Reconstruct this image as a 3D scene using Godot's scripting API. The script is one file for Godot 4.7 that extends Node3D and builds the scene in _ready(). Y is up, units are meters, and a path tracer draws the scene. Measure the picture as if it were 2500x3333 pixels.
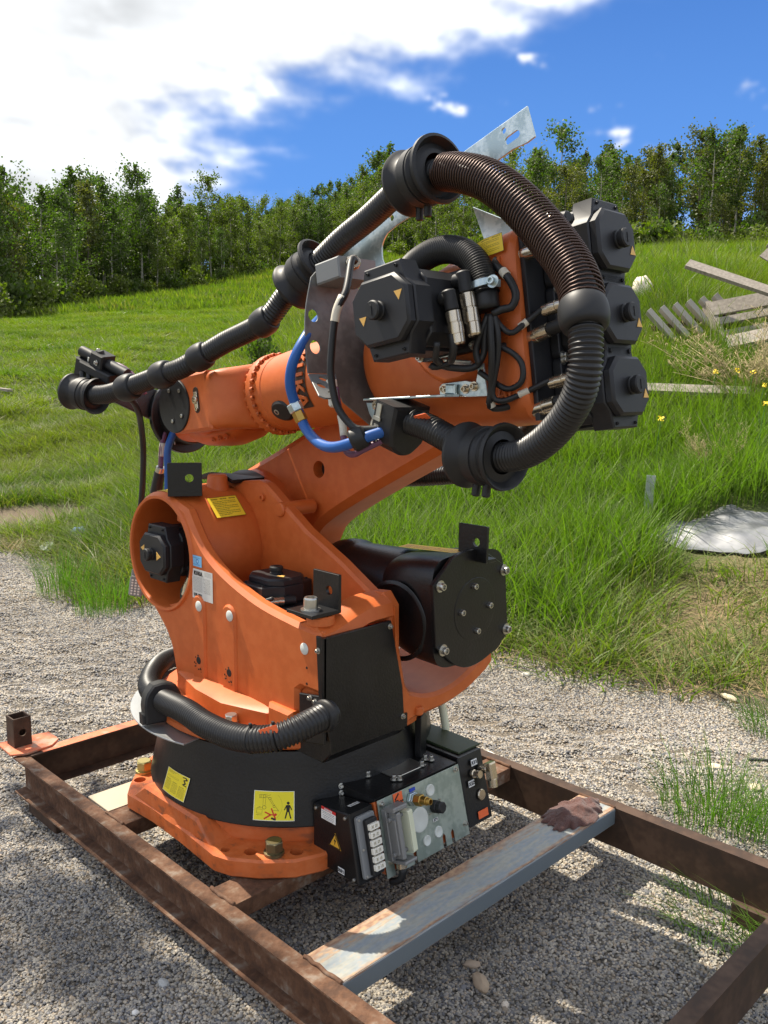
extends Node3D
# An orange industrial robot bolted on a rusty channel frame, on gravel below a grassy hill with aspens.

const PHI := 0.78714
const CAM := Vector3(-2.02, 1.455, -1.651)
const YF := 0.185
var M := {}
var used := {}
var rng := RandomNumberGenerator.new()
var nz := FastNoiseLite.new()
var nz2 := FastNoiseLite.new()
var HD := Vector3(cos(PHI), 0, sin(PHI))
var RT := Vector3(-sin(PHI), 0, cos(PHI))

# ------------------------------------------------------------------ naming
func numbered(n: String) -> String:
	if not used.has(n):
		used[n] = 0
		return n
	used[n] += 1
	return "%s_%03d" % [n, used[n]]

func tag(o: Node, label: String, category: String, group := "") -> Node:
	o.set_meta("label", label)
	o.set_meta("category", category)
	if group != "":
		o.set_meta("group", group)
	return o

func thing(n: String, label: String, category: String, at := Vector3.ZERO, group := "") -> Node3D:
	var o := Node3D.new()
	o.name = numbered(n)
	add_child(o)
	o.position = at
	tag(o, label, category, group)
	return o

func structure(o: Node) -> Node:
	o.set_meta("kind", "structure")
	return o

# ------------------------------------------------------------------ triangle soup
func tri(T: PackedVector3Array, a: Vector3, b: Vector3, c: Vector3) -> void:
	T.push_back(a); T.push_back(b); T.push_back(c)

func quad(T: PackedVector3Array, a: Vector3, b: Vector3, c: Vector3, d: Vector3) -> void:
	T.push_back(a); T.push_back(b); T.push_back(c)
	T.push_back(a); T.push_back(c); T.push_back(d)

func moved(T: PackedVector3Array, xf: Transform3D) -> PackedVector3Array:
	return xf * T

func crease_mesh(T: PackedVector3Array, deg := 38.0) -> ArrayMesh:
	var nt := T.size() / 3
	var fn := PackedVector3Array(); fn.resize(nt)
	var at := {}
	var keys := PackedInt64Array(); keys.resize(T.size())
	for i in nt:
		var a := T[i * 3]; var b := T[i * 3 + 1]; var c := T[i * 3 + 2]
		fn[i] = (c - a).cross(b - a)
		for k in 3:
			var p := T[i * 3 + k]
			var key := (int(round(p.x * 5000.0)) & 0x1fffff) | ((int(round(p.y * 5000.0)) & 0x1fffff) << 21) | ((int(round(p.z * 5000.0)) & 0x1fffff) << 42)
			keys[i * 3 + k] = key
			if at.has(key):
				at[key].push_back(i)
			else:
				at[key] = PackedInt32Array([i])
	var co := cos(deg_to_rad(deg))
	var N := PackedVector3Array(); N.resize(T.size())
	var un := PackedVector3Array(); un.resize(nt)
	for i in nt:
		un[i] = fn[i].normalized()
	for i in T.size():
		var f := i / 3
		var s := Vector3.ZERO
		for g in at[keys[i]]:
			if un[g].dot(un[f]) > co:
				s += fn[g]
		N[i] = s.normalized() if s.length_squared() > 1e-24 else Vector3.UP
	var arr := []
	arr.resize(Mesh.ARRAY_MAX)
	arr[Mesh.ARRAY_VERTEX] = T
	arr[Mesh.ARRAY_NORMAL] = N
	var m := ArrayMesh.new()
	m.add_surface_from_arrays(Mesh.PRIMITIVE_TRIANGLES, arr)
	return m

func put(n: String, mesh: Mesh, mat: Material, parent: Node = null) -> MeshInstance3D:
	var o := MeshInstance3D.new()
	o.mesh = mesh
	if mat:
		o.material_override = mat
	if parent == null:
		o.name = numbered(n)
		add_child(o)
	else:
		o.name = n
		parent.add_child(o, true)
	return o

func obj(n: String, T: PackedVector3Array, mat: Material, parent: Node = null, deg := 38.0) -> MeshInstance3D:
	return put(n, crease_mesh(T, deg), mat, parent)

# ------------------------------------------------------------------ shapes
func frame(o: Vector3, z: Vector3, up := Vector3.UP) -> Transform3D:
	z = z.normalized()
	if absf(z.dot(up)) > 0.98:
		up = Vector3.RIGHT
	var x := up.cross(z).normalized()
	return Transform3D(Basis(x, z.cross(x), z), o)

func inset(P: PackedVector2Array, d: float) -> PackedVector2Array:
	var n := P.size()
	var ar := 0.0
	for i in n:
		var p := P[i]; var q := P[(i + 1) % n]
		ar += p.x * q.y - q.x * p.y
	var sg := 1.0 if ar > 0.0 else -1.0
	var R := PackedVector2Array()
	for i in n:
		var a := P[(i + n - 1) % n]; var b := P[i]; var c := P[(i + 1) % n]
		var e1 := (b - a).normalized(); var e2 := (c - b).normalized()
		var n1 := Vector2(-e1.y, e1.x) * sg; var n2 := Vector2(-e2.y, e2.x) * sg
		var m := (n1 + n2)
		var k := 1.0 + n1.dot(n2)
		R.push_back(b + (m / maxf(k, 0.35)) * d)
	return R

func ext(T: PackedVector3Array, P: PackedVector2Array, xf: Transform3D, depth: float, bev := 0.0, holes := []) -> void:
	# polygon in the local XY plane swept along local +Z, edges chamfered, holes cut through
	var dd := PackedVector2Array()
	for i in P.size():
		if P[i].distance_to(P[(i + 1) % P.size()]) > 1e-5:
			dd.push_back(P[i])
	P = dd
	var full: PackedVector2Array = P
	var zs := [0.0, depth]
	var rings := []
	if bev > 0.0:
		var I := inset(P, bev)
		rings = [[I, 0.0], [P, bev], [P, depth - bev], [I, depth]]
		full = I
	else:
		rings = [[P, 0.0], [P, depth]]
	for r in rings.size() - 1:
		var A: PackedVector2Array = rings[r][0]; var B: PackedVector2Array = rings[r + 1][0]
		var za: float = rings[r][1]; var zb: float = rings[r + 1][1]
		for i in P.size():
			var j := (i + 1) % P.size()
			quad(T, xf * Vector3(A[i].x, A[i].y, za), xf * Vector3(B[i].x, B[i].y, zb), xf * Vector3(B[j].x, B[j].y, zb), xf * Vector3(A[j].x, A[j].y, za))
	var cap: PackedVector2Array = full
	for hh in holes:
		var h: PackedVector2Array = hh
		for i in h.size():
			var j := (i + 1) % h.size()
			quad(T, xf * Vector3(h[i].x, h[i].y, 0), xf * Vector3(h[i].x, h[i].y, depth), xf * Vector3(h[j].x, h[j].y, depth), xf * Vector3(h[j].x, h[j].y, 0))
		cap = keyhole(cap, h)
	var ix := Geometry2D.triangulate_polygon(cap)
	if ix.is_empty():
		print("triangulation failed ", cap.size(), " ", P[0])
	for k in range(0, ix.size(), 3):
		var a := cap[ix[k]]; var b := cap[ix[k + 1]]; var c := cap[ix[k + 2]]
		tri(T, xf * Vector3(a.x, a.y, depth), xf * Vector3(b.x, b.y, depth), xf * Vector3(c.x, c.y, depth))
		tri(T, xf * Vector3(a.x, a.y, 0), xf * Vector3(c.x, c.y, 0), xf * Vector3(b.x, b.y, 0))

func keyhole(P: PackedVector2Array, h: PackedVector2Array) -> PackedVector2Array:
	# joins a hole to the outline by a hairline slit
	var bp := 0; var bh := 0; var bd := 1e9
	for i in P.size():
		var twin := false
		for k in P.size():
			if k != i and P[i].distance_squared_to(P[k]) < 1e-8:
				twin = true
		if twin:
			continue
		for j in h.size():
			var d := P[i].distance_squared_to(h[j])
			if d < bd:
				bd = d; bp = i; bh = j
	var aP := 0.0; var ah := 0.0
	for i in P.size():
		aP += P[i].cross(P[(i + 1) % P.size()])
	for i in h.size():
		ah += h[i].cross(h[(i + 1) % h.size()])
	var step := -1 if (aP > 0) == (ah > 0) else 1
	var n := h.size()
	var R := PackedVector2Array()
	for i in bp + 1:
		R.push_back(P[i])
	for k in n:
		R.push_back(h[posmod(bh + step * k, n)])
	R.push_back(h[bh].move_toward(h[posmod(bh - step, n)], 3e-5))
	R.push_back(P[bp].move_toward(P[(bp + 1) % P.size()], 3e-5))
	for i in range(bp + 1, P.size()):
		R.push_back(P[i])
	return R

func circ(c: Vector2, r: float, n := 20, ry := 0.0) -> PackedVector2Array:
	var P := PackedVector2Array()
	for i in n:
		var t := TAU * i / n
		P.push_back(c + Vector2(cos(t) * r, sin(t) * (ry if ry > 0.0 else r)))
	return P

func rect(x0: float, y0: float, x1: float, y1: float) -> PackedVector2Array:
	return PackedVector2Array([Vector2(x0, y0), Vector2(x1, y0), Vector2(x1, y1), Vector2(x0, y1)])

func rrect(x0: float, y0: float, x1: float, y1: float, r: float, n := 4) -> PackedVector2Array:
	var P := PackedVector2Array()
	var cs := [Vector2(x1 - r, y1 - r), Vector2(x0 + r, y1 - r), Vector2(x0 + r, y0 + r), Vector2(x1 - r, y0 + r)]
	for k in 4:
		for i in n + 1:
			var t := PI * 0.5 * (k + float(i) / n)
			P.push_back(cs[k] + Vector2(cos(t), sin(t)) * r)
	return P

func smooth2(P: Array, n := 6, closed := false) -> PackedVector2Array:
	# Catmull-Rom through 2D points
	var R := PackedVector2Array()
	var m := P.size()
	var segs := m if closed else m - 1
	for i in segs:
		var p0: Vector2 = P[posmod(i - 1, m)] if closed or i > 0 else P[0]
		var p1: Vector2 = P[i]
		var p2: Vector2 = P[(i + 1) % m]
		var p3: Vector2 = P[(i + 2) % m] if closed or i + 2 < m else P[m - 1]
		for k in n:
			R.push_back(p1.cubic_interpolate(p2, p0, p3, float(k) / n))
	if not closed:
		R.push_back(P[m - 1])
	return R

func box(T: PackedVector3Array, c: Vector3, s: Vector3, bev := 0.002, bs := Basis()) -> void:
	var xf := Transform3D(bs, c) * Transform3D(Basis(), Vector3(0, 0, -s.z * 0.5))
	ext(T, rect(-s.x * 0.5, -s.y * 0.5, s.x * 0.5, s.y * 0.5), xf, s.z, minf(bev, minf(s.x, minf(s.y, s.z)) * 0.3))

func lathe(T: PackedVector3Array, prof: Array, xf: Transform3D, n := 28) -> void:
	# profile of Vector2(radius, height) about local Z
	for k in prof.size() - 1:
		var a: Vector2 = prof[k]; var b: Vector2 = prof[k + 1]
		for i in n:
			var t0 := TAU * i / n; var t1 := TAU * (i + 1) / n
			var A := xf * Vector3(cos(t0) * a.x, sin(t0) * a.x, a.y)
			var B := xf * Vector3(cos(t0) * b.x, sin(t0) * b.x, b.y)
			var C := xf * Vector3(cos(t1) * b.x, sin(t1) * b.x, b.y)
			var D := xf * Vector3(cos(t1) * a.x, sin(t1) * a.x, a.y)
			if a.x < 1e-6:
				tri(T, A, B, C)
			elif b.x < 1e-6:
				tri(T, A, B, D)
			else:
				quad(T, A, B, C, D)

func cyl(T: PackedVector3Array, a: Vector3, b: Vector3, r: float, bev := 0.0015, n := 20, r2 := -1.0) -> void:
	var h := a.distance_to(b)
	if r2 < 0.0:
		r2 = r
	bev = minf(bev, minf(r, h) * 0.3)
	lathe(T, [Vector2(0, 0), Vector2(r - bev, 0), Vector2(r, bev), Vector2(r2, h - bev), Vector2(r2 - bev, h), Vector2(0, h)], frame(a, b - a), n)

func loft(T: PackedVector3Array, rings: Array, cap0 := true, cap1 := true) -> void:
	for k in rings.size() - 1:
		var A: PackedVector3Array = rings[k]; var B: PackedVector3Array = rings[k + 1]
		var n := A.size()
		for i in n:
			var j := (i + 1) % n
			quad(T, A[i], B[i], B[j], A[j])
	for e in 2:
		if (e == 0 and cap0) or (e == 1 and cap1):
			var R: PackedVector3Array = rings[0] if e == 0 else rings[rings.size() - 1]
			var c := Vector3.ZERO
			for p in R:
				c += p
			c /= R.size()
			for i in R.size():
				var j := (i + 1) % R.size()
				if e == 0:
					tri(T, c, R[i], R[j])
				else:
					tri(T, c, R[j], R[i])

func sring(c: Vector3, ux: Vector3, uy: Vector3, rx: float, ry: float, e := 2.0, n := 40) -> PackedVector3Array:
	var R := PackedVector3Array()
	for i in n:
		var t := TAU * (i + 0.5) / n
		var x := cos(t); var y := sin(t)
		R.push_back(c + ux * (signf(x) * pow(absf(x), 2.0 / e) * rx) + uy * (signf(y) * pow(absf(y), 2.0 / e) * ry))
	return R

func spline(P: Array, step: float) -> PackedVector3Array:
	var c := PackedVector3Array()
	var m := P.size()
	for i in m - 1:
		var p0: Vector3 = P[maxi(i - 1, 0)]; var p1: Vector3 = P[i]; var p2: Vector3 = P[i + 1]; var p3: Vector3 = P[mini(i + 2, m - 1)]
		for k in 24:
			c.push_back(p1.cubic_interpolate(p2, p0, p3, k / 24.0))
	c.push_back(P[m - 1])
	var R := PackedVector3Array([c[0]])
	var acc := 0.0
	for i in range(1, c.size()):
		var d := c[i].distance_to(c[i - 1])
		var t := step - acc
		while t <= d:
			R.push_back(c[i - 1].lerp(c[i], t / d))
			t += step
		acc = d - (t - step)
	R.push_back(c[c.size() - 1])
	return R

func tube_mesh(C: PackedVector3Array, radii: PackedFloat32Array, n := 14, caps := true) -> ArrayMesh:
	# smooth indexed tube along C
	var st := SurfaceTool.new()
	st.begin(Mesh.PRIMITIVE_TRIANGLES)
	st.set_smooth_group(0)
	var x := Vector3.ZERO
	var m := C.size()
	for i in m:
		var t := (C[mini(i + 1, m - 1)] - C[maxi(i - 1, 0)]).normalized()
		if x == Vector3.ZERO:
			x = t.cross(Vector3.UP if absf(t.y) < 0.9 else Vector3.RIGHT).normalized()
		x = (x - t * x.dot(t)).normalized()
		var y := t.cross(x)
		for k in n:
			var a := TAU * k / n
			st.add_vertex(C[i] + (x * cos(a) + y * sin(a)) * radii[i])
	for i in m - 1:
		for k in n:
			var j := (k + 1) % n
			var a := i * n + k; var b := i * n + j; var c := (i + 1) * n + j; var d := (i + 1) * n + k
			st.add_index(a); st.add_index(b); st.add_index(c)
			st.add_index(a); st.add_index(c); st.add_index(d)
	if caps:
		st.add_vertex(C[0]); st.add_vertex(C[m - 1])
		for k in n:
			var j := (k + 1) % n
			st.add_index(m * n); st.add_index(j); st.add_index(k)
			st.add_index(m * n + 1); st.add_index((m - 1) * n + k); st.add_index((m - 1) * n + j)
	st.generate_normals()
	return st.commit()

func cable(n: String, P: Array, r: float, mat: Material, parent: Node, seg := 10) -> MeshInstance3D:
	var C := spline(P, maxf(r * 1.2, 0.006))
	var R := PackedFloat32Array(); R.resize(C.size()); R.fill(r)
	return put(n, tube_mesh(C, R, seg), mat, parent)

func conduit(n: String, P: Array, r: float, pitch: float, mat: Material, parent: Node, seg := 22) -> MeshInstance3D:
	var C := spline(P, pitch / 4.0)
	var R := PackedFloat32Array(); R.resize(C.size())
	for i in C.size():
		R[i] = r if (i % 4) < 2 else r - 0.0037
	return put(n, tube_mesh(C, R, seg), mat, parent)

func bolt(T: PackedVector3Array, p: Vector3, d: Vector3, r := 0.006, h := 0.009, washer := true) -> void:
	# socket head screw, optional washer
	var xf := frame(p, d)
	var z0 := 0.0
	if washer:
		lathe(T, [Vector2(r * 1.55, 0), Vector2(r * 1.55, r * 0.25), Vector2(r, r * 0.25)], xf, 14)
		z0 = r * 0.25
	lathe(T, [Vector2(r, z0), Vector2(r, z0 + h * 0.85), Vector2(r * 0.85, z0 + h), Vector2(r * 0.58, z0 + h), Vector2(r * 0.55, z0 + h * 0.45), Vector2(0, z0 + h * 0.4)], xf, 14)

func hexbolt(T: PackedVector3Array, p: Vector3, d: Vector3, r: float, h: float) -> void:
	var xf := frame(p, d)
	lathe(T, [Vector2(r * 1.25, 0), Vector2(r * 1.25, h * 0.22), Vector2(r, h * 0.24), Vector2(r, h * 0.34)], xf, 20)
	ext(T, circ(Vector2.ZERO, r * 1.12, 6), xf * Transform3D(Basis(), Vector3(0, 0, h * 0.3)), h * 0.7, r * 0.08)
	lathe(T, [Vector2(r * 0.98, h), Vector2(r * 0.9, h * 1.06), Vector2(0, h * 1.06)], xf, 20)

func text(n: String, s: String, xf: Transform3D, height: float, mat: Material, parent: Node, depth := 0.0006, font := "Droid Sans", bold := true) -> MeshInstance3D:
	var t := TextMesh.new()
	var f := SystemFont.new()
	f.font_names = PackedStringArray([font])
	if bold:
		f.font_weight = 700
	t.font = f
	t.text = s
	t.font_size = 48
	t.pixel_size = height / 48.0 * 1.35
	t.depth = depth
	t.curve_step = 4.0
	var o := put(n, t, mat, parent)
	o.transform = xf
	return o

func face(o: Vector3, right: Vector3, up: Vector3) -> Transform3D:
	right = right.normalized()
	up = (up - right * up.dot(right)).normalized()
	return Transform3D(Basis(right, up, right.cross(up)), o)

# ------------------------------------------------------------------ materials
func srgb(r: int, g: int, b: int) -> Color:
	return Color(r / 255.0, g / 255.0, b / 255.0)

func mat(c: Color, rough := 0.6, metal := 0.0) -> StandardMaterial3D:
	var m := StandardMaterial3D.new()
	m.albedo_color = c
	m.roughness = rough
	m.metallic = metal
	return m

func noise_img(size: int, freq: float, oct: int, sd: int, type := FastNoiseLite.TYPE_SIMPLEX_SMOOTH) -> Image:
	var f := FastNoiseLite.new()
	f.seed = sd
	f.noise_type = type
	f.frequency = freq
	f.fractal_type = FastNoiseLite.FRACTAL_FBM
	f.fractal_octaves = oct
	return f.get_seamless_image(size, size)

func ramp_tex(img: Image, stops: Array, img2: Image = null, mix2 := 0.0) -> ImageTexture:
	# stops: [pos, Color] pairs; img2 shifts the position
	var g := Gradient.new()
	var off := PackedFloat32Array(); var cols := PackedColorArray()
	for s in stops:
		off.push_back(s[0]); cols.push_back(s[1])
	g.offsets = off; g.colors = cols
	var out := Image.create(img.get_width(), img.get_height(), true, Image.FORMAT_RGB8)
	for y in img.get_height():
		for x in img.get_width():
			var v := img.get_pixel(x, y).r
			if img2:
				v += (img2.get_pixel(x, y).r - 0.5) * mix2
			out.set_pixel(x, y, g.sample(clampf(v, 0, 1)))
	out.generate_mipmaps()
	return ImageTexture.create_from_image(out)

func normal_tex(img: Image, k: float) -> ImageTexture:
	var b: Image = img.duplicate()
	b.convert(Image.FORMAT_RGB8)
	b.bump_map_to_normal_map(k)
	b.generate_mipmaps()
	return ImageTexture.create_from_image(b)

func tri_uv(m: StandardMaterial3D, s: float) -> StandardMaterial3D:
	m.uv1_triplanar = true
	m.uv1_world_triplanar = true
	m.uv1_scale = Vector3(s, s, s)
	return m

func make_materials() -> void:
	var fine := noise_img(256, 0.05, 4, 3)
	var coarse := noise_img(256, 0.012, 4, 5)
	var grit := noise_img(256, 0.12, 2, 8)
	var orange := mat(Color(1, 1, 1), 0.5)
	orange.albedo_texture = ramp_tex(coarse, [[0.2, srgb(193, 95, 38)], [0.5, srgb(198, 98, 41)], [0.8, srgb(201, 103, 46)]], grit, 0.1)
	orange.normal_enabled = true
	orange.normal_texture = normal_tex(grit, 3.0)
	orange.normal_scale = 0.07
	M.orange = tri_uv(orange, 6.0)
	var worn := mat(Color(1, 1, 1), 0.5)
	worn.albedo_texture = ramp_tex(coarse, [[0.12, srgb(150, 82, 48)], [0.3, srgb(188, 94, 42)], [0.5, srgb(197, 98, 43)], [0.75, srgb(200, 106, 55)]], fine, 0.35)
	worn.normal_enabled = true
	worn.normal_texture = normal_tex(grit, 3.0)
	worn.normal_scale = 0.1
	M.orange_worn = tri_uv(worn, 5.0)
	var black := mat(Color(1, 1, 1), 0.55)
	black.albedo_texture = ramp_tex(fine, [[0.2, srgb(20, 20, 21)], [0.8, srgb(30, 30, 31)]])
	M.black = tri_uv(black, 4.0)
	var satin := mat(Color(1, 1, 1), 0.36)
	satin.albedo_texture = ramp_tex(coarse, [[0.2, srgb(13, 13, 14)], [0.8, srgb(21, 21, 22)]], fine, 0.3)
	satin.normal_enabled = true
	satin.normal_texture = normal_tex(grit, 2.0)
	satin.normal_scale = 0.12
	M.satin = tri_uv(satin, 3.0)
	M.rubber = mat(srgb(24, 24, 25), 0.52)
	M.hose = mat(srgb(27, 27, 28), 0.42)
	M.cable = mat(srgb(27, 27, 28), 0.5)
	M.motor = mat(srgb(27, 27, 30), 0.5)
	M.steel = mat(srgb(196, 194, 186), 0.3, 0.95)
	M.bright_sheet = mat(srgb(176, 178, 178), 0.45, 0.7)
	M.nickel = mat(srgb(205, 192, 170), 0.24, 0.95)
	var zinc := mat(Color(1, 1, 1), 0.34, 0.85)
	zinc.albedo_texture = ramp_tex(coarse, [[0.3, srgb(170, 186, 188)], [0.7, srgb(205, 216, 216)]], fine, 0.6)
	M.zinc = tri_uv(zinc, 5.0)
	var galv := mat(Color(1, 1, 1), 0.42, 0.7)
	galv.albedo_texture = ramp_tex(coarse, [[0.3, srgb(146, 158, 148)], [0.7, srgb(176, 186, 176)]], fine, 0.5)
	M.galv = tri_uv(galv, 4.0)
	var dark_plate := mat(Color(1, 1, 1), 0.5, 0.45)
	dark_plate.albedo_texture = ramp_tex(coarse, [[0.3, srgb(104, 105, 104)], [0.7, srgb(126, 127, 126)]], fine, 0.5)
	M.dark_plate = tri_uv(dark_plate, 3.0)
	M.brass = mat(srgb(181, 146, 74), 0.35, 0.9)
	M.gold_zinc = mat(srgb(186, 170, 110), 0.35, 0.85)
	M.dull_bolt = mat(srgb(122, 112, 84), 0.4, 0.8)
	M.spring = mat(srgb(70, 52, 45), 0.4, 0.6)
	var rust := mat(Color(1, 1, 1), 0.85, 0.1)
	rust.albedo_texture = ramp_tex(coarse, [[0.15, srgb(78, 53, 37)], [0.45, srgb(98, 67, 46)], [0.62, srgb(104, 74, 54)], [0.8, srgb(116, 92, 74)], [0.95, srgb(128, 112, 98)]], fine, 0.4)
	rust.normal_enabled = true
	rust.normal_texture = normal_tex(fine, 4.0)
	rust.normal_scale = 0.5
	M.rust = tri_uv(rust, 3.6)
	var rust_or := mat(Color(1, 1, 1), 0.7)
	rust_or.albedo_texture = ramp_tex(coarse, [[0.15, srgb(150, 96, 70)], [0.35, srgb(206, 120, 84)], [0.6, srgb(214, 112, 74)], [0.85, srgb(178, 140, 118)]], fine, 0.6)
	M.rust_orange = tri_uv(rust_or, 1.6)
	var scale := mat(Color(1, 1, 1), 0.72, 0.15)
	scale.albedo_texture = ramp_tex(coarse, [[0.2, srgb(58, 43, 33)], [0.5, srgb(70, 51, 38)], [0.8, srgb(82, 62, 48)]], fine, 0.5)
	M.rust_dark = tri_uv(scale, 2.4)
	var gp := mat(Color(1, 1, 1), 0.6, 0.1)
	gp.albedo_texture = ramp_tex(coarse, [[0.2, srgb(150, 108, 84)], [0.34, srgb(160, 142, 126)], [0.46, srgb(158, 160, 158)], [0.66, srgb(166, 172, 176)], [0.86, srgb(170, 152, 136)]], fine, 0.3)
	gp.normal_enabled = true
	gp.normal_texture = normal_tex(fine, 3.0)
	gp.normal_scale = 0.2
	M.grey_paint = tri_uv(gp, 1.0)
	gp.uv1_scale = Vector3(9.0, 9.0, 1.1)
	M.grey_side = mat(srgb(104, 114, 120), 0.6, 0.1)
	M.white_plastic = mat(srgb(226, 222, 208), 0.5)
	M.frosted = mat(srgb(205, 208, 200), 0.45)
	M.white = mat(srgb(228, 228, 224), 0.5)
	M.ink = mat(srgb(18, 18, 18), 0.6)
	M.red_ink = mat(srgb(200, 36, 30), 0.5)
	M.sticker_yellow = mat(srgb(228, 172, 52), 0.5)
	M.triangle = mat(srgb(226, 178, 92), 0.5)
	M.sticker_orange = mat(srgb(233, 104, 52), 0.5)
	M.sticker_blue = mat(srgb(110, 178, 218), 0.4)
	M.tape_blue = mat(srgb(34, 64, 170), 0.5)
	M.blue = mat(srgb(22, 84, 158), 0.4)
	M.purple = mat(srgb(104, 62, 88), 0.45)
	M.green_hose = mat(srgb(28, 64, 54), 0.5)
	M.sleeve = mat(srgb(206, 198, 180), 0.5)
	M.grey_plastic = mat(srgb(124, 126, 126), 0.5)
	M.grey_cast = mat(srgb(132, 132, 130), 0.45, 0.3)
	M.cream = mat(srgb(212, 214, 186), 0.5)
	M.olive = mat(srgb(52, 62, 40), 0.5)
	var wood := mat(Color(1, 1, 1), 0.85)
	wood.albedo_texture = ramp_tex(noise_img(256, 0.03, 4, 21), [[0.2, srgb(124, 116, 106)], [0.5, srgb(143, 135, 124)], [0.8, srgb(160, 151, 138)]], fine, 0.2)
	wood.uv1_scale = Vector3(1, 1, 1)
	M.wood = tri_uv(wood, 3.0)
	M.fresh_grey = mat(srgb(172, 166, 156), 0.85)
	var fresh := mat(Color(1, 1, 1), 0.8)
	fresh.albedo_texture = ramp_tex(noise_img(256, 0.03, 3, 22), [[0.2, srgb(206, 178, 132)], [0.8, srgb(238, 218, 178)]])
	M.fresh_wood = tri_uv(fresh, 3.0)
	M.bark_mid = mat(srgb(122, 116, 98), 0.9)
	M.bark = mat(srgb(150, 146, 130), 0.9)
	M.bark_dark = mat(srgb(98, 90, 76), 0.9)

# ------------------------------------------------------------------ label prints
func lines_img(w: int, h: int, bg: Color, fg: Color, rows: Array, sd: int) -> Image:
	# rows: [x, y, width, height, wordiness]; lines of small print
	var im := Image.create(w, h, false, Image.FORMAT_RGB8)
	im.fill(bg)
	var g := RandomNumberGenerator.new(); g.seed = sd
	for r in rows:
		var x: int = r[0]
		var e: int = r[0] + r[2]
		while x < e:
			var l := g.randi_range(3, 9) * int(r[3]) / 3
			l = mini(l, e - x)
			for c in range(0, l, 2):
				im.fill_rect(Rect2i(x + c, r[1] + g.randi_range(0, 1), 1, maxi(1, r[3] - g.randi_range(0, 1))), fg)
			x += l + 2
	return im

func pline(im: Image, a: Vector2, b: Vector2, w: float, c: Color) -> void:
	var n := int(a.distance_to(b)) + 1
	for i in n + 1:
		var p := a.lerp(b, float(i) / n)
		im.fill_rect(Rect2i(int(p.x - w * 0.5), int(p.y - w * 0.5), maxi(1, int(w)), maxi(1, int(w))), c)

func pdisc(im: Image, o: Vector2, r: float, c: Color) -> void:
	for y in range(int(o.y - r), int(o.y + r) + 1):
		for x in range(int(o.x - r), int(o.x + r) + 1):
			if Vector2(x, y).distance_to(o) <= r and x >= 0 and y >= 0 and x < im.get_width() and y < im.get_height():
				im.set_pixel(x, y, c)

func frame_img(im: Image, c: Color, w := 3) -> void:
	var W := im.get_width(); var H := im.get_height()
	im.fill_rect(Rect2i(0, 0, W, w), c); im.fill_rect(Rect2i(0, H - w, W, w), c)
	im.fill_rect(Rect2i(0, 0, w, H), c); im.fill_rect(Rect2i(W - w, 0, w, H), c)

func img_mat(im: Image, rough := 0.5) -> StandardMaterial3D:
	im.generate_mipmaps()
	var m := mat(Color.WHITE, rough)
	m.albedo_texture = ImageTexture.create_from_image(im)
	return m

func decal_quad(n: String, corners: Array, m: Material, parent: Node, lift := 0.0012) -> MeshInstance3D:
	# thin printed sheet; corners tl, tr, br, bl (a row of extra points bends it): Array of rows [top, bottom]
	var st := SurfaceTool.new()
	st.begin(Mesh.PRIMITIVE_TRIANGLES)
	var k := corners.size()
	for i in k:
		var u := float(i) / (k - 1)
		for e in 2:
			var p: Vector3 = corners[i][e]
			var t: Vector3 = corners[mini(i + 1, k - 1)][0] - corners[maxi(i - 1, 0)][0]
			var dn: Vector3 = corners[i][0] - corners[i][1]
			var nn := dn.cross(t).normalized()
			if nn.dot(CAM - p) < 0:
				nn = -nn
			st.set_normal(nn); st.set_uv(Vector2(u, e))
			st.add_vertex(p + nn * lift)
	for i in k - 1:
		var a := i * 2
		st.add_index(a); st.add_index(a + 2); st.add_index(a + 3)
		st.add_index(a); st.add_index(a + 3); st.add_index(a + 1)
	return put(n, st.commit(), m, parent)

func sheet(n: String, c: Vector3, right: Vector3, up: Vector3, w: float, h: float, m: Material, parent: Node) -> MeshInstance3D:
	right = right.normalized(); up = (up - right * up.dot(right)).normalized()
	var a := c - right * w * 0.5; var b := c + right * w * 0.5
	return decal_quad(n, [[a + up * h * 0.5, a - up * h * 0.5], [b + up * h * 0.5, b - up * h * 0.5]], m, parent)

func tri_sign(n: String, c: Vector3, right: Vector3, up: Vector3, s: float, parent: Node, bolt_mark := false) -> void:
	var xf := face(c, right, up)
	var T := PackedVector3Array()
	ext(T, PackedVector2Array([Vector2(-0.5, -0.433) * s, Vector2(0.5, -0.433) * s, Vector2(0, 0.433) * s]), xf, 0.0008)
	var o := obj(n, T, M.triangle if n == "warning_triangle" else M.sticker_yellow, parent)
	if bolt_mark:
		var B := PackedVector3Array()
		var w := s * 0.05
		var xb := xf * Transform3D(Basis(), Vector3(0, 0, 0.001))
		for sg in [[Vector2(-0.5, -0.433), Vector2(0.5, -0.433)], [Vector2(0.5, -0.433), Vector2(0, 0.433)], [Vector2(0, 0.433), Vector2(-0.5, -0.433)]]:
			var p: Vector2 = sg[0] * s * 0.9; var q: Vector2 = sg[1] * s * 0.9
			var d := (q - p).normalized().orthogonal() * w * 0.5
			ext(B, PackedVector2Array([p - d, q - d, q + d, p + d]), xb, 0.0006)
		ext(B, PackedVector2Array([Vector2(0.05, 0.2) * s, Vector2(-0.08, -0.06) * s, Vector2(0.0, -0.05) * s, Vector2(-0.04, -0.3) * s, Vector2(0.09, 0.02) * s, Vector2(0.01, 0.01) * s]), xb, 0.0006)
		obj("warning_mark", B, M.ink, o)

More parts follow.
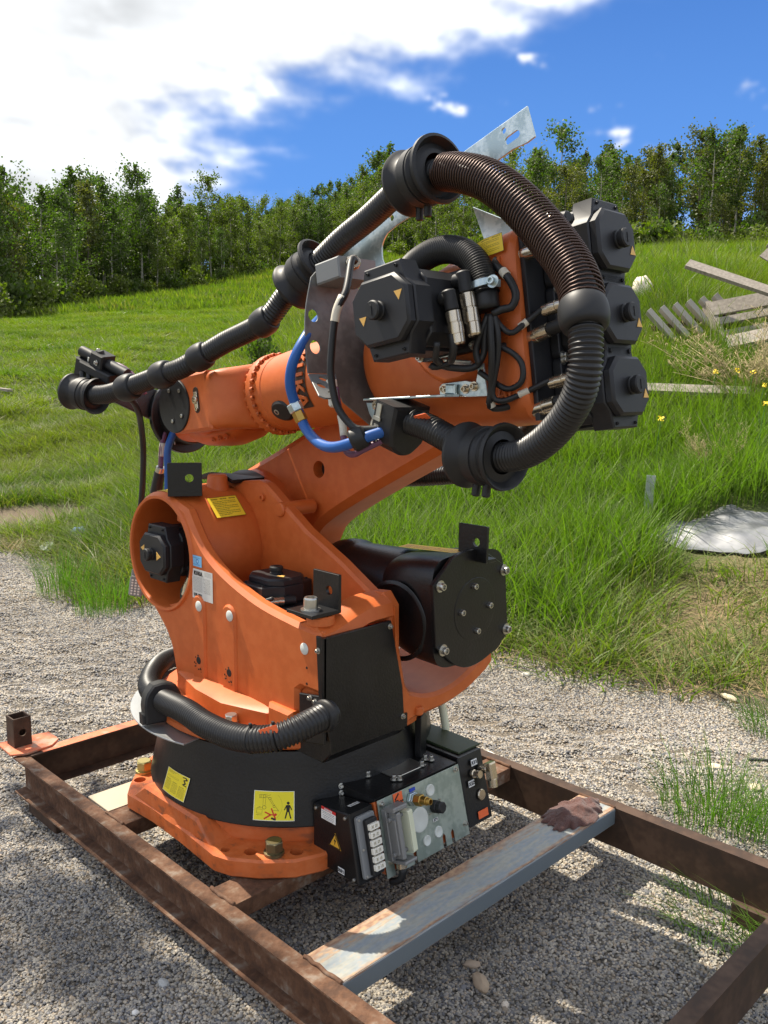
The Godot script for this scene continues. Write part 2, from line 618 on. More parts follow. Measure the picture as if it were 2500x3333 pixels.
# ------------------------------------------------------------------ robot pieces
func motor(parent: Node, n: String, xf: Transform3D, L: float, a: float, plugs: Array) -> MeshInstance3D:
	# xf: local Z along the shaft away from the flange, Y up; a: half width of the body
	var T := PackedVector3Array()
	ext(T, rrect(-a * 1.06, -a * 1.06, a * 1.06, a * 1.06, 0.018), xf, 0.022, 0.002)
	var c := a * 0.34
	var oc := PackedVector2Array([Vector2(a - c, -a * 0.94), Vector2(a * 0.94, -a + c), Vector2(a * 0.94, a - c), Vector2(a - c, a * 0.94), Vector2(-a + c, a * 0.94), Vector2(-a * 0.94, a - c), Vector2(-a * 0.94, -a + c), Vector2(-a + c, -a * 0.94)])
	ext(T, oc, xf * Transform3D(Basis(), Vector3(0, 0, 0.022)), L - 0.085, 0.003)
	# ribs along the body
	for s in [-1, 1]:
		box(T, xf * Vector3(0, s * a * 0.97, L * 0.42), Vector3(a * 0.9, a * 0.1, L * 0.5), 0.003, xf.basis)
	var o := obj(n, T, M.motor, parent)
	var V := PackedVector3Array()
	var e := a * 1.02
	var cov := PackedVector2Array([Vector2(e * 0.62, -e * 1.12), Vector2(e * 0.76, -e * 0.66), Vector2(e, -e * 0.42), Vector2(e, e * 0.42), Vector2(e * 0.76, e * 0.66), Vector2(e * 0.62, e * 1.12), Vector2(-e * 0.62, e * 1.12), Vector2(-e * 0.76, e * 0.66), Vector2(-e, e * 0.42), Vector2(-e, -e * 0.42), Vector2(-e * 0.76, -e * 0.66), Vector2(-e * 0.62, -e * 1.12)])
	ext(V, cov, xf * Transform3D(Basis(), Vector3(0, 0, L - 0.07)), 0.05, 0.003)
	var top := PackedVector2Array([Vector2(e * 0.55, -e * 0.8), Vector2(e * 0.95, -e * 0.42), Vector2(e * 0.95, e * 0.42), Vector2(e * 0.55, e * 0.8), Vector2(-e * 0.55, e * 0.8), Vector2(-e * 0.95, e * 0.42), Vector2(-e * 0.95, -e * 0.42), Vector2(-e * 0.55, -e * 0.8)])
	ext(V, top, xf * Transform3D(Basis(), Vector3(0, 0, L - 0.024)), 0.024, 0.006)
	obj("motor_cover", V, M.motor, o)
	var S := PackedVector3Array()
	for sx in [-1, 1]:
		for sy in [-1, 1]:
			bolt(S, xf * Vector3(sx * e * 0.48, sy * e * 0.99, L - 0.02), xf.basis.z, 0.0035, 0.004, false)
	obj("cover_screw", S, M.black, o)
	var K := PackedVector3Array()
	lathe(K, [Vector2(0.019, 0), Vector2(0.019, 0.004), Vector2(0.0165, 0.006), Vector2(0.0165, 0.009), Vector2(0.0195, 0.011), Vector2(0.0195, 0.019), Vector2(0.017, 0.022), Vector2(0.0, 0.022)], xf * Transform3D(Basis(), Vector3(0, 0, L)), 24)
	box(K, xf * Vector3(0, 0, L + 0.0225), Vector3(0.003, 0.02, 0.002), 0.0005, xf.basis)
	obj("screw_cap", K, M.black, o)
	for s in [[-1, -1], [1, -1], [1, 1], [-1, 1]]:
		var B := PackedVector3Array()
		bolt(B, xf * Vector3(s[0] * a * 0.93, s[1] * a * 0.93, 0.022), xf.basis.z, 0.0065, 0.009)
		obj("flange_bolt", B, M.steel, o)
	# plug connectors: [base point, outward, run direction, length, radius]
	for p in plugs:
		var b: Vector3 = xf * (p[0] as Vector3)
		var out: Vector3 = xf.basis * (p[1] as Vector3)
		var run: Vector3 = (p[2] as Vector3).normalized() if p.size() > 5 else (xf.basis * (p[2] as Vector3)).normalized()
		var r: float = p[4]
		var E2 := PackedVector3Array()
		cyl(E2, b, b + out * r * 1.6, r * 0.95, 0.002, 16)
		cyl(E2, b + out * r * 1.5 - run * r, b + out * r * 1.5 + run * r * 1.9, r * 0.98, 0.003, 16)
		obj("plug_elbow", E2, M.black, o)
		var P := PackedVector3Array()
		var s0 := b + out * r * 1.5 + run * r * 1.9
		var l: float = p[3]
		lathe(P, [Vector2(r * 0.8, 0), Vector2(r * 1.04, 0.001), Vector2(r * 1.04, l * 0.33), Vector2(r * 0.96, l * 0.34), Vector2(r * 0.96, l * 0.36), Vector2(r * 1.08, l * 0.37), Vector2(r * 1.08, l * 0.68), Vector2(r * 0.98, l * 0.69), Vector2(r * 1.0, l * 0.95), Vector2(r * 0.8, l), Vector2(0, l)], frame(s0, run), 22)
		obj("metal_plug", P, M.nickel, o)
	return o

func plug_end(xf: Transform3D, p: Array) -> Vector3:
	var b: Vector3 = xf * (p[0] as Vector3)
	var out: Vector3 = xf.basis * (p[1] as Vector3)
	var run: Vector3 = (p[2] as Vector3).normalized() if p.size() > 5 else (xf.basis * (p[2] as Vector3)).normalized()
	return b + out * (p[4] as float) * 1.5 + run * ((p[4] as float) * 1.9 + (p[3] as float))

func bracket(parent: Node, o: Vector3, face_dir: Vector3, foot_dir: float, screw := true, foot := 0.088) -> void:
	# steel angle lug: upright plate 0.1 x 0.1 with a hole, foot plate bolted down
	var z := Vector3(face_dir.x, 0, face_dir.z).normalized()
	var x := Vector3.UP.cross(z)
	var T := PackedVector3Array()
	ext(T, rrect(-0.05, 0, 0.05, 0.1, 0.002, 1), Transform3D(Basis(x, Vector3.UP, z), o), 0.0095, 0.001, [circ(Vector2(0.013, 0.054), 0.0125, 20)])
	var f := Transform3D(Basis(x, z * foot_dir, Vector3.UP), o + z * (0.0095 if foot_dir > 0 else 0.0))
	ext(T, rect(-0.05, 0.0, 0.05, foot), f, 0.0095, 0.001)
	var b := obj("lifting_bracket", T, M.satin, parent)
	if screw:
		var S := PackedVector3Array()
		var c := f * Vector3(0.0, 0.05, 0.0095)
		lathe(S, [Vector2(0.026, 0), Vector2(0.026, 0.003), Vector2(0.019, 0.003)], frame(c, Vector3.UP), 24)
		bolt(S, c + Vector3(0, 0.003, 0), Vector3.UP, 0.0185, 0.03, false)
		obj("bracket_bolt", S, M.steel, b)

func warn_paper(w: int, h: int, sd: int) -> StandardMaterial3D:
	var rows := []
	for i in 3:
		rows.append([int(w * 0.12) + i * int(w * 0.3), int(h * 0.07), int(w * 0.22), int(h * 0.07)])
	for i in 9:
		if i % 3 != 2 or true:
			rows.append([int(w * 0.14), int(h * (0.2 + 0.082 * i)), int(w * (0.76 if i % 3 != 2 else 0.42)), int(h * 0.045)])
	var im := lines_img(w, h, srgb(240, 205, 50), srgb(60, 52, 20), rows, sd)
	frame_img(im, srgb(90, 78, 20), 2)
	return img_mat(im)

func build_robot() -> void:
	var R := thing("industrial_robot", "large orange industrial robot arm with black motors and corrugated hose, bolted on the rusty frame", "robot")
	build_base(R)
	build_carousel(R)
	build_arm(R)
	build_hoses(R)

func build_base(R: Node) -> void:
	# foot casting
	var T := PackedVector3Array()
	var out := []
	var q := [Vector2(-0.43, -0.16), Vector2(-0.432, -0.262), Vector2(-0.405, -0.335), Vector2(-0.345, -0.405), Vector2(-0.282, -0.452), Vector2(-0.232, -0.468), Vector2(-0.06, -0.456), Vector2(0.1, -0.452), Vector2(0.225, -0.46), Vector2(0.282, -0.418), Vector2(0.345, -0.36), Vector2(0.4, -0.29), Vector2(0.44, -0.2)]
	for p in q:
		out.append(p)
	for i in range(q.size() - 1, -1, -1):
		out.append(Vector2(q[i].x, -q[i].y))
	var fl := Transform3D(Basis(Vector3(1, 0, 0), Vector3(0, 0, 1), Vector3(0, 1, 0)), Vector3(0, YF + 0.001, 0))
	var poly := PackedVector2Array()
	for p in out:
		poly.push_back(p)
	var holes := []
	for p in [Vector2(-0.292, -0.392), Vector2(-0.375, -0.306), Vector2(0.275, -0.39), Vector2(0.36, -0.3)]:
		holes.append(circ(p, 0.018, 14))
	holes.append(circ(Vector2(-0.238, -0.434), 0.012, 12))
	ext(T, poly, fl, 0.052, 0.006, holes)
	# flared skirt with raised webs between the bolt pads
	var rings := []
	for s in [[0.231, 0.02], [0.252, 0.006], [0.272, 0.0], [0.288, 0.0]]:
		var ring := PackedVector3Array()
		for i in 72:
			var t := TAU * (i + 0.5) / 72
			var pad := 0.5 + 0.5 * cos(4.0 * (t - PI * 0.25))
			var web := smoothstep(0.35, 0.0, pad)
			var r: float = 0.434 + s[1] - 0.006 * pad
			var y: float = s[0]
			if s[0] < 0.24:
				r = 0.437 - 0.008 * pad + web * 0.02
				y = 0.231
			elif s[0] < 0.26:
				y = 0.246 + web * 0.022
				r = 0.434 + web * 0.012
			ring.push_back(Vector3(cos(t) * r, y, sin(t) * r))
		rings.append(ring)
	loft(T, rings, false, true)
	# cross webs filling the flat sides
	for s in [-1, 1]:
		var W := PackedVector2Array([Vector2(-0.205, 0.232), Vector2(0.21, 0.232), Vector2(0.14, 0.288), Vector2(-0.13, 0.288)])
		ext(T, W, Transform3D(Basis(Vector3(1, 0, 0), Vector3(0, 1, 0), Vector3(0, 0, s)), Vector3(0, 0, s * 0.36)), 0.092, 0.008)
	# rear lug under the connection panel
	var lug := PackedVector2Array([Vector2(-0.40, 0.19), Vector2(-0.556, 0.19), Vector2(-0.513, 0.376), Vector2(-0.40, 0.376)])
	ext(T, lug, Transform3D(Basis(), Vector3(0, 0, -0.162)), 0.324, 0.003)
	var base := obj("base_casting", T, M.orange_worn, R, 32)
	for p in [[Vector3(-0.342, 0.238, -0.355), M.dull_bolt], [Vector3(0.315, 0.238, -0.352), M.gold_zinc], [Vector3(0.33, 0.238, 0.35), M.dull_bolt], [Vector3(-0.342, 0.238, 0.355), M.dull_bolt]]:
		var B := PackedVector3Array()
		hexbolt(B, p[0], Vector3.UP, 0.0215, 0.036)
		obj("anchor_bolt", B, p[1], base)
	# black sheet cover round the base
	var D := PackedVector3Array()
	lathe(D, [Vector2(0.442, 0.282), Vector2(0.4425, 0.286), Vector2(0.424, 0.37), Vector2(0.413, 0.44), Vector2(0.405, 0.478), Vector2(0.36, 0.48)], Transform3D(Basis(Vector3(1, 0, 0), Vector3(0, 0, -1), Vector3(0, 1, 0)), Vector3.ZERO), 96)
	var cover := obj("base_cover", D, M.satin, R, 30)
	var seam := PackedVector3Array()
	for y in [0.36, 0.378]:
		var a := deg_to_rad(203.0)
		var rr: float = 0.4425 - (y - 0.286) * 0.2
		bolt(seam, Vector3(cos(a) * rr, y, sin(a) * rr), Vector3(cos(a), 0.2, sin(a)), 0.005, 0.007)
	obj("seam_screw", seam, M.steel, cover)
	# warning signs on the cover
	var im := Image.create(360, 264, false, Image.FORMAT_RGB8)
	im.fill(srgb(236, 222, 40))
	frame_img(im, srgb(236, 236, 220), 5)
	var ink := srgb(56, 52, 20)
	for l in [[30, 200, 78, 200], [30, 200, 30, 164], [30, 164, 78, 164], [78, 200, 78, 164], [26, 214, 82, 214], [84, 150, 84, 60], [102, 150, 106, 60], [84, 60, 150, 34], [106, 60, 156, 58], [50, 34, 120, 34], [50, 62, 96, 64], [50, 34, 50, 64], [60, 36, 60, 62], [70, 36, 70, 62], [130, 60, 176, 130], [146, 62, 190, 128], [160, 168, 226, 174], [196, 140, 222, 172], [40, 150, 90, 146], [24, 160, 60, 140]]:
		pline(im, Vector2(l[0], l[1]), Vector2(l[2], l[3]), 2, ink)
	for d in [[95, 46, 13], [95, 146, 17], [143, 66, 12], [182, 134, 11]]:
		pdisc(im, Vector2(d[0], d[1]), d[2], ink); pdisc(im, Vector2(d[0], d[1]), d[2] - 3, srgb(236, 222, 40))
	for i in 40:
		var t := lerpf(-0.75, 0.85, i / 39.0)
		pdisc(im, Vector2(120 + cos(t) * 132, 130 + sin(t) * 140), 1.2, ink)
	var red := srgb(206, 44, 26)
	pdisc(im, Vector2(196, 206), 12, red)
	for l in [[188, 212, 150, 208], [150, 208, 106, 188], [152, 212, 100, 246], [178, 200, 160, 156], [184, 216, 196, 240]]:
		pline(im, Vector2(l[0], l[1]), Vector2(l[2], l[3]), 10, red)
	for d in [[166, 240, 9], [180, 246, 10], [192, 250, 9]]:
		pdisc(im, Vector2(d[0], d[1]), d[2], srgb(30, 26, 14))
	var bk := srgb(14, 14, 10)
	pdisc(im, Vector2(305, 104), 13, bk)
	for l in [[295, 128, 298, 172, 14], [314, 128, 312, 172, 14], [305, 128, 305, 176, 16], [291, 126, 274, 164, 7], [319, 126, 336, 164, 7], [298, 172, 282, 236, 10], [312, 172, 328, 236, 10]]:
		pline(im, Vector2(l[0], l[1]), Vector2(l[2], l[3]), l[4], bk)
	var strip := []
	for i in 9:
		var a := deg_to_rad(lerpf(234.4, 220.0, i / 8.0))
		strip.append([Vector3(cos(a) * 0.4232, 0.376, sin(a) * 0.4232), Vector3(cos(a) * 0.4395, 0.3, sin(a) * 0.4395)])
	decal_quad("hazard_sign", strip, img_mat(im), cover, 0.002)
	var rows := []
	for i in 3:
		rows.append([14, 10 + i * 9, 92 - i * 20, 5])
	for c in 3:
		rows.append([12 + c * 62, 92 + c * 9, 40, 8])
		for i in 9:
			rows.append([10 + c * 62, 108 + c * 9 + i * 10, 52, 5])
	var w2 := lines_img(200, 230, srgb(238, 216, 42), srgb(84, 74, 20), rows, 12)
	for l in [[150, 20, 170, 16], [170, 16, 184, 30], [184, 30, 160, 44], [160, 44, 176, 66], [176, 66, 160, 84], [160, 84, 184, 88]]:
		pline(w2, Vector2(l[0], l[1]), Vector2(l[2], l[3]), 8, srgb(40, 36, 14))
	for i in 5:
		pdisc(w2, Vector2(22 + i * 22, 64), 9, srgb(150, 132, 30)); pdisc(w2, Vector2(22 + i * 22, 64), 7, srgb(238, 216, 42))
	frame_img(w2, srgb(240, 236, 200), 3)
	strip = []
	for i in 7:
		var a := deg_to_rad(lerpf(276.5, 262.0, i / 6.0))
		var a2 := a + 0.03
		strip.append([Vector3(cos(a) * 0.4248, 0.368, sin(a) * 0.4248), Vector3(cos(a2) * 0.4395, 0.3, sin(a2) * 0.4395)])
	decal_quad("warning_label", strip, img_mat(w2), cover, 0.002)
	# bright disc segment above the cover
	var seg := PackedVector2Array()
	for i in 41:
		var a := deg_to_rad(lerpf(252.0, 395.0, i / 40.0))
		seg.push_back(Vector2(0.05, -0.045) + Vector2(cos(a), sin(a)) * 0.432)
	for i in 41:
		var a := deg_to_rad(lerpf(395.0, 254.0, i / 40.0))
		seg.push_back(Vector2(0.03, -0.03) + Vector2(cos(a), sin(a)) * 0.37)
	var G := PackedVector3Array()
	ext(G, seg, Transform3D(Basis(Vector3(1, 0, 0), Vector3(0, 0, 1), Vector3(0, 1, 0)), Vector3(0, 0.481, 0)), 0.005, 0.001)
	obj("sheet_ring", G, M.bright_sheet, R)
	build_panel(R)

func build_panel(R: Node) -> void:
	# black hood behind the cover, its galvanised panel and the two terminal boxes
	var T := PackedVector3Array()
	var side := PackedVector2Array([Vector2(-0.30, 0.285), Vector2(-0.36, 0.285), Vector2(-0.5165, 0.3775), Vector2(-0.5165, 0.384), Vector2(-0.30, 0.384)])
	ext(T, side, Transform3D(Basis(), Vector3(0, 0, -0.164)), 0.328, 0.002)
	var up := Vector3(0.047, 0.196, 0).normalized()
	var out := Vector3(-up.y, up.x, 0)
	var hood := obj("cable_hood", T, M.satin, R)
	T = PackedVector3Array()
	ext(T, rect(-0.062, -0.038, 0.062, 0.038), Transform3D(Basis(Vector3(0, 0, 1), Vector3(1, 0, 0), Vector3(0, 1, 0)), Vector3(-0.434, 0.3845, 0.02)), 0.003, 0.001)
	obj("cover_plate", T, M.steel, hood)
	for p in [Vector2(-0.485, -0.038), Vector2(-0.475, -0.05), Vector2(-0.404, -0.058), Vector2(-0.41, -0.085), Vector2(-0.467, 0.07), Vector2(-0.40, 0.075), Vector2(-0.385, 0.098), Vector2(-0.462, 0.115), Vector2(-0.447, 0.106)]:
		var B := PackedVector3Array()
		bolt(B, Vector3(p.x, 0.3872, p.y), Vector3.UP, 0.0065, 0.012)
		obj("hood_bolt", B, M.steel, hood)
	# upright black stop post
	T = PackedVector3Array()
	var pp := PackedVector2Array([Vector2(-0.02, 0), Vector2(0.02, 0), Vector2(0.02, 0.115), Vector2(0.002, 0.135), Vector2(-0.02, 0.12)])
	ext(T, pp, Transform3D(Basis(Vector3(0.3, 0, 1).normalized(), Vector3.UP, Vector3(-1, 0, 0.3).normalized()), Vector3(-0.405, 0.384, 0.118)), 0.02, 0.002)
	obj("stop_post", T, M.satin, R)
	# panel sheet with slots and holes
	var o := Vector3(-0.5665, 0.185, 0)
	var xf := Transform3D(Basis(Vector3(0, 0, 1), up, out), o)
	T = PackedVector3Array()
	var P := PackedVector2Array([Vector2(-0.164, 0)])
	for s in [-0.128, -0.055, 0.062, 0.098, ]:
		P.push_back(Vector2(s - 0.006, 0)); P.push_back(Vector2(s - 0.006, 0.03)); P.push_back(Vector2(s, 0.038)); P.push_back(Vector2(s + 0.006, 0.03)); P.push_back(Vector2(s + 0.006, 0))
	P.push_back(Vector2(0.166, 0)); P.push_back(Vector2(0.162, 0.2005)); P.push_back(Vector2(-0.16, 0.2005))
	ext(T, P, xf, 0.003, 0.0005, [circ(Vector2(-0.092, 0.05), 0.0045, 10)])
	var panel := obj("connection_panel", T, M.galv, R)
	# blanking plugs
	for c in [[-0.022, 0.105, 0.033], [-0.088, 0.158, 0.017], [0.035, 0.167, 0.016], [-0.006, 0.043, 0.0145], [0.042, 0.05, 0.0155]]:
		var D := PackedVector3Array()
		var r: float = c[2]
		lathe(D, [Vector2(r, 0), Vector2(r, 0.0025), Vector2(r * 0.9, 0.004), Vector2(r * 0.6, 0.003), Vector2(r * 0.35, 0.0015), Vector2(0, 0.001)], frame(xf * Vector3(c[0], c[1], 0.003), out), 28)
		obj("blanking_plug", D, M.frosted, panel)
	for c in [[0.146, 0.19], [0.152, 0.035], [-0.148, 0.19], [-0.146, 0.04]]:
		var B := PackedVector3Array()
		bolt(B, xf * Vector3(c[0], c[1], 0.003), out, 0.0055, 0.008)
		obj("panel_screw", B, M.steel, panel)
	# air fitting: nut, adapter and threaded end
	var A := PackedVector3Array()
	ext(A, circ(Vector2.ZERO, 0.019, 6), xf * Transform3D(Basis(), Vector3(-0.04, 0.168, 0.003)), 0.012, 0.002)
	ext(A, circ(Vector2.ZERO, 0.0175, 6), xf * Transform3D(Basis(), Vector3(-0.04, 0.168, 0.015)), 0.007, 0.001)
	obj("air_nut", A, M.zinc, panel)
	A = PackedVector3Array()
	ext(A, circ(Vector2.ZERO, 0.016, 6), xf * Transform3D(Basis(), Vector3(-0.04, 0.168, 0.022)), 0.024, 0.002)
	lathe(A, [Vector2(0.012, 0.046), Vector2(0.012, 0.05), Vector2(0.0115, 0.062), Vector2(0.009, 0.063), Vector2(0.0095, 0.066), Vector2(0.0085, 0.068), Vector2(0.0095, 0.07), Vector2(0.0085, 0.072), Vector2(0.009, 0.074), Vector2(0.006, 0.075), Vector2(0.0055, 0.06), Vector2(0, 0.06)], xf * Transform3D(Basis(), Vector3(-0.04, 0.168, 0)), 20)
	obj("brass_fitting", A, M.brass, panel)
	# round black socket with its cap and four screws
	A = PackedVector3Array()
	lathe(A, [Vector2(0.018, 0), Vector2(0.018, 0.014), Vector2(0.0155, 0.016), Vector2(0.0165, 0.03), Vector2(0.013, 0.033), Vector2(0, 0.033)], frame(xf * Vector3(0.042, 0.12, 0.003), out), 8)
	var so := obj("round_socket", A, M.black, panel)
	A = PackedVector3Array()
	for k in 4:
		bolt(A, xf * Vector3(0.042 + 0.026 * cos(k * PI / 2 + 0.5), 0.12 + 0.026 * sin(k * PI / 2 + 0.5), 0.003), out, 0.0028, 0.004, false)
	obj("socket_screw", A, M.steel, so)
	# printed tags
	sheet("torque_label", xf * Vector3(-0.088, 0.183, 0.0035), Vector3(0, 0, 1), up, 0.034, 0.034, M.sticker_orange, panel)
	text("torque_text", "90°", xf * Transform3D(Basis(), Vector3(-0.081, 0.172, 0.0055)), 0.011, M.ink, panel)
	var wl := PackedVector3Array()
	box(wl, xf * Vector3(-0.092, 0.19, 0.0052), Vector3(0.02, 0.004, 0.001), 0.0002, xf.basis * Basis(Vector3(0, 0, 1), 0.7))
	box(wl, xf * Vector3(-0.094, 0.178, 0.0052), Vector3(0.012, 0.007, 0.001), 0.0002, xf.basis)
	obj("torque_mark", wl, M.ink, panel)
	sheet("blue_tape", xf * Vector3(-0.032, 0.19, 0.0035), Vector3(0, 0, 1), up + Vector3(0, 0, 0.05), 0.022, 0.009, M.tape_blue, panel)
	sheet("socket_label", xf * Vector3(0.038, 0.085, 0.0035), Vector3(0, 0, 1), up, 0.02, 0.009, M.white, panel)
	text("socket_text", "X71", xf * Transform3D(Basis(), Vector3(0.038, 0.085, 0.0055)), 0.007, M.ink, panel)
	# light grey rectangular connector with hood and locking lever
	var g := xf * Transform3D(Basis(), Vector3(-0.128, 0.108, 0.003))
	A = PackedVector3Array()
	ext(A, rrect(-0.026, -0.066, 0.024, 0.07, 0.004, 2), g, 0.018, 0.002)
	ext(A, rrect(-0.018, -0.058, -0.004, 0.062, 0.003, 2), g * Transform3D(Basis(), Vector3(0, 0, 0.018)), 0.034, 0.003)
	box(A, g * Vector3(-0.02, 0.0, 0.03), Vector3(0.006, 0.09, 0.03), 0.002, g.basis)
	cyl(A, g * Vector3(-0.03, 0.045, 0.028), g * Vector3(0.02, 0.045, 0.028), 0.006, 0.001, 10)
	cyl(A, g * Vector3(-0.03, -0.045, 0.028), g * Vector3(0.02, -0.045, 0.028), 0.006, 0.001, 10)
	box(A, g * Vector3(0.0, 0.07, 0.03), Vector3(0.05, 0.012, 0.04), 0.003, g.basis)
	box(A, g * Vector3(0.002, -0.066, 0.034), Vector3(0.044, 0.008, 0.05), 0.003, g.basis)
	var gc := obj("grey_connector", A, M.grey_cast, panel)
	A = PackedVector3Array()
	var lip := rrect(-0.015, -0.055, 0.015, 0.055, 0.006, 3)
	ext(A, lip, g * Transform3D(Basis(Vector3(0.2, 0, 0.98), Vector3(0, 1, 0), Vector3(0.98, 0, -0.2)), Vector3(0.02, 0.0, 0.036)), 0.02, 0.001, [rrect(-0.0115, -0.05, 0.0115, 0.05, 0.004, 3)])
	obj("connector_frame", A, M.cream, gc)
	A = PackedVector3Array()
	ext(A, rrect(-0.011, -0.049, 0.011, 0.049, 0.004, 3), g * Transform3D(Basis(Vector3(0.2, 0, 0.98), Vector3(0, 1, 0), Vector3(0.98, 0, -0.2)), Vector3(0.02, 0.0, 0.036)), 0.009, 0.0005)
	obj("connector_insert", A, M.cream, gc)
	A = PackedVector3Array()
	for i in 8:
		for j in 2:
			var c3 := g * Transform3D(Basis(Vector3(0.2, 0, 0.98), Vector3(0, 1, 0), Vector3(0.98, 0, -0.2)), Vector3(0.02, 0, 0.036)) * Vector3(-0.005 + 0.01 * j, -0.042 + 0.012 * i, 0.0093)
			box(A, c3, Vector3(0.003, 0.006, 0.001), 0.0002, g.basis * Basis(Vector3(0.2, 0, 0.98), Vector3(0, 1, 0), Vector3(0.98, 0, -0.2)))
	obj("contact_slot", A, M.ink, gc)
	A = PackedVector3Array()
	cyl(A, g * Vector3(0.0, -0.068, 0.02), g * Vector3(0.0, -0.09, 0.02), 0.014, 0.002, 10)
	obj("cable_gland", A, M.nickel, gc)
	cable("panel_cable", [g * Vector3(0.0, -0.088, 0.02), g * Vector3(0.0, -0.108, 0.018), g * Vector3(-0.004, -0.122, 0.006), g * Vector3(-0.008, -0.128, -0.02)], 0.0095, M.cable, gc)
	# left black terminal box
	T = PackedVector3Array()
	var prof := PackedVector2Array([Vector2(-0.375, 0.194), Vector2(-0.551, 0.194), Vector2(-0.512, 0.372), Vector2(-0.375, 0.352)])
	ext(T, prof, Transform3D(Basis(), Vector3(0, 0, -0.25)), 0.083, 0.003)
	var lb := obj("terminal_box", T, M.satin, R)
	for p in [Vector2(-0.388, 0.345), Vector2(-0.50, 0.358), Vector2(-0.39, 0.204), Vector2(-0.535, 0.205)]:
		var B := PackedVector3Array()
		bolt(B, Vector3(p.x, p.y, -0.25), Vector3(0, 0, -1), 0.0045, 0.005, false)
		obj("box_screw", B, M.steel, lb)
	var left := Vector3(-1, 0, 0)
	var dl := lines_img(120, 80, srgb(232, 232, 228), srgb(70, 70, 74), [[10, 27, 100, 6], [12, 38, 96, 5], [14, 50, 92, 6], [12, 61, 96, 5], [20, 70, 80, 4]], 33)
	dl.fill_rect(Rect2i(0, 0, 120, 20), srgb(206, 40, 40))
	sheet("danger_label", Vector3(-0.437, 0.343, -0.2505), left, Vector3.UP, 0.056, 0.034, img_mat(dl), lb)
	text("danger_text", "DANGER", face(Vector3(-0.437, 0.3555, -0.2526), left, Vector3.UP), 0.0055, M.white, lb)
	tri_sign("voltage_sign", Vector3(-0.462, 0.283, -0.2505), left, Vector3.UP, 0.046, lb, true)
	sheet("box_label", Vector3(-0.487, 0.21, -0.2505), left, Vector3.UP, 0.024, 0.016, M.white, lb)
	text("box_text", "X01", face(Vector3(-0.487, 0.21, -0.2526), left, Vector3.UP), 0.0095, M.ink, lb)
	var tl := lines_img(60, 16, srgb(225, 225, 220), srgb(40, 40, 40), [[3, 4, 54, 8]], 5)
	decal_quad("top_label", [[Vector3(-0.468, 0.3662, -0.215), Vector3(-0.48, 0.3678, -0.215)], [Vector3(-0.468, 0.3662, -0.18), Vector3(-0.48, 0.3678, -0.18)]], img_mat(tl), lb)
	# its six-module socket on the rear face
	var f := Transform3D(Basis(Vector3(0, 0, 1), up, out), Vector3(-0.5325, 0.279, -0.206))
	T = PackedVector3Array()
	ext(T, rrect(-0.03, -0.075, 0.033, 0.083, 0.006, 2), f, 0.012, 0.002)
	var pf := obj("power_socket", T, M.grey_plastic, lb)
	T = PackedVector3Array()
	ext(T, rrect(-0.012, -0.07, 0.027, 0.072, 0.004, 2), f * Transform3D(Basis(), Vector3(0, 0, 0.012)), 0.014, 0.002)
	obj("socket_shell", T, M.black, pf)
	for i in 6:
		T = PackedVector3Array()
		var y := 0.053 - i * 0.0205
		ext(T, rrect(-0.01, y - 0.0075, 0.024, y + 0.0085, 0.002, 1), f * Transform3D(Basis(), Vector3(0, 0, 0.026)), 0.01, 0.001, [rect(-0.0045, y - 0.0035, 0.003, y + 0.0045), rect(0.0075, y - 0.0035, 0.0165, y + 0.0045)])
		ext(T, rect(-0.009, y - 0.0065, 0.023, y + 0.0075), f * Transform3D(Basis(), Vector3(0, 0, 0.0262)), 0.004)
		obj("contact_module", T, M.white_plastic, pf)
	T = PackedVector3Array()
	for c in [Vector2(-0.023, 0.075), Vector2(-0.023, 0.0), Vector2(-0.023, -0.068), Vector2(0.026, -0.068)]:
		bolt(T, f * Vector3(c.x, c.y, 0.012), out, 0.0032, 0.003, false)
	obj("socket_screw", T, M.steel, pf)
	# right black terminal box with round connectors
	T = PackedVector3Array()
	prof = PackedVector2Array([Vector2(-0.38, 0.2), Vector2(-0.566, 0.2), Vector2(-0.515, 0.392), Vector2(-0.38, 0.392)])
	ext(T, prof, Transform3D(Basis(), Vector3(0, 0, 0.169)), 0.105, 0.003)
	var rb := obj("terminal_box", T, M.satin, R)
	var r2 := Transform3D(Basis(Vector3(0, 0, 1), up, out), Vector3(-0.567, 0.2, 0.22))
	for c in [["X31", Vector2(0.006, 0.172)], ["X32", Vector2(-0.018, 0.118)]]:
		sheet("box_label", r2 * Vector3(c[1].x, c[1].y, 0.001), Vector3(0, 0, 1), up, 0.026, 0.018, M.white, rb)
		text("box_text", c[0], r2 * Transform3D(Basis(), Vector3(c[1].x, c[1].y, 0.0032)), 0.0105, M.ink, rb)
	sheet("orange_label", r2 * Vector3(0.012, 0.022, 0.001), Vector3(0, 0, 1), up, 0.044, 0.022, M.sticker_orange, rb)
	T = PackedVector3Array()
	lathe(T, [Vector2(0.012, 0), Vector2(0.012, 0.008), Vector2(0.009, 0.01), Vector2(0.009, 0.018), Vector2(0.011, 0.02), Vector2(0.011, 0.03), Vector2(0, 0.03)], frame(r2 * Vector3(-0.006, 0.143, 0), out), 20)
	obj("round_plug", T, M.nickel, rb)
	T = PackedVector3Array()
	cyl(T, r2 * Vector3(0.03, 0.148, 0), r2 * Vector3(0.03, 0.148, 0.03), 0.013)
	box(T, r2 * Vector3(0.034, 0.142, 0.036), Vector3(0.028, 0.05, 0.026), 0.004, r2.basis)
	cyl(T, r2 * Vector3(0.034, 0.12, 0.036), r2 * Vector3(0.034, 0.095, 0.036), 0.014)
	obj("angled_plug", T, M.nickel, rb)
	T = PackedVector3Array()
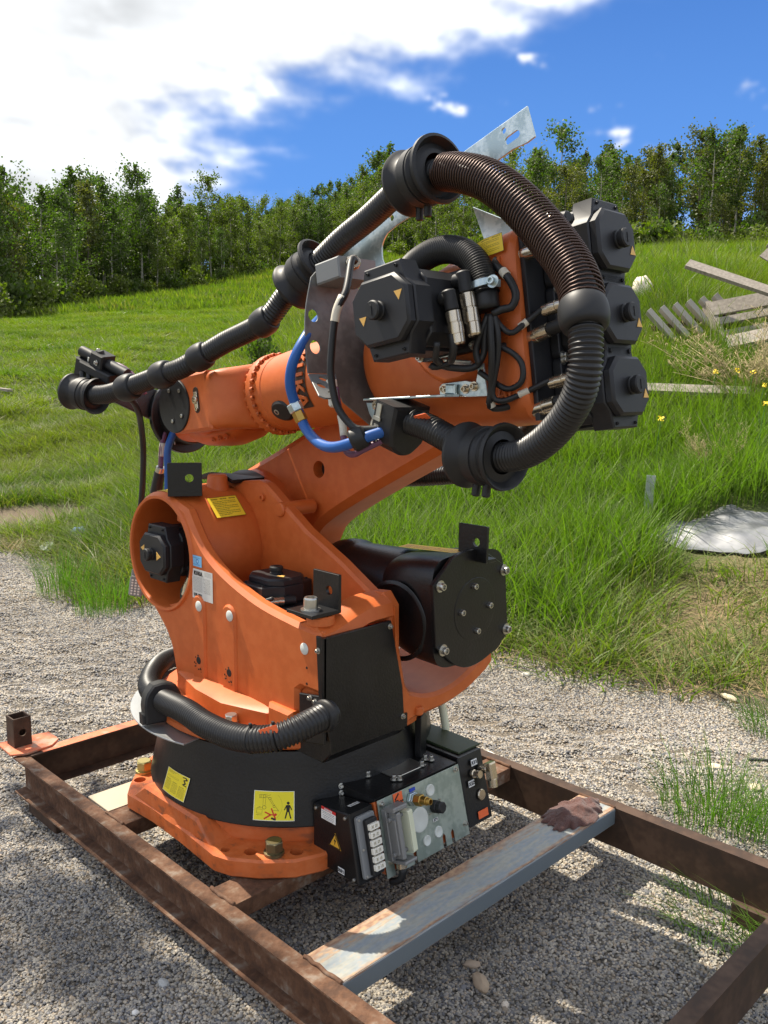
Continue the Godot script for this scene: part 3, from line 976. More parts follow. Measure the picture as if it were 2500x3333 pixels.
	lathe(T, [Vector2(0.016, 0), Vector2(0.016, 0.004), Vector2(0.014, 0.006), Vector2(0, 0.006)], frame(r2 * Vector3(0.016, 0.075, 0), out), 22)
	obj("blanking_plug", T, M.nickel, rb)
	T = PackedVector3Array()
	ext(T, PackedVector2Array([Vector2(-0.30, 0.385), Vector2(-0.5, 0.393), Vector2(-0.5, 0.398), Vector2(-0.30, 0.40)]), Transform3D(Basis(), Vector3(0, 0, 0.19)), 0.1, 0.001)
	obj("box_lid", T, M.olive, rb)

func build_carousel(R: Node) -> void:
	# turntable ring, left wall with motor opening, rear bridge, back wall, yoke
	var T := PackedVector3Array()
	var yx := Transform3D(Basis(Vector3(1, 0, 0), Vector3(0, 0, -1), Vector3(0, 1, 0)), Vector3.ZERO)
	lathe(T, [Vector2(0.36, 0.488), Vector2(0.42, 0.49), Vector2(0.428, 0.497), Vector2(0.428, 0.512), Vector2(0.415, 0.523), Vector2(0.30, 0.53), Vector2(0, 0.53)], yx, 72)
	# left wall
	var A2 := Vector2(0.305, 0.925)
	var W := PackedVector2Array()
	var top := smooth2([Vector2(0.165, 1.075), Vector2(0.087, 0.979), Vector2(-0.011, 0.918), Vector2(-0.17, 0.866), Vector2(-0.33, 0.842), Vector2(-0.43, 0.835)], 6)
	for i in range(0, 23):
		var t := deg_to_rad(lerpf(-25.0, 118.0, i / 22.0))
		W.push_back(A2 + Vector2(cos(t), sin(t)) * 0.188)
	for p in top:
		W.push_back(p)
	for p in [Vector2(-0.446, 0.82), Vector2(-0.452, 0.672), Vector2(-0.362, 0.672), Vector2(-0.345, 0.66), Vector2(-0.345, 0.53), Vector2(0.235, 0.53)]:
		W.push_back(p)
	for p in smooth2([Vector2(0.238, 0.552), Vector2(0.27, 0.655), Vector2(0.345, 0.73), Vector2(0.43, 0.79)], 5):
		W.push_back(p)
	ext(T, W, Transform3D(Basis(), Vector3(0, 0, -0.28)), 0.045, 0.012, [circ(A2, 0.166, 48)])
	# opening lip
	lathe(T, [Vector2(0.166, 0.0), Vector2(0.168, -0.006), Vector2(0.176, -0.007), Vector2(0.188, 0.01)], Transform3D(Basis(), Vector3(A2.x, A2.y, -0.28)), 48)
	# gearbox drum of the second axis, bulging towards the back wall
	lathe(T, [Vector2(0.186, -0.25), Vector2(0.19, -0.22), Vector2(0.199, -0.15), Vector2(0.20, -0.07), Vector2(0.19, -0.03)], Transform3D(Basis(), Vector3(A2.x, A2.y, 0)), 48)
	lathe(T, [Vector2(0.166, -0.245), Vector2(0.16, -0.05), Vector2(0, -0.05)], Transform3D(Basis(), Vector3(A2.x, A2.y, 0)), 48)
	# body between the walls, floor of the pocket
	var body := PackedVector2Array()
	for p in smooth2([Vector2(-0.42, 0.53), Vector2(-0.43, 0.66), Vector2(-0.43, 0.76), Vector2(-0.1, 0.77), Vector2(0.12, 0.8), Vector2(0.3, 0.76), Vector2(0.345, 0.73), Vector2(0.27, 0.655), Vector2(0.24, 0.53)], 3):
		body.push_back(p)
	ext(T, body, Transform3D(Basis(), Vector3(0, 0, -0.262)), 0.24, 0.004)
	# front wall of pocket below the drum is hidden; back wall
	var B := PackedVector2Array([Vector2(-0.43, 0.53), Vector2(-0.446, 0.62), Vector2(-0.44, 0.86), Vector2(-0.41, 0.893), Vector2(-0.36, 0.888), Vector2(-0.244, 0.951), Vector2(-0.095, 1.02), Vector2(0.095, 1.138), Vector2(0.135, 1.146), Vector2(0.215, 1.137), Vector2(0.26, 1.12)])
	for i in 12:
		var t := deg_to_rad(lerpf(92.0, -35.0, i / 11.0))
		B.push_back(A2 + Vector2(cos(t), sin(t)) * 0.2)
	B.push_back(Vector2(0.3, 0.66)); B.push_back(Vector2(0.25, 0.53))
	ext(T, B, Transform3D(Basis(), Vector3(0, 0, -0.042)), 0.045, 0.008)
	# rear bridge between the walls
	var br := PackedVector2Array()
	for p in [Vector2(-0.43, 0.822), Vector2(-0.447, 0.835), Vector2(-0.44, 0.868), Vector2(-0.415, 0.885), Vector2(-0.37, 0.89), Vector2(-0.335, 0.87), Vector2(-0.33, 0.822)]:
		br.push_back(p)
	var rings := []
	for k in 9:
		var z := lerpf(-0.272, -0.03, k / 8.0)
		var dy := lerpf(-0.042, 0.0, smoothstep(0.0, 0.75, k / 8.0))
		var ring := PackedVector3Array()
		for p in br:
			ring.push_back(Vector3(p.x, p.y + (dy if p.y > 0.83 else dy * 0.0), z))
		rings.append(ring)
	loft(T, rings)
	# raised strips on the left wall and the shoulder moulding at its foot
	for x in [0.098, -0.052]:
		var P := PackedVector2Array([Vector2(x - 0.033, 0.56), Vector2(x + 0.033, 0.58), Vector2(x + 0.033, 0.80)])
		for i in range(1, 6):
			var t := PI * i / 6.0
			P.push_back(Vector2(x + cos(t) * 0.033, 0.8 + sin(t) * 0.033))
		P.push_back(Vector2(x - 0.033, 0.80))
		ext(T, P, Transform3D(Basis(), Vector3(0, 0, -0.287)), 0.02, 0.006)
	var foot := []
	for k in 2:
		var ring := PackedVector3Array()
		for p in [Vector2(0.285, -0.235), Vector2(0.21, -0.292), Vector2(0.05, -0.335), Vector2(-0.09, -0.345), Vector2(-0.235, -0.30), Vector2(-0.25, -0.28), Vector2(-0.25, -0.2), Vector2(0.285, -0.2)]:
			ring.push_back(Vector3(p.x, 0.527 if k == 0 else 0.572, p.y * (1.0 if k == 0 else 0.985)))
		foot.append(ring)
	var rim := PackedVector3Array()
	for p in foot[1]:
		rim.push_back(Vector3(p.x, 0.588, maxf(p.z + 0.03, -0.29) if p.z < -0.25 else p.z))
	foot.append(rim)
	loft(T, foot)
	box(T, Vector3(-0.292, 0.565, -0.255), Vector3(0.1, 0.08, 0.09), 0.01)
	# yoke carrying the spring cylinder at the rear
	var Y := PackedVector2Array()
	for p in [Vector2(-0.03, 0.86), Vector2(-0.012, 0.78), Vector2(0.022, 0.63)]:
		Y.push_back(p)
	for p in smooth2([Vector2(0.04, 0.604), Vector2(0.10, 0.583), Vector2(0.165, 0.577), Vector2(0.24, 0.588), Vector2(0.32, 0.622), Vector2(0.375, 0.66)], 4):
		Y.push_back(p)
	for p in [Vector2(0.40, 0.66), Vector2(0.405, 0.61)]:
		Y.push_back(p)
	for p in smooth2([Vector2(0.37, 0.585), Vector2(0.285, 0.548), Vector2(0.18, 0.527), Vector2(0.06, 0.523), Vector2(0.0, 0.507), Vector2(-0.03, 0.512)], 4):
		Y.push_back(p)
	ext(T, Y, Transform3D(Basis(Vector3(0, 0, 1), Vector3(0, 1, 0), Vector3(1, 0, 0)), Vector3(-0.45, 0, 0)), 0.3, 0.01)
	cyl(T, Vector3(-0.451, 0.532, 0.07), Vector3(-0.451, 0.556, 0.07), 0.014, 0.004)
	# lug bosses on the drum and the stop rod through the back wall
	cyl(T, Vector3(0.262, 1.02, -0.205), Vector3(0.262, 1.094, -0.205), 0.036, 0.004, 24, 0.033)
	cyl(T, Vector3(0.262, 1.08, -0.1), Vector3(0.262, 1.158, -0.1), 0.04, 0.004, 24, 0.03)
	cyl(T, Vector3(-0.395, 0.84, -0.243), Vector3(-0.395, 0.866, -0.243), 0.036, 0.004, 24)
	cyl(T, Vector3(0.02, 1.068, -0.05), Vector3(0.02, 1.068, 0.085), 0.0225, 0.004, 18)
	var C := obj("carousel", T, M.orange, R, 34)
	# fittings on the wall
	for p in [Vector3(0.091, 0.801, -0.2875), Vector3(-0.062, 0.803, -0.2875), Vector3(-0.376, 0.78, -0.2805)]:
		var D := PackedVector3Array()
		lathe(D, [Vector2(0.0155, 0), Vector2(0.0155, 0.001), Vector2(0.012, 0.0035), Vector2(0, 0.0045)], frame(p, Vector3(0, 0, -1)), 24)
		obj("plastic_plug", D, M.frosted, C)
	for p in [Vector3(0.098, 0.636, -0.2872), Vector3(-0.055, 0.637, -0.2872)]:
		var D := PackedVector3Array()
		lathe(D, [Vector2(0.0115, 0), Vector2(0.0105, 0.0008), Vector2(0, 0.0009)], frame(p, Vector3(0, 0, -1)), 18)
		var hole := obj("threaded_hole", D, M.ink, C)
		D = PackedVector3Array()
		rng.seed = 77
		for i in 12:
			var a := rng.randf() * TAU; var d := rng.randf_range(0.016, 0.034)
			cyl(D, p + Vector3(cos(a) * d * 0.7, sin(a) * d - 0.006, 0.0004), p + Vector3(cos(a) * d * 0.7, sin(a) * d - 0.006, -0.0007), rng.randf_range(0.0012, 0.0032), 0.0, 7)
		obj("chipped_paint", D, M.rust_dark, hole)
	for y in [0.70, 0.742]:
		var D := PackedVector3Array()
		cyl(D, Vector3(-0.385, y - 0.01, -0.2795), Vector3(-0.385, y - 0.01, -0.2808), 0.0035, 0.0, 10)
		obj("small_hole", D, M.ink, C)
	var bo := PackedVector3Array()
	bolt(bo, Vector3(0.104, 1.096, -0.0425), Vector3(0, 0, -1), 0.0105, 0.01, false)
	obj("wall_screw", bo, M.orange, C)
	var bb := PackedVector3Array()
	hexbolt(bb, Vector3(-0.145, 0.53, -0.345), Vector3.UP, 0.016, 0.026)
	obj("turntable_bolt", bb, M.steel, C)
	# name plate, approval sticker, two warning papers
	var rows := []
	for i in 11:
		rows.append([10, 62 + i * 11, 84, 5])
		rows.append([106 + (i % 3) * 8, 62 + i * 11, 60 - (i % 3) * 8, 5])
	for i in 4:
		rows.append([116, 12 + i * 9, 60, 5])
	var np := lines_img(190, 240, srgb(214, 212, 204), srgb(110, 108, 104), rows, 44)
	for i in 11:
		np.fill_rect(Rect2i(8, 70 + i * 11, 170, 1), srgb(150, 148, 142))
	for i in 40:
		if rng.randf() < 0.6:
			np.fill_rect(Rect2i(10 + i * 2, 196, 2, 26), srgb(30, 30, 30))
	var lx := Vector3(-1, 0, 0)
	sheet("name_plate", Vector3(0.079, 0.8735, -0.2805), lx, Vector3.UP, 0.104, 0.069 * 1.28, img_mat(np), C).position.y = -0.01
	text("plate_text", "KUKA", face(Vector3(0.0995, 0.8955, -0.2828), lx, Vector3.UP), 0.0125, M.ink, C)
	var bl := lines_img(80, 50, srgb(120, 180, 220), srgb(60, 110, 160), [[8, 8, 60, 5], [8, 38, 60, 5]], 8)
	pdisc(bl, Vector2(44, 25), 11, srgb(60, 120, 180)); pdisc(bl, Vector2(44, 25), 6, srgb(170, 210, 236))
	sheet("approval_sticker", Vector3(0.106, 0.931, -0.2805), lx, Vector3.UP, 0.05, 0.032, img_mat(bl), C)
	var wp := warn_paper(200, 150, 61)
	# sheet wrapped on the drum: columns run along the axis
	var rowsw := []
	for i in 7:
		var zz := lerpf(-0.188, -0.082, i / 6.0)
		var r := 0.2035 if zz > -0.15 else 0.2025
		var ta := deg_to_rad(123.0); var tb := deg_to_rad(145.0)
		rowsw.append([Vector3(A2.x + cos(ta) * r, A2.y + sin(ta) * r, zz), Vector3(A2.x + cos(tb) * r, A2.y + sin(tb) * r, zz)])
	decal_quad("warning_label", rowsw, wp, C, 0.0025)
	rowsw = []
	for i in 4:
		var t := deg_to_rad(lerpf(78.0, 102.0, i / 3.0))
		rowsw.append([Vector3(A2.x + cos(t) * 0.19, A2.y + sin(t) * 0.19, -0.235), Vector3(A2.x + cos(t) * 0.188, A2.y + sin(t) * 0.188, -0.268)])
	decal_quad("warning_label", rowsw, wp, C, 0.002)
	# black shroud piece on the drum top
	var bp := PackedVector3Array()
	var bq := []
	for k in 2:
		var ring := PackedVector3Array()
		for i in 8:
			var t := deg_to_rad(lerpf(112.0, 66.0, i / 7.0))
			ring.push_back(Vector3(A2.x + cos(t) * (0.222 + 0.012 * k), A2.y + sin(t) * (0.222 + 0.012 * k), -0.075))
		for i in 8:
			var t := deg_to_rad(lerpf(66.0, 112.0, i / 7.0))
			ring.push_back(Vector3(A2.x + cos(t) * (0.222 + 0.012 * k), A2.y + sin(t) * (0.222 + 0.012 * k), 0.05))
		bq.append(ring)
	loft(bp, bq)
	obj("rubber_guard", bp, M.rubber, R)
	# motor of the second axis in the opening, turned a little
	var mx := Transform3D(Basis(Vector3(-1, 0, 0), Vector3(0, 1, 0), Vector3(0, 0, -1)), Vector3(A2.x + 0.005, A2.y, -0.06))
	motor(R, "shoulder_motor", mx, 0.25, 0.075, [[Vector3(0.068, -0.045, 0.16), Vector3(0.9, -0.2, 0), Vector3(-0.25, -1, 0.2), 0.062, 0.0125]])
	var mo := R.get_node("shoulder_motor")
	tri_sign("warning_triangle", Vector3(A2.x - 0.038, A2.y - 0.002, -0.3105), Vector3(0, -1, 0), Vector3(-1, 0, 0), 0.026, mo)
	tri_sign("warning_triangle", Vector3(A2.x + 0.055, A2.y + 0.012, -0.3105), Vector3(0, -1, 0), Vector3(1, 0, 0), 0.024, mo)
	cable("motor_cable", [Vector3(0.222, 0.81, -0.235), Vector3(0.215, 0.775, -0.235), Vector3(0.208, 0.74, -0.23)], 0.006, M.cable, mo)
	cable("green_hose", [Vector3(0.25, 0.86, -0.16), Vector3(0.265, 0.83, -0.2), Vector3(0.275, 0.8, -0.22), Vector3(0.27, 0.75, -0.22)], 0.012, M.green_hose, mo)
	# upright motor of the first axis in the pocket
	var m1 := Transform3D(Basis(Vector3(-1, 0, 0), Vector3(0, 0, 1), Vector3(0, 1, 0)) , Vector3(-0.09, 0.765, -0.145))
	motor(R, "turntable_motor", m1, 0.142, 0.078, [[Vector3(0.074, -0.02, 0.085), Vector3(1, 0, 0), Vector3(-0.35, -1, 0.0), 0.05, 0.0125], [Vector3(0.06, -0.074, 0.04), Vector3(0.5, -0.7, 0), Vector3(-1, -0.2, 0), 0.055, 0.014]])
	var mm := R.get_node("turntable_motor")
	tri_sign("warning_triangle", Vector3(-0.135, 0.9085, -0.16), Vector3(-0.4, 0, 1), Vector3(-1, 0, -0.4), 0.026, mm)
	var base2 := PackedVector3Array()
	box(base2, Vector3(-0.14, 0.80, -0.16), Vector3(0.25, 0.07, 0.15), 0.006)
	obj("motor_base", base2, M.motor, mm)
	cable("motor_cable", [Vector3(-0.19, 0.868, -0.235), Vector3(-0.165, 0.855, -0.252), Vector3(-0.14, 0.84, -0.26), Vector3(-0.11, 0.82, -0.25)], 0.006, M.cable, mm)
	cable("motor_cable", [Vector3(-0.24, 0.81, -0.235), Vector3(-0.21, 0.805, -0.245), Vector3(-0.17, 0.8, -0.25)], 0.0065, M.cable, mm)
	# black rear cover
	T = PackedVector3Array()
	var rc := PackedVector2Array([Vector2(-0.288, 0.825), Vector2(-0.288, 0.645), Vector2(-0.262, 0.548), Vector2(0.012, 0.505), Vector2(0.0, 0.63), Vector2(-0.048, 0.826)])
	ext(T, rc, Transform3D(Basis(Vector3(0, 0, 1), Vector3(0, 1, 0), Vector3(1, 0, 0)), Vector3(-0.456, 0, 0)), 0.012, 0.002)
	ext(T, PackedVector2Array([Vector2(-0.456, 0.825), Vector2(-0.456, 0.645), Vector2(-0.456, 0.55), Vector2(-0.36, 0.53), Vector2(-0.36, 0.66), Vector2(-0.435, 0.672), Vector2(-0.425, 0.825)]), Transform3D(Basis(), Vector3(0, 0, -0.2855)), 0.01, 0.002)
	ext(T, PackedVector2Array([Vector2(-0.4555, 0.552), Vector2(-0.4555, 0.515), Vector2(-0.425, 0.484), Vector2(-0.25, 0.484), Vector2(-0.25, 0.552)]), Transform3D(Basis(), Vector3(0, 0, -0.262)), 0.285, 0.003)
	var rcv := obj("rear_cover", T, M.satin, R)
	for p in [[Vector3(-0.436, 0.79, -0.286), Vector3(0, 0, -1)], [Vector3(-0.457, 0.812, -0.055), Vector3(-1, 0, 0)], [Vector3(-0.457, 0.548, 0.0), Vector3(-1, 0, 0)], [Vector3(-0.405, 0.66, -0.286), Vector3(0, 0, -1)], [Vector3(-0.425, 0.655, -0.286), Vector3(0, 0, -1)]]:
		var D := PackedVector3Array()
		bolt(D, p[0], p[1], 0.0052, 0.007)
		obj("cover_screw", D, M.steel, rcv)
	# spring cylinder
	T = PackedVector3Array()
	var z0 := 0.18
	var cd := Vector3(-1, 0.045, 0).normalized()
	var cf := frame(Vector3(-0.02, 0.815, z0), cd)
	lathe(T, [Vector2(0, -0.03), Vector2(0.11, -0.03), Vector2(0.14, 0.0), Vector2(0.146, 0.03), Vector2(0.146, 0.06), Vector2(0.138, 0.075), Vector2(0.138, 0.36), Vector2(0.143, 0.40), Vector2(0.146, 0.515), Vector2(0, 0.515)], cf, 56)
	# square end housing, ribbed
	rings = []
	for s in [[0.26, 0.12, 0.12, 2.2], [0.33, 0.14, 0.138, 3.2], [0.42, 0.148, 0.15, 5.0], [0.515, 0.152, 0.155, 5.5]]:
		rings.append(sring(cf * Vector3(0, 0, s[0]), cf.basis.x, cf.basis.y, s[2], s[1], s[3], 48))
	loft(T, rings)
	var sc := obj("balance_cylinder", T, M.satin, R, 30)
	T = PackedVector3Array()
	lathe(T, [Vector2(0.1, 0), Vector2(0.104, 0.004), Vector2(0.112, 0.002), Vector2(0.114, 0.0)], frame(Vector3(-0.40, 0.80, 0.028), Vector3(0, -0.05, -1)), 40)
	obj("cast_recess", T, M.satin, sc)
	var ep := []
	for p in [Vector2(0.0095, 0.928), Vector2(0.087, 0.991)]:
		ep.append(p)
	for p in smooth2([Vector2(0.12, 1.0), Vector2(0.167, 1.004), Vector2(0.215, 0.994)], 4):
		ep.append(p)
	for p in [Vector2(0.24, 0.982), Vector2(0.318, 0.938), Vector2(0.34, 0.735)]:
		ep.append(p)
	for p in smooth2([Vector2(0.29, 0.7), Vector2(0.225, 0.677), Vector2(0.161, 0.672), Vector2(0.105, 0.692), Vector2(0.066, 0.722)], 4):
		ep.append(p)
	ep.append(Vector2(0.026, 0.757))
	var epp := PackedVector2Array()
	for p in ep:
		epp.push_back(p)
	T = PackedVector3Array()
	ext(T, epp, Transform3D(Basis(Vector3(0, 0, 1), Vector3(0, 1, 0), Vector3(1, 0, 0)), Vector3(-0.549, 0, 0)), 0.014, 0.002)
	lathe(T, [Vector2(0, 0), Vector2(0.086, 0), Vector2(0.088, -0.001)], frame(Vector3(-0.5505, 0.835, 0.185), Vector3(-1, 0, 0)), 40)
	var epl := obj("end_plate", T, M.satin, R)
	for p in [[0.036, 0.922, 0.0105], [0.309, 0.926, 0.0105], [0.328, 0.75, 0.0105], [0.053, 0.745, 0.0105], [0.177, 0.9, 0.009], [0.245, 0.835, 0.009], [0.193, 0.771, 0.009], [0.125, 0.835, 0.009]]:
		var D := PackedVector3Array()
		bolt(D, Vector3(-0.5495, p[1], p[0]), Vector3(-1, 0, 0), p[2], p[2] * 1.25, p[2] > 0.01)
		obj("plate_bolt", D, M.steel, epl)
	T = PackedVector3Array()
	var yl := lines_img(200, 30, srgb(230, 196, 60), srgb(150, 60, 40), [[6, 8, 188, 6], [6, 18, 188, 5]], 9)
	decal_quad("yellow_strip", [[Vector3(-0.28, 0.973, 0.2), Vector3(-0.28, 0.97, 0.155)], [Vector3(-0.5, 0.986, 0.2), Vector3(-0.5, 0.983, 0.155)]], img_mat(yl), sc, 0.004)
	bracket(R, Vector3(-0.375, 0.868, -0.199), Vector3(0, 0, -1), 1.0)
	bracket(R, Vector3(0.218, 1.106, -0.245), Vector3(CAM.x - 0.22, 0, CAM.z + 0.24), -1.0, false)
	bracket(R, Vector3(-0.537, 0.968, 0.19), Vector3(0, 0, -1), -1.0, false, 0.035)
	# green-grey pipe behind the base
	cable("ground_lead", [Vector3(-0.33, 0.56, 0.27), Vector3(-0.35, 0.46, 0.29), Vector3(-0.36, 0.36, 0.3), Vector3(-0.34, 0.25, 0.32)], 0.012, M.cream, R)

func armpt(s: float, t: float, z: float) -> Vector3:
	return Vector3(-0.93, 1.573, 0) + Vector3(0.987, -0.162, 0) * s + Vector3(0.162, 0.987, 0) * t + Vector3(0, 0, z)

func build_arm(R: Node) -> void:
	var AX := Vector3(0.987, -0.162, 0).normalized()
	var AY := Vector3(0.162, 0.987, 0).normalized()
	var AZ := Vector3(0, 0, 1)
	var AF := Transform3D(Basis(AX, AY, AZ), Vector3(-0.93, 1.573, 0))
	# link arm between shoulder and elbow
	var P := PackedVector2Array()
	var A2 := Vector2(0.32, 0.935)
	for p in [Vector2(0.47, 1.118), Vector2(0.416, 1.142)]:
		P.push_back(p)
	for p in smooth2([Vector2(0.3, 1.194), Vector2(0.193, 1.241), Vector2(-0.003, 1.332), Vector2(-0.3, 1.468), Vector2(-0.58, 1.6)], 3):
		P.push_back(p)
	for i in 12:
		var t := deg_to_rad(lerpf(80.0, 250.0, i / 11.0))
		P.push_back(Vector2(-0.72, 1.56) + Vector2(cos(t), sin(t)) * 0.17)
	for p in smooth2([Vector2(-0.63, 1.346), Vector2(-0.501, 1.275), Vector2(-0.168, 1.106), Vector2(0.0, 1.008), Vector2(0.045, 0.95), Vector2(0.075, 0.88)], 3):
		P.push_back(p)
	for i in 14:
		var t := deg_to_rad(lerpf(195.0, 400.0, i / 13.0))
		P.push_back(A2 + Vector2(cos(t), sin(t)) * 0.25)
	var T := PackedVector3Array()
	var hole := circ(Vector2(0.01, 1.181), 0.0265, 26)
	ext(T, P, Transform3D(Basis(), Vector3(0, 0, 0.1)), 0.15, 0.022, [hole])
	# swelling round the shoulder end
	lathe(T, [Vector2(0.225, 0.12), Vector2(0.215, 0.06), Vector2(0.205, 0.03), Vector2(0.2, 0.02)], Transform3D(Basis(), Vector3(A2.x - 0.01, A2.y, 0)), 56)
	var la := obj("link_arm", T, M.orange, R, 34)
	T = PackedVector3Array()
	ext(T, circ(Vector2(0.01, 1.181), 0.0262, 26), Transform3D(Basis(), Vector3(0, 0, 0.135)), 0.08)
	obj("dark_bore", T, M.ink, la)
	# elbow housing
	T = PackedVector3Array()
	var rings := []
	for s in [[0.0, 0.198, 0.166, 7.0, 0.0], [0.012, 0.205, 0.172, 7.0, 0.0], [0.035, 0.205, 0.172, 6.5, 0.0], [0.07, 0.203, 0.168, 6.0, 0.002], [0.13, 0.2, 0.163, 5.0, 0.003], [0.2, 0.196, 0.163, 4.2, 0.0], [0.27, 0.186, 0.166, 3.4, -0.004], [0.33, 0.178, 0.17, 2.7, -0.006], [0.39, 0.173, 0.172, 2.2, -0.006], [0.44, 0.168, 0.168, 2.0, -0.004], [0.48, 0.155, 0.155, 2.0, 0.0], [0.505, 0.135, 0.135, 2.0, 0.0], [0.515, 0.118, 0.118, 2.0, 0.0]]:
		rings.append(sring(AF * Vector3(s[0], s[4], 0), AY, AZ, s[1], s[2], s[3], 64))
	loft(T, rings)
	# pad for the elbow motor
	cyl(T, Vector3(-0.75, 1.575, -0.12), Vector3(-0.75, 1.575, -0.185), 0.14, 0.01, 40, 0.125)
	# joint between elbow and link arm
	cyl(T, Vector3(-0.74, 1.565, 0.1), Vector3(-0.74, 1.565, 0.17), 0.165, 0.01, 40)
	var eh := obj("elbow_housing", T, M.orange, R, 34)
	for c in [["A4", 0.045, 0.125], ["A5", 0.04, -0.005], ["A6", 0.035, -0.135]]:
		text("cast_letters", c[0], Transform3D(Basis(-AX, AY, -AZ), AF * Vector3(c[1] + 0.012, c[2], -0.1725)), 0.038, M.orange, eh, 0.005, "Droid Sans", false)
	var wl := warn_paper(180, 110, 71)
	decal_quad("warning_label", [[AF * Vector3(0.118, 0.182, -0.1668), AF * Vector3(0.112, 0.148, -0.1672)], [AF * Vector3(0.07, 0.19, -0.1685), AF * Vector3(0.066, 0.152, -0.1695)], [AF * Vector3(0.02, 0.19, -0.172), AF * Vector3(0.018, 0.152, -0.1735)]], wl, eh, 0.003)
	# forearm tube with its dark letter band, bolt ring, wrist fork
	T = PackedVector3Array()
	rings = []
	for s in [[0.5, 0.115], [0.6, 0.117], [0.72, 0.119], [0.83, 0.119], [0.9, 0.116], [0.958, 0.113], [0.96, 0.1105], [0.966, 0.1105], [0.968, 0.1125], [0.985, 0.112], [1.0, 0.112], [1.003, 0.1205], [1.008, 0.122], [1.024, 0.122], [1.03, 0.116], [1.032, 0.105], [1.045, 0.103]]:
		rings.append(sring(AF * Vector3(s[0], 0, 0), AY, AZ, s[1], s[1], 2.0, 64))
	loft(T, rings)
	var tube := obj("forearm_tube", T, M.orange, R, 30)
	for i in 30:
		var a := TAU * i / 30.0
		var B := PackedVector3Array()
		var rp := AF * Vector3(1.028, cos(a) * 0.1125, -sin(a) * 0.1125)
		bolt(B, rp, AX, 0.0072, 0.013, false)
		var B2 := PackedVector3Array()
		bolt(B2, AF * Vector3(1.004, cos(a) * 0.116, -sin(a) * 0.116), -AX, 0.0072, 0.01, false)
		obj("ring_bolt", B2, M.orange_worn, tube)
		obj("ring_bolt", B, M.orange_worn, tube)
	bend_letters(tube, AF)
	T = PackedVector3Array()
	var ov := sring(AF * Vector3(0.893, -0.064, -0.094), AX, (AY * 0.83 - AZ * 0.56).normalized(), 0.045, 0.034, 2.0, 28)
	var ov2 := sring(AF * Vector3(0.893, -0.067, -0.101), AX, (AY * 0.83 - AZ * 0.56).normalized(), 0.038, 0.027, 2.0, 28)
	loft(T, [ov, ov2])
	var oc := obj("oval_cover", T, M.black, tube)
	T = PackedVector3Array()
	bolt(T, AF * Vector3(0.912, -0.064, -0.1), (-AZ * 0.83 - AY * 0.55), 0.009, 0.004, false)
	obj("oval_screw", T, M.steel, oc)
	# fork: round root flowing into two flat arms
	T = PackedVector3Array()
	rings = []
	for s in [[1.03, 0.103, 0.105, 2.0], [1.045, 0.1, 0.135, 2.8], [1.065, 0.095, 0.17, 4.0], [1.09, 0.091, 0.186, 7.0], [1.13, 0.089, 0.188, 9.0], [1.16, 0.088, 0.188, 9.0]]:
		rings.append(sring(AF * Vector3(s[0], 0, 0), AY, AZ, s[1], s[2], s[3], 64))
	loft(T, rings)
	for sg in [-1, 1]:
		var F := PackedVector2Array([Vector2(1.12, 0.0875)])
		for i in 17:
			var a := deg_to_rad(lerpf(90.0, -90.0, i / 16.0))
			F.push_back(Vector2(1.301 + cos(a) * 0.087, 0.006 + sin(a) * 0.087))
		F.push_back(Vector2(1.12, -0.0875))
		ext(T, F, AF * Transform3D(Basis(Vector3(1, 0, 0), Vector3(0, 1, 0), Vector3(0, 0, sg)), Vector3(0, 0, sg * 0.098)), 0.09, 0.008)
	var fork := obj("wrist_fork", T, M.orange, R, 32)
	T = PackedVector3Array()
	lathe(T, [Vector2(0.084, 0), Vector2(0.084, 0.004), Vector2(0.082, 0.006), Vector2(0, 0.006)], Transform3D(Basis(AX, AY, -AZ), AF * Vector3(1.301, 0.006, -0.188)), 48)
	var disc := obj("wrist_cover_disc", T, M.black, fork)
	for p in [[0.014, 0.048], [-0.043, 0.04], [0.012, -0.046], [-0.042, -0.036]]:
		var D := PackedVector3Array()
		var bx := Transform3D(Basis(), AF * Vector3(1.301 + p[0], 0.006 + p[1], -0.1945))
		cyl(D, bx.origin, bx.origin + Vector3(0, 0, -0.0012), 0.0098, 0.0, 14)
		var hl := obj("bolt_recess", D, M.ink, disc)
		D = PackedVector3Array()
		bolt(D, bx.origin, Vector3(0, 0, -1), 0.006, 0.0035, false)
		obj("disc_bolt", D, M.steel, hl)
	T = PackedVector3Array()
	ext(T, rrect(1.165, -0.032, 1.193, 0.046, 0.013, 4), AF * Transform3D(Basis(Vector3(1, 0, 0), Vector3(0, 1, 0), Vector3(0, 0, -1)), Vector3(0, 0, -0.188)), 0.0012, 0.0004)
	var slot := obj("oil_slot", T, M.rust_dark, fork)
	T = PackedVector3Array()
	bolt(T, AF * Vector3(1.181, 0.008, -0.189), -AZ, 0.0125, 0.008, false)
	bolt(T, AF * Vector3(1.179, -0.02, -0.189), -AZ, 0.006, 0.006, false)
	box(T, AF * Vector3(1.178, 0.006, -0.191), Vector3(0.016, 0.05, 0.004), 0.001, AF.basis)
	obj("oil_plug", T, M.nickel, slot)
	# hand between the fork arms, tool flange disc
	T = PackedVector3Array()
	cyl(T, AF * Vector3(1.301, 0.0, -0.094), AF * Vector3(1.301, 0.0, 0.094), 0.088, 0.006, 40)
	rings = []
	for s in [[1.28, -0.03, 0.085, 0.085], [1.36, -0.012, 0.088, 0.088], [1.44, 0, 0.092, 0.092], [1.5, 0, 0.094, 0.094]]:
		rings.append(sring(AF * Vector3(s[0], s[1], 0), AY, AZ, s[2], s[3], 2.4, 40))
	loft(T, rings)
	rings = []
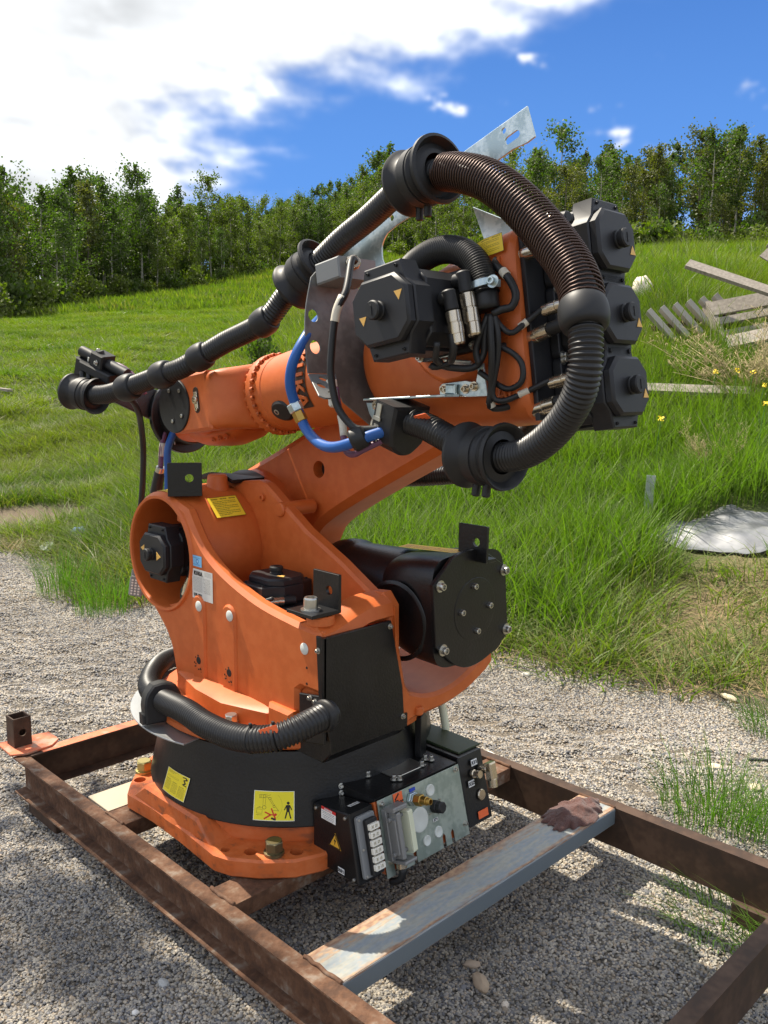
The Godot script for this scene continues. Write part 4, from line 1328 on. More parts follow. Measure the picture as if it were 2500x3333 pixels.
	for s in [[1.15, -0.07, 0.025, 0.075], [1.2, -0.083, 0.034, 0.085], [1.28, -0.09, 0.038, 0.088], [1.36, -0.084, 0.036, 0.085], [1.42, -0.075, 0.028, 0.07]]:
		rings.append(sring(AF * Vector3(s[0], s[1], 0), AY, AZ, s[2], s[3], 2.4, 32))
	loft(T, rings)
	var hand := obj("wrist_hand", T, M.orange, R, 34)
	for i in 6:
		var B := PackedVector3Array()
		var p := AF * Vector3(1.2 + (i % 3) * 0.034, -0.1, -0.078 + 0.03 * (i / 3))
		bolt(B, p, (-AY - AZ * 0.7), 0.008, 0.012, false)
		obj("hand_bolt", B, M.orange_worn, hand)
	T = PackedVector3Array()
	cyl(T, AF * Vector3(1.495, 0, 0), AF * Vector3(1.56, 0, 0), 0.098, 0.003, 40)
	lathe(T, [Vector2(0, 0), Vector2(0.12, 0), Vector2(0.124, 0.003), Vector2(0.124, 0.018), Vector2(0.12, 0.022), Vector2(0, 0.022)], frame(AF * Vector3(1.555, 0.0, 0), AX), 52)
	var tf := obj("tool_flange", T, M.satin, R)
	T = PackedVector3Array()
	for a in [200.0, 215.0, 232.0]:
		var d := deg_to_rad(a)
		box(T, AF * Vector3(1.554, sin(d) * 0.112, -cos(d) * -0.03 - 0.03), Vector3(0.002, 0.012, 0.003), 0.0004, AF.basis)
	obj("scale_mark", T, M.white, tf)
	# bracket plate from the flange carrying hose hub and tube clamp
	T = PackedVector3Array()
	var bp := PackedVector2Array([Vector2(-0.05, -0.06), Vector2(0.06, -0.1), Vector2(0.1, -0.02), Vector2(0.02, 0.06), Vector2(-0.26, 0.16), Vector2(-0.30, 0.13), Vector2(-0.29, 0.08), Vector2(-0.1, -0.01)])
	ext(T, bp, Transform3D(Basis(Vector3(0, 0, 1), AY, AX), AF * Vector3(1.577, 0, 0)), 0.012, 0.002)
	obj("tool_bracket", T, M.satin, tf)
	for m in [["elbow_motor", Transform3D(Basis(-AX, AY, -AZ), Vector3(-0.75, 1.592, -0.183)), 0.215, 0.082, [[Vector3(0.08, 0.012, 0.115), Vector3(1, 0, 0), Vector3(0.05, -1, -0.1), 0.068, 0.0145], [Vector3(0.08, 0.052, 0.066), Vector3(1, 0, 0), Vector3(0.08, -1, -0.05), 0.088, 0.0155]]]]:
		motor(R, m[0], m[1], m[2], m[3], m[4])
	var em := R.get_node("elbow_motor")
	tri_sign("warning_triangle", Vector3(-0.803, 1.62, -0.3985), -AX, -AY, 0.022, em)
	tri_sign("warning_triangle", Vector3(-0.705, 1.571, -0.3985), -AX, -AY, 0.021, em, true)
	var plate_im := lines_img(60, 90, srgb(150, 150, 146), srgb(40, 40, 40), [[5, 6, 50, 8], [5, 20, 50, 7], [5, 32, 50, 8], [5, 46, 50, 6], [5, 58, 50, 8], [5, 72, 50, 8]], 3)
	var pm := img_mat(plate_im)
	sheet("rating_plate", Vector3(-0.8365, 1.592, -0.275), Vector3(0, 0, 1), AY, 0.034, 0.05, pm, em)
	# three wrist motors stacked on the rear flange
	T = PackedVector3Array()
	ext(T, PackedVector2Array([Vector2(-0.15, -0.2), Vector2(0.15, -0.2), Vector2(0.15, 0.2), Vector2(-0.15, 0.2)]), Transform3D(Basis(AZ, AY, -AX), AF * Vector3(0.001, 0, 0)), 0.012, 0.002)
	obj("motor_plate", T, M.motor, R)
	var idx := 0
	for t in [0.15, 0.0, -0.148]:
		var xf := Transform3D(Basis(AZ, AY, -AX), AF * Vector3(-0.012, t, -0.01))
		var plugs := [[Vector3(-0.106, 0.026, 0.1), Vector3(-1, 0, 0), Vector3(0, -0.08, -1), 0.055, 0.0125], [Vector3(-0.106, -0.016, 0.0615), Vector3(-1, 0, 0), Vector3(0, -0.16, -1), 0.08, 0.0145]]
		if idx == 0:
			plugs = [[Vector3(-0.106, 0.04, 0.09), Vector3(-1, 0, 0), Vector3(0, 0.1, -1), 0.055, 0.0125], [Vector3(-0.106, -0.004, 0.047), Vector3(-1, 0, 0), Vector3(0, -0.05, -1), 0.085, 0.0145]]
		var w := motor(R, "wrist_motor", xf, 0.134, 0.0745, plugs)
		tri_sign("warning_triangle", xf * Vector3(0.055, -0.016, 0.1345), xf.basis.x, xf.basis.y, 0.022, w)
		sheet("rating_plate", xf * Vector3(-0.0745, 0.004, 0.03), xf.basis.z * -1.0, xf.basis.y, 0.03, 0.04, pm, w)
		idx += 1
	build_brackets(R, AF)

func bend_letters(tube: Node, AF: Transform3D) -> void:
	# dark band with raised orange letters running round the forearm
	var T := PackedVector3Array()
	var r := 0.119
	var s0 := 0.752; var s1 := 0.8
	for i in 36:
		var a0 := deg_to_rad(lerpf(46.0, 126.0, i / 36.0)); var a1 := deg_to_rad(lerpf(46.0, 126.0, (i + 1) / 36.0))
		var q := []
		for a in [a0, a1]:
			for s in [s0, s1]:
				q.append(AF * Vector3(s, cos(a) * (r + 0.002), -sin(a) * (r + 0.002)))
		quad(T, q[0], q[1], q[3], q[2])
	obj("letter_band", T, M.rust_dark, tube)
	var tm := TextMesh.new()
	var f := SystemFont.new()
	f.font_names = PackedStringArray(["Droid Sans"])
	f.font_weight = 800
	tm.font = f; tm.text = "KUKA"; tm.font_size = 48; tm.pixel_size = 0.0021; tm.depth = 0.004; tm.curve_step = 2.0
	var arr := tm.get_mesh_arrays()
	var V: PackedVector3Array = arr[Mesh.ARRAY_VERTEX]
	var bb := AABB(V[0], Vector3.ZERO)
	for v in V:
		bb = bb.expand(v)
	var L := PackedVector3Array()
	var ix = arr[Mesh.ARRAY_INDEX]
	var n: int = ix.size() if ix != null and ix.size() > 0 else V.size()
	for k in n:
		var v: Vector3 = V[ix[k]] if ix != null and ix.size() > 0 else V[k]
		var u := (v.x - bb.position.x) / bb.size.x
		var w := (v.y - bb.position.y) / bb.size.y
		var a := deg_to_rad(lerpf(49.0, 123.0, u))
		var rr := r + 0.0055 + v.z
		L.push_back(AF * Vector3(lerpf(s0 + 0.006, s1 - 0.006, 1.0 - w) , cos(a) * rr, -sin(a) * rr))
	obj("raised_letters", L, M.orange, tube)

func build_brackets(R: Node, AF: Transform3D) -> void:
	var AX := AF.basis.x; var AY := AF.basis.y; var AZ := AF.basis.z
	# dark plate across the front of the elbow with holes, and its flap with three openings
	var T := PackedVector3Array()
	var P := PackedVector2Array()
	for p in [Vector2(-0.13, 0.225), Vector2(-0.245, 0.225)]:
		P.push_back(p)
	for p in smooth2([Vector2(-0.262, 0.21), Vector2(-0.29, 0.13), Vector2(-0.302, 0.05), Vector2(-0.303, -0.02)], 5):
		P.push_back(p)
	for p in [Vector2(-0.235, -0.02), Vector2(-0.2, -0.09), Vector2(-0.1, -0.16), Vector2(-0.05, -0.12), Vector2(-0.05, 0.12)]:
		P.push_back(p)
	var xf := Transform3D(Basis(AZ, AY, AX), AF * Vector3(0.522, 0, 0))
	ext(T, P, xf, 0.004, 0.0008, [circ(Vector2(-0.268, 0.118), 0.0155, 20), circ(Vector2(-0.272, 0.043), 0.0165, 20)])
	var fl := Transform3D(Basis(AZ, (AY * 0.62 + AX * 0.78).normalized(), (AX * 0.62 - AY * 0.78).normalized()), AF * Vector3(0.522, -0.021, 0))
	ext(T, PackedVector2Array([Vector2(-0.303, 0), Vector2(-0.345, -0.1), Vector2(-0.335, -0.112), Vector2(-0.295, -0.112), Vector2(-0.235, -0.03), Vector2(-0.215, 0.0)]), fl, 0.004, 0.0008, [circ(Vector2(-0.273, -0.024), 0.012, 16), circ(Vector2(-0.303, -0.055), 0.012, 16), circ(Vector2(-0.298, -0.092), 0.011, 16)])
	obj("hose_plate", T, M.dark_plate, R)
	# grey junction box on the plate
	T = PackedVector3Array()
	box(T, AF * Vector3(0.47, 0.213, -0.195), Vector3(0.085, 0.05, 0.125), 0.004, AF.basis)
	var jb := obj("junction_box", T, M.grey_plastic, R)
	T = PackedVector3Array()
	cyl(T, AF * Vector3(0.432, 0.224, -0.215), AF * Vector3(0.414, 0.222, -0.222), 0.018, 0.002, 8)
	cyl(T, AF * Vector3(0.416, 0.222, -0.222), AF * Vector3(0.404, 0.221, -0.226), 0.015, 0.002, 16)
	obj("cable_gland", T, M.nickel, jb)
	var g := AF * Vector3(0.404, 0.221, -0.226)
	cable("junction_cable", [g, g + Vector3(-0.008, -0.002, -0.02), Vector3(-0.545, 1.65, -0.30), Vector3(-0.54, 1.6, -0.325), Vector3(-0.535, 1.5, -0.335), Vector3(-0.537, 1.453, -0.335), Vector3(-0.549, 1.399, -0.33), Vector3(-0.575, 1.362, -0.32), Vector3(-0.604, 1.346, -0.31), Vector3(-0.648, 1.35, -0.27)], 0.0085, M.cable, jb)
	cable("cable_tag", [Vector3(-0.545, 1.638, -0.31), Vector3(-0.5405, 1.61, -0.322), Vector3(-0.5385, 1.582, -0.3275)], 0.0098, M.sleeve, jb)
	# zinc plates on the left of the elbow
	T = PackedVector3Array()
	var zf := Transform3D(Basis(Vector3(1, 0, 0), Vector3(0, 1, 0), Vector3(0, 0, -1)), Vector3(0, 0, -0.178))
	ext(T, PackedVector2Array([Vector2(-0.848, 1.493), Vector2(-0.835, 1.486), Vector2(-0.829, 1.452), Vector2(-0.80, 1.456), Vector2(-0.735, 1.449), Vector2(-0.726, 1.442), Vector2(-0.728, 1.424), Vector2(-0.81, 1.421), Vector2(-0.862, 1.424)]), zf, 0.006, 0.001, [circ(Vector2(-0.846, 1.477), 0.004, 10)])
	box(T, Vector3(-0.80, 1.49, -0.2), Vector3(0.075, 0.004, 0.035), 0.001, Basis(Vector3(0, 0, 1), 0.06) * Basis(Vector3(1, 0, 0), 0.5))
	ext(T, PackedVector2Array([Vector2(-0.70, 1.405), Vector2(-0.825, 1.424), Vector2(-0.815, 1.37), Vector2(-0.79, 1.352), Vector2(-0.712, 1.388)]), zf * Transform3D(Basis(Vector3(0, 1, 0), -0.15), Vector3(-0.03, 0, 0.02)), 0.005, 0.001)
	box(T, Vector3(-0.665, 1.4165, -0.215), Vector3(0.25, 0.005, 0.05), 0.001, Basis(Vector3(0, 0, 1), -0.06))
	ext(T, PackedVector2Array([Vector2(-0.535, 1.402), Vector2(-0.605, 1.405), Vector2(-0.605, 1.33), Vector2(-0.57, 1.33), Vector2(-0.56, 1.36), Vector2(-0.545, 1.378)]), Transform3D(Basis(Vector3(1, 0, 0), Vector3(0, 1, 0), Vector3(0, 0, -1)), Vector3(0, 0, -0.22)), 0.005, 0.001)
	box(T, Vector3(-0.768, 1.437, -0.192), Vector3(0.028, 0.022, 0.012), 0.003)
	var zb := obj("hose_bracket", T, M.zinc, R)
	for p in [Vector3(-0.742, 1.437, -0.1845), Vector3(-0.753, 1.4345, -0.1845), Vector3(-0.802, 1.438, -0.1845), Vector3(-0.826, 1.444, -0.1845)]:
		var B := PackedVector3Array()
		bolt(B, p, Vector3(0, 0, -1), 0.0068, 0.009)
		obj("bracket_bolt", B, M.nickel, zb)
	var B3 := PackedVector3Array()
	bolt(B3, Vector3(-0.572, 1.397, -0.2255), Vector3(-0.3, 0, -1), 0.008, 0.009)
	obj("bracket_bolt", B3, M.nickel, zb)
	# clamp block where the hose starts
	T = PackedVector3Array()
	var hb := PackedVector2Array()
	for p in [Vector2(-0.055, 0.058), Vector2(0.05, 0.058), Vector2(0.055, 0.0)]:
		hb.push_back(p)
	for p in smooth2([Vector2(0.045, -0.028), Vector2(0.015, -0.052), Vector2(-0.02, -0.052), Vector2(-0.048, -0.03)], 4):
		hb.push_back(p)
	hb.push_back(Vector2(-0.056, 0.0))
	var hd := (Vector3(-0.789, 1.339, -0.24) - Vector3(-0.681, 1.367, -0.23)).normalized()
	var hf := frame(Vector3(-0.616, 1.358, -0.228), hd)
	ext(T, hb, hf, 0.075, 0.006)
	var cb := obj("hose_clamp_block", T, M.black, R)
	T = PackedVector3Array()
	for y in [0.034, -0.012]:
		box(T, hf * Vector3(-0.0565, y, 0.022), Vector3(0.004, 0.036, 0.016), 0.001, hf.basis)
		box(T, hf * Vector3(-0.059, y - 0.015, 0.022), Vector3(0.004, 0.008, 0.026), 0.001, hf.basis)
	obj("clamp_latch", T, M.steel, cb)
	T = PackedVector3Array()
	lathe(T, [Vector2(0.05, 0), Vector2(0.052, 0.001), Vector2(0.052, 0.009), Vector2(0.05, 0.01)], frame(hf * Vector3(0, -0.005, -0.006), hd), 40)
	cyl(T, hf * Vector3(-0.05, -0.04, -0.006), hf * Vector3(-0.035, -0.058, -0.004), 0.005, 0.001, 10)
	obj("hose_clip", T, M.nickel, cb)
	# long zinc strip over the arm that carries the hose clamps
	T = PackedVector3Array()
	var bar := PackedVector2Array([Vector2(-0.848, 2.032), Vector2(-0.872, 1.966), Vector2(-0.852, 1.957), Vector2(-0.815, 1.95)])
	for p in [Vector2(-0.70, 1.905), Vector2(-0.47, 1.832)]:
		bar.push_back(p)
	for p in smooth2([Vector2(-0.435, 1.815), Vector2(-0.418, 1.79), Vector2(-0.42, 1.752), Vector2(-0.44, 1.728)], 4):
		bar.push_back(p)
	for p in [Vector2(-0.48, 1.722), Vector2(-0.48, 1.70), Vector2(-0.385, 1.70)]:
		bar.push_back(p)
	for p in smooth2([Vector2(-0.372, 1.735), Vector2(-0.35, 1.755), Vector2(-0.31, 1.765)], 4):
		bar.push_back(p)
	for p in [Vector2(-0.25, 1.76), Vector2(-0.24, 1.79), Vector2(-0.34, 1.845), Vector2(-0.6, 1.94)]:
		bar.push_back(p)
	var slot := PackedVector2Array()
	for i in 18:
		var t := TAU * i / 18.0
		var p := Vector2(cos(t) * 0.0085 + (0.012 if cos(t) > 0.0 else -0.012), sin(t) * 0.0085).rotated(-0.38)
		slot.push_back(Vector2(-0.812, 1.975) + p)
	ext(T, bar, Transform3D(Basis(), Vector3(0, 0, -0.062)), 0.005, 0.001, [slot, circ(Vector2(-0.45, 1.85), 0.008, 14), circ(Vector2(-0.788, 1.993), 0.0065, 14)])
	obj("hose_rail", T, M.zinc, R)
	T = PackedVector3Array()
	ext(T, PackedVector2Array([Vector2(-0.80, 1.80), Vector2(-0.83, 1.765), Vector2(-0.70, 1.765), Vector2(-0.655, 1.86)]), Transform3D(Basis(), Vector3(0, 0, 0.0)), 0.005, 0.001)
	obj("rail_support", T, M.zinc, R)

func hub_clamp(R: Node, c: Vector3, dir: Vector3, rr: float, feet := Vector3.DOWN) -> void:
	# split plastic hose clamp: two flared collars and a strapped middle
	dir = dir.normalized()
	var T := PackedVector3Array()
	var xf := frame(c, dir)
	lathe(T, [Vector2(rr * 0.55, -0.05), Vector2(rr * 0.8, -0.046), Vector2(rr * 0.95, -0.058), Vector2(rr * 1.04, -0.06), Vector2(rr * 1.07, -0.052), Vector2(rr * 1.0, -0.046), Vector2(rr * 0.86, -0.038), Vector2(rr * 0.83, -0.026), Vector2(rr * 0.9, -0.021), Vector2(rr * 0.92, 0.018), Vector2(rr * 0.82, 0.024), Vector2(rr * 0.84, 0.036), Vector2(rr * 1.0, 0.045), Vector2(rr * 1.08, 0.05), Vector2(rr * 1.07, 0.057), Vector2(rr * 0.97, 0.06), Vector2(rr * 0.82, 0.042), Vector2(rr * 0.68, 0.046), Vector2(rr * 0.6, 0.05), Vector2(rr * 0.5, 0.05)], xf, 44)
	var o := obj("hose_clamp", T, M.rubber, R, 44)
	T = PackedVector3Array()
	lathe(T, [Vector2(rr * 0.9, -0.013), Vector2(rr * 0.95, -0.012), Vector2(rr * 0.95, 0.011), Vector2(rr * 0.9, 0.012)], xf, 44)
	obj("clamp_strap", T, M.black, o)
	T = PackedVector3Array()
	for z in [-0.016, 0.014]:
		var b: Vector3 = c + dir * float(z)
		cyl(T, b + feet * rr * 0.7, b + feet * (rr + 0.02), 0.009, 0.003, 12)
	obj("clamp_foot", T, M.rubber, o)

func bulb(R: Node, c: Vector3, dir: Vector3, r: float, w: float) -> void:
	var T := PackedVector3Array()
	var prof := []
	for i in 15:
		var t := PI * i / 14.0
		prof.append(Vector2(0.029 + (r - 0.029) * pow(sin(t), 0.7), -cos(t) * w))
	lathe(T, prof, frame(c, dir), 36)
	obj("bumper_ring", T, M.rubber, R, 60)

func build_hoses(R: Node) -> void:
	var H := [Vector3(0.70, 1.397, -0.33), Vector3(0.677, 1.397, -0.32), Vector3(0.559, 1.400, -0.310), Vector3(0.455, 1.422, -0.290), Vector3(0.303, 1.462, -0.260), Vector3(0.231, 1.482, -0.240), Vector3(0.169, 1.514, -0.215), Vector3(0.080, 1.555, -0.190), Vector3(-0.075, 1.607, -0.170), Vector3(-0.145, 1.674, -0.150), Vector3(-0.245, 1.745, -0.132), Vector3(-0.335, 1.800, -0.125), Vector3(-0.437, 1.842, -0.128), Vector3(-0.525, 1.877, -0.140), Vector3(-0.602, 1.902, -0.155), Vector3(-0.70, 1.90, -0.170), Vector3(-0.771, 1.884, -0.180), Vector3(-0.850, 1.852, -0.190), Vector3(-0.933, 1.798, -0.207), Vector3(-1.019, 1.729, -0.230), Vector3(-1.092, 1.669, -0.260), Vector3(-1.140, 1.620, -0.285), Vector3(-1.168, 1.567, -0.308), Vector3(-1.181, 1.52, -0.320), Vector3(-1.183, 1.475, -0.323), Vector3(-1.166, 1.429, -0.315), Vector3(-1.128, 1.384, -0.300), Vector3(-1.073, 1.342, -0.282), Vector3(-1.012, 1.315, -0.265), Vector3(-0.945, 1.305, -0.255), Vector3(-0.876, 1.31, -0.247), Vector3(-0.789, 1.339, -0.240), Vector3(-0.730, 1.357, -0.235), Vector3(-0.655, 1.37, -0.230)]
	var hose := conduit("corrugated_hose", H, 0.0305, 0.0088, M.hose, R)
	for b in [[3, 0.0425, 0.032], [4, 0.0415, 0.031], [6, 0.0405, 0.03], [8, 0.0395, 0.029]]:
		var i: int = b[0]
		bulb(R, H[i], H[i + 1] - H[i - 1], b[1], b[2])
	bulb(R, Vector3(-1.165, 1.573, -0.306), H[23] - H[21], 0.045, 0.031)
	hub_clamp(R, Vector3(-0.215, 1.725, -0.137), H[11] - H[9], 0.064, Vector3(-0.1, -1, 0.15).normalized())
	hub_clamp(R, Vector3(-0.645, 1.903, -0.16), H[15] - H[13], 0.07, Vector3(0.05, -1, 0.1).normalized())
	hub_clamp(R, Vector3(-0.915, 1.305, -0.252), H[30] - H[28], 0.064, Vector3(0.05, -1, -0.1).normalized())
	hub_clamp(R, Vector3(0.68, 1.399, -0.322), Vector3(0.9, 0.12, -0.25), 0.055, Vector3(0.2, 1, 0.2).normalized())
	# coil spring over the hose
	var path := []
	for i in range(15, 23):
		path.append(H[i])
	path[0] = Vector3(-0.715, 1.8985, -0.172)
	path[7] = Vector3(-1.158, 1.588, -0.3)
	var C := spline(path, 0.0012)
	var W := PackedVector3Array()
	var turns := 66.0
	var x := Vector3.ZERO
	var n := int(turns * 16)
	for k in n + 1:
		var u := float(k) / n
		# turns crowd at the two ends
		var v := u + 0.018 * sin(TAU * u) * -1.0
		var fi := clampf(v, 0, 1) * (C.size() - 1)
		var i0 := mini(int(fi), C.size() - 2)
		var p := C[i0].lerp(C[i0 + 1], fi - i0)
		var t := (C[mini(i0 + 6, C.size() - 1)] - C[maxi(i0 - 6, 0)]).normalized()
		if x == Vector3.ZERO:
			x = t.cross(Vector3.UP).normalized()
		x = (x - t * x.dot(t)).normalized()
		var y := t.cross(x)
		var a := TAU * turns * u
		var up := Vector3.UP - t * t.y
		var sag := up.normalized() * (0.0015 + 0.0085 * sin(PI * u))
		W.push_back(p + sag + (x * cos(a) + y * sin(a)) * (0.0385 + 0.0035 * sin(PI * u)))
	var rad := PackedFloat32Array(); rad.resize(W.size()); rad.fill(0.0021)
	put("coil_spring", tube_mesh(W, rad, 6), M.spring, R)
	# orange band and ties
	var tf := frame(Vector3(-0.742, 1.3545, -0.2365), H[32] - H[31])
	var T := PackedVector3Array()
	ext(T, rrect(-0.02, -0.009, 0.02, 0.009, 0.002, 1), Transform3D(Basis(Vector3(-0.97, 0.2, -0.1).normalized(), Vector3(0.1, 0.6, -0.78).normalized(), Vector3(-0.1, 0.78, -0.6).normalized()).orthonormalized(), Vector3(-0.745, 1.3765, -0.26)), 0.0015)
	obj("orange_tag", T, M.sticker_orange, hose)
	# second hose behind the arm, lower hose round the base
	conduit("corrugated_hose", [Vector3(-0.62, 1.35, 0.34), Vector3(-0.5, 1.252, 0.365), Vector3(-0.35, 1.186, 0.378), Vector3(-0.2, 1.16, 0.35), Vector3(-0.08, 1.15, 0.31)], 0.0305, 0.0088, M.hose, R, 16)
	var LH := [Vector3(0.56, 0.5, 0.02), Vector3(0.488, 0.518, -0.150), Vector3(0.36, 0.54, -0.280), Vector3(0.248, 0.540, -0.365), Vector3(0.112, 0.553, -0.415), Vector3(-0.085, 0.578, -0.450), Vector3(-0.200, 0.578, -0.463), Vector3(-0.312, 0.584, -0.466), Vector3(-0.39, 0.595, -0.455), Vector3(-0.44, 0.606, -0.425), Vector3(-0.468, 0.622, -0.385), Vector3(-0.478, 0.634, -0.335), Vector3(-0.47, 0.636, -0.275)]
	var lh := conduit("corrugated_hose", LH, 0.0335, 0.0092, M.hose, R, 26)
	T = PackedVector3Array()
	lathe(T, [Vector2(0.033, 0), Vector2(0.04, 0.002), Vector2(0.041, 0.008), Vector2(0.038, 0.012), Vector2(0.038, 0.022), Vector2(0.034, 0.024)], frame(Vector3(-0.475, 0.636, -0.289), Vector3(-0.05, -0.02, -1)), 32)
	obj("hose_socket", T, M.black, lh)
	T = PackedVector3Array()
	var tg := Vector3(-0.443, 0.629, -0.447)
	ext(T, rrect(-0.024, -0.0095, 0.024, 0.0095, 0.002, 1), face(tg, Vector3(-0.62, 0.3, 0.45), Vector3(0.1, 1, 0.1)), 0.0018)
	var tag1 := obj("orange_tag", T, M.sticker_orange, lh)
	T = PackedVector3Array()
	for i in [8, 9]:
		var xf := frame(LH[i], LH[i + 1] - LH[i - 1])
		lathe(T, [Vector2(0.0335, -0.003), Vector2(0.0352, -0.003), Vector2(0.0352, 0.003), Vector2(0.0335, 0.003)], xf, 26)
		box(T, LH[i] + Vector3(0, 0.037, -0.006), Vector3(0.008, 0.01, 0.006), 0.001)
	obj("cable_tie", T, M.black, lh)
	# holder of the lower hose
	T = PackedVector3Array()
	var hd := (LH[5] as Vector3) - (LH[3] as Vector3)
	var hf := frame(Vector3(0.085, 0.556, -0.421), hd)
	var prof := PackedVector2Array()
	for i in 15:
		var a := deg_to_rad(lerpf(-10.0, 190.0, i / 14.0))
		prof.push_back(Vector2(cos(a), sin(a)) * (0.052 if i % 5 != 4 else 0.055))
	prof.push_back(Vector2(-0.052, -0.06)); prof.push_back(Vector2(0.052, -0.06))
	ext(T, prof, hf * Transform3D(Basis(), Vector3(0, 0, -0.022)), 0.05, 0.005)
	box(T, hf * Vector3(0.0, -0.045, 0.0), Vector3(0.12, 0.03, 0.04), 0.004, hf.basis)
	obj("hose_holder", T, M.black, R)
	# mesh sleeve over the elbow with its clamp and the loose motor leads
	var MS := [Vector3(-0.6, 1.66, -0.19), Vector3(-0.655, 1.706, -0.198), Vector3(-0.724, 1.73, -0.202), Vector3(-0.787, 1.726, -0.203), Vector3(-0.833, 1.70, -0.205), Vector3(-0.857, 1.663, -0.207), Vector3(-0.868, 1.632, -0.208)]
	var ms := conduit("braided_sleeve", MS, 0.03, 0.005, M.rubber, R, 22)
	T = PackedVector3Array()
	lathe(T, [Vector2(0.031, -0.007), Vector2(0.0335, -0.007), Vector2(0.0335, 0.007), Vector2(0.031, 0.007)], frame(Vector3(-0.862, 1.648, -0.2075), Vector3(-0.3, -1, -0.02)), 32)
	bolt(T, Vector3(-0.897, 1.654, -0.222), Vector3(-0.2, 0.1, -1), 0.0085, 0.012)
	box(T, Vector3(-0.893, 1.652, -0.208), Vector3(0.014, 0.014, 0.02), 0.002)
	obj("sleeve_clamp", T, M.zinc, ms)
	cable("sleeve_end", [Vector3(-0.866, 1.64, -0.208), Vector3(-0.876, 1.60, -0.21)], 0.0265, M.rubber, ms, 20)
	var AX := Vector3(0.987, -0.162, 0)
	var bun := Vector3(-0.88, 1.59, -0.212)
	var runs := [
		[[bun, Vector3(-0.875, 1.55, -0.215), Vector3(-0.872, 1.51, -0.214), Vector3(-0.855, 1.483, -0.225), Vector3(-0.82, 1.482, -0.25), Vector3(-0.79, 1.49, -0.27), Vector3(-0.815, 1.492, -0.285)], 0.0075],
		[[bun + Vector3(-0.006, 0, 0), Vector3(-0.893, 1.55, -0.218), Vector3(-0.895, 1.5, -0.215), Vector3(-0.885, 1.44, -0.2), Vector3(-0.878, 1.405, -0.195), Vector3(-0.888, 1.40, -0.17), Vector3(-0.915, 1.412, -0.142)], 0.008],
		[[bun + Vector3(-0.012, 0, 0.004), Vector3(-0.905, 1.55, -0.21), Vector3(-0.902, 1.5, -0.205), Vector3(-0.888, 1.43, -0.2), Vector3(-0.905, 1.415, -0.19), Vector3(-0.94, 1.432, -0.165), Vector3(-0.987, 1.458, -0.142)], 0.0062],
		[[bun + Vector3(-0.008, 0, 0.006), Vector3(-0.905, 1.565, -0.2), Vector3(-0.925, 1.553, -0.19), Vector3(-0.94, 1.575, -0.165), Vector3(-0.962, 1.6, -0.142)], 0.0062],
		[[bun, Vector3(-0.885, 1.55, -0.205), Vector3(-0.885, 1.528, -0.185), Vector3(-0.895, 1.53, -0.16), Vector3(-0.903, 1.54, -0.142)], 0.0085],
		[[bun + Vector3(-0.01, 0, 0.0), Vector3(-0.905, 1.6, -0.2), Vector3(-0.922, 1.605, -0.19), Vector3(-0.928, 1.63, -0.186), Vector3(-0.905, 1.665, -0.184), Vector3(-0.872, 1.69, -0.18), Vector3(-0.858, 1.706, -0.16), Vector3(-0.868, 1.711, -0.142)], 0.0085],
		[[Vector3(-0.885, 1.53, -0.2), Vector3(-0.92, 1.515, -0.185), Vector3(-0.945, 1.49, -0.18), Vector3(-0.945, 1.455, -0.18), Vector3(-0.915, 1.44, -0.185), Vector3(-0.88, 1.455, -0.19), Vector3(-0.85, 1.475, -0.2)], 0.0062],
		[[bun, Vector3(-0.872, 1.56, -0.22), Vector3(-0.86, 1.52, -0.224), Vector3(-0.868, 1.49, -0.222)], 0.0075],
		[[Vector3(-0.793, 1.487, -0.29), Vector3(-0.80, 1.482, -0.285), Vector3(-0.81, 1.486, -0.27), Vector3(-0.82, 1.49, -0.262)], 0.0065]]
	for r in runs:
		cable("motor_lead", r[0], r[1], M.cable, ms)
	for s in [[Vector3(-0.902, 1.668, -0.1838), Vector3(-0.889, 1.679, -0.182), 0.0098], [Vector3(-0.93, 1.565, -0.172), Vector3(-0.942, 1.577, -0.163), 0.0078], [Vector3(-0.878, 1.413, -0.196), Vector3(-0.88, 1.402, -0.19), 0.0092], [Vector3(-0.932, 1.428, -0.17), Vector3(-0.95, 1.438, -0.16), 0.0078]]:
		var S := PackedVector3Array()
		cyl(S, s[0], s[1], s[2], 0.0005, 14)
		obj("cable_tag", S, M.sleeve, ms)
	cable("motor_lead", [Vector3(-0.858, 1.548, -0.30), Vector3(-0.862, 1.525, -0.298), Vector3(-0.855, 1.505, -0.292), Vector3(-0.84, 1.495, -0.28)], 0.0085, M.cable, ms)
	cable("motor_lead", [Vector3(-0.85, 1.53, -0.335), Vector3(-0.845, 1.512, -0.33), Vector3(-0.835, 1.497, -0.32), Vector3(-0.83, 1.492, -0.3)], 0.007, M.cable, ms)
	# blue air hose, purple bus cable, fitting
	cable("blue_air_hose", [Vector3(-0.3, 1.64, -0.12), Vector3(-0.35, 1.60, -0.21), Vector3(-0.386, 1.57, -0.27), Vector3(-0.396, 1.53, -0.31), Vector3(-0.388, 1.485, -0.328), Vector3(-0.378, 1.44, -0.325), Vector3(-0.378, 1.40, -0.312), Vector3(-0.388, 1.37, -0.304), Vector3(-0.404, 1.342, -0.302), Vector3(-0.444, 1.318, -0.310), Vector3(-0.507, 1.304, -0.330), Vector3(-0.560, 1.305, -0.336), Vector3(-0.608, 1.32, -0.325), Vector3(-0.632, 1.334, -0.298), Vector3(-0.66, 1.348, -0.26)], 0.0125, M.blue, R, 16)
	T = PackedVector3Array()
	var fd := Vector3(-0.4, -1, 0.1).normalized()
	cyl(T, Vector3(-0.374, 1.397, -0.312), Vector3(-0.383, 1.378, -0.307), 0.0185, 0.002, 6)
	obj("fitting_nut", T, M.zinc, R)
	T = PackedVector3Array()
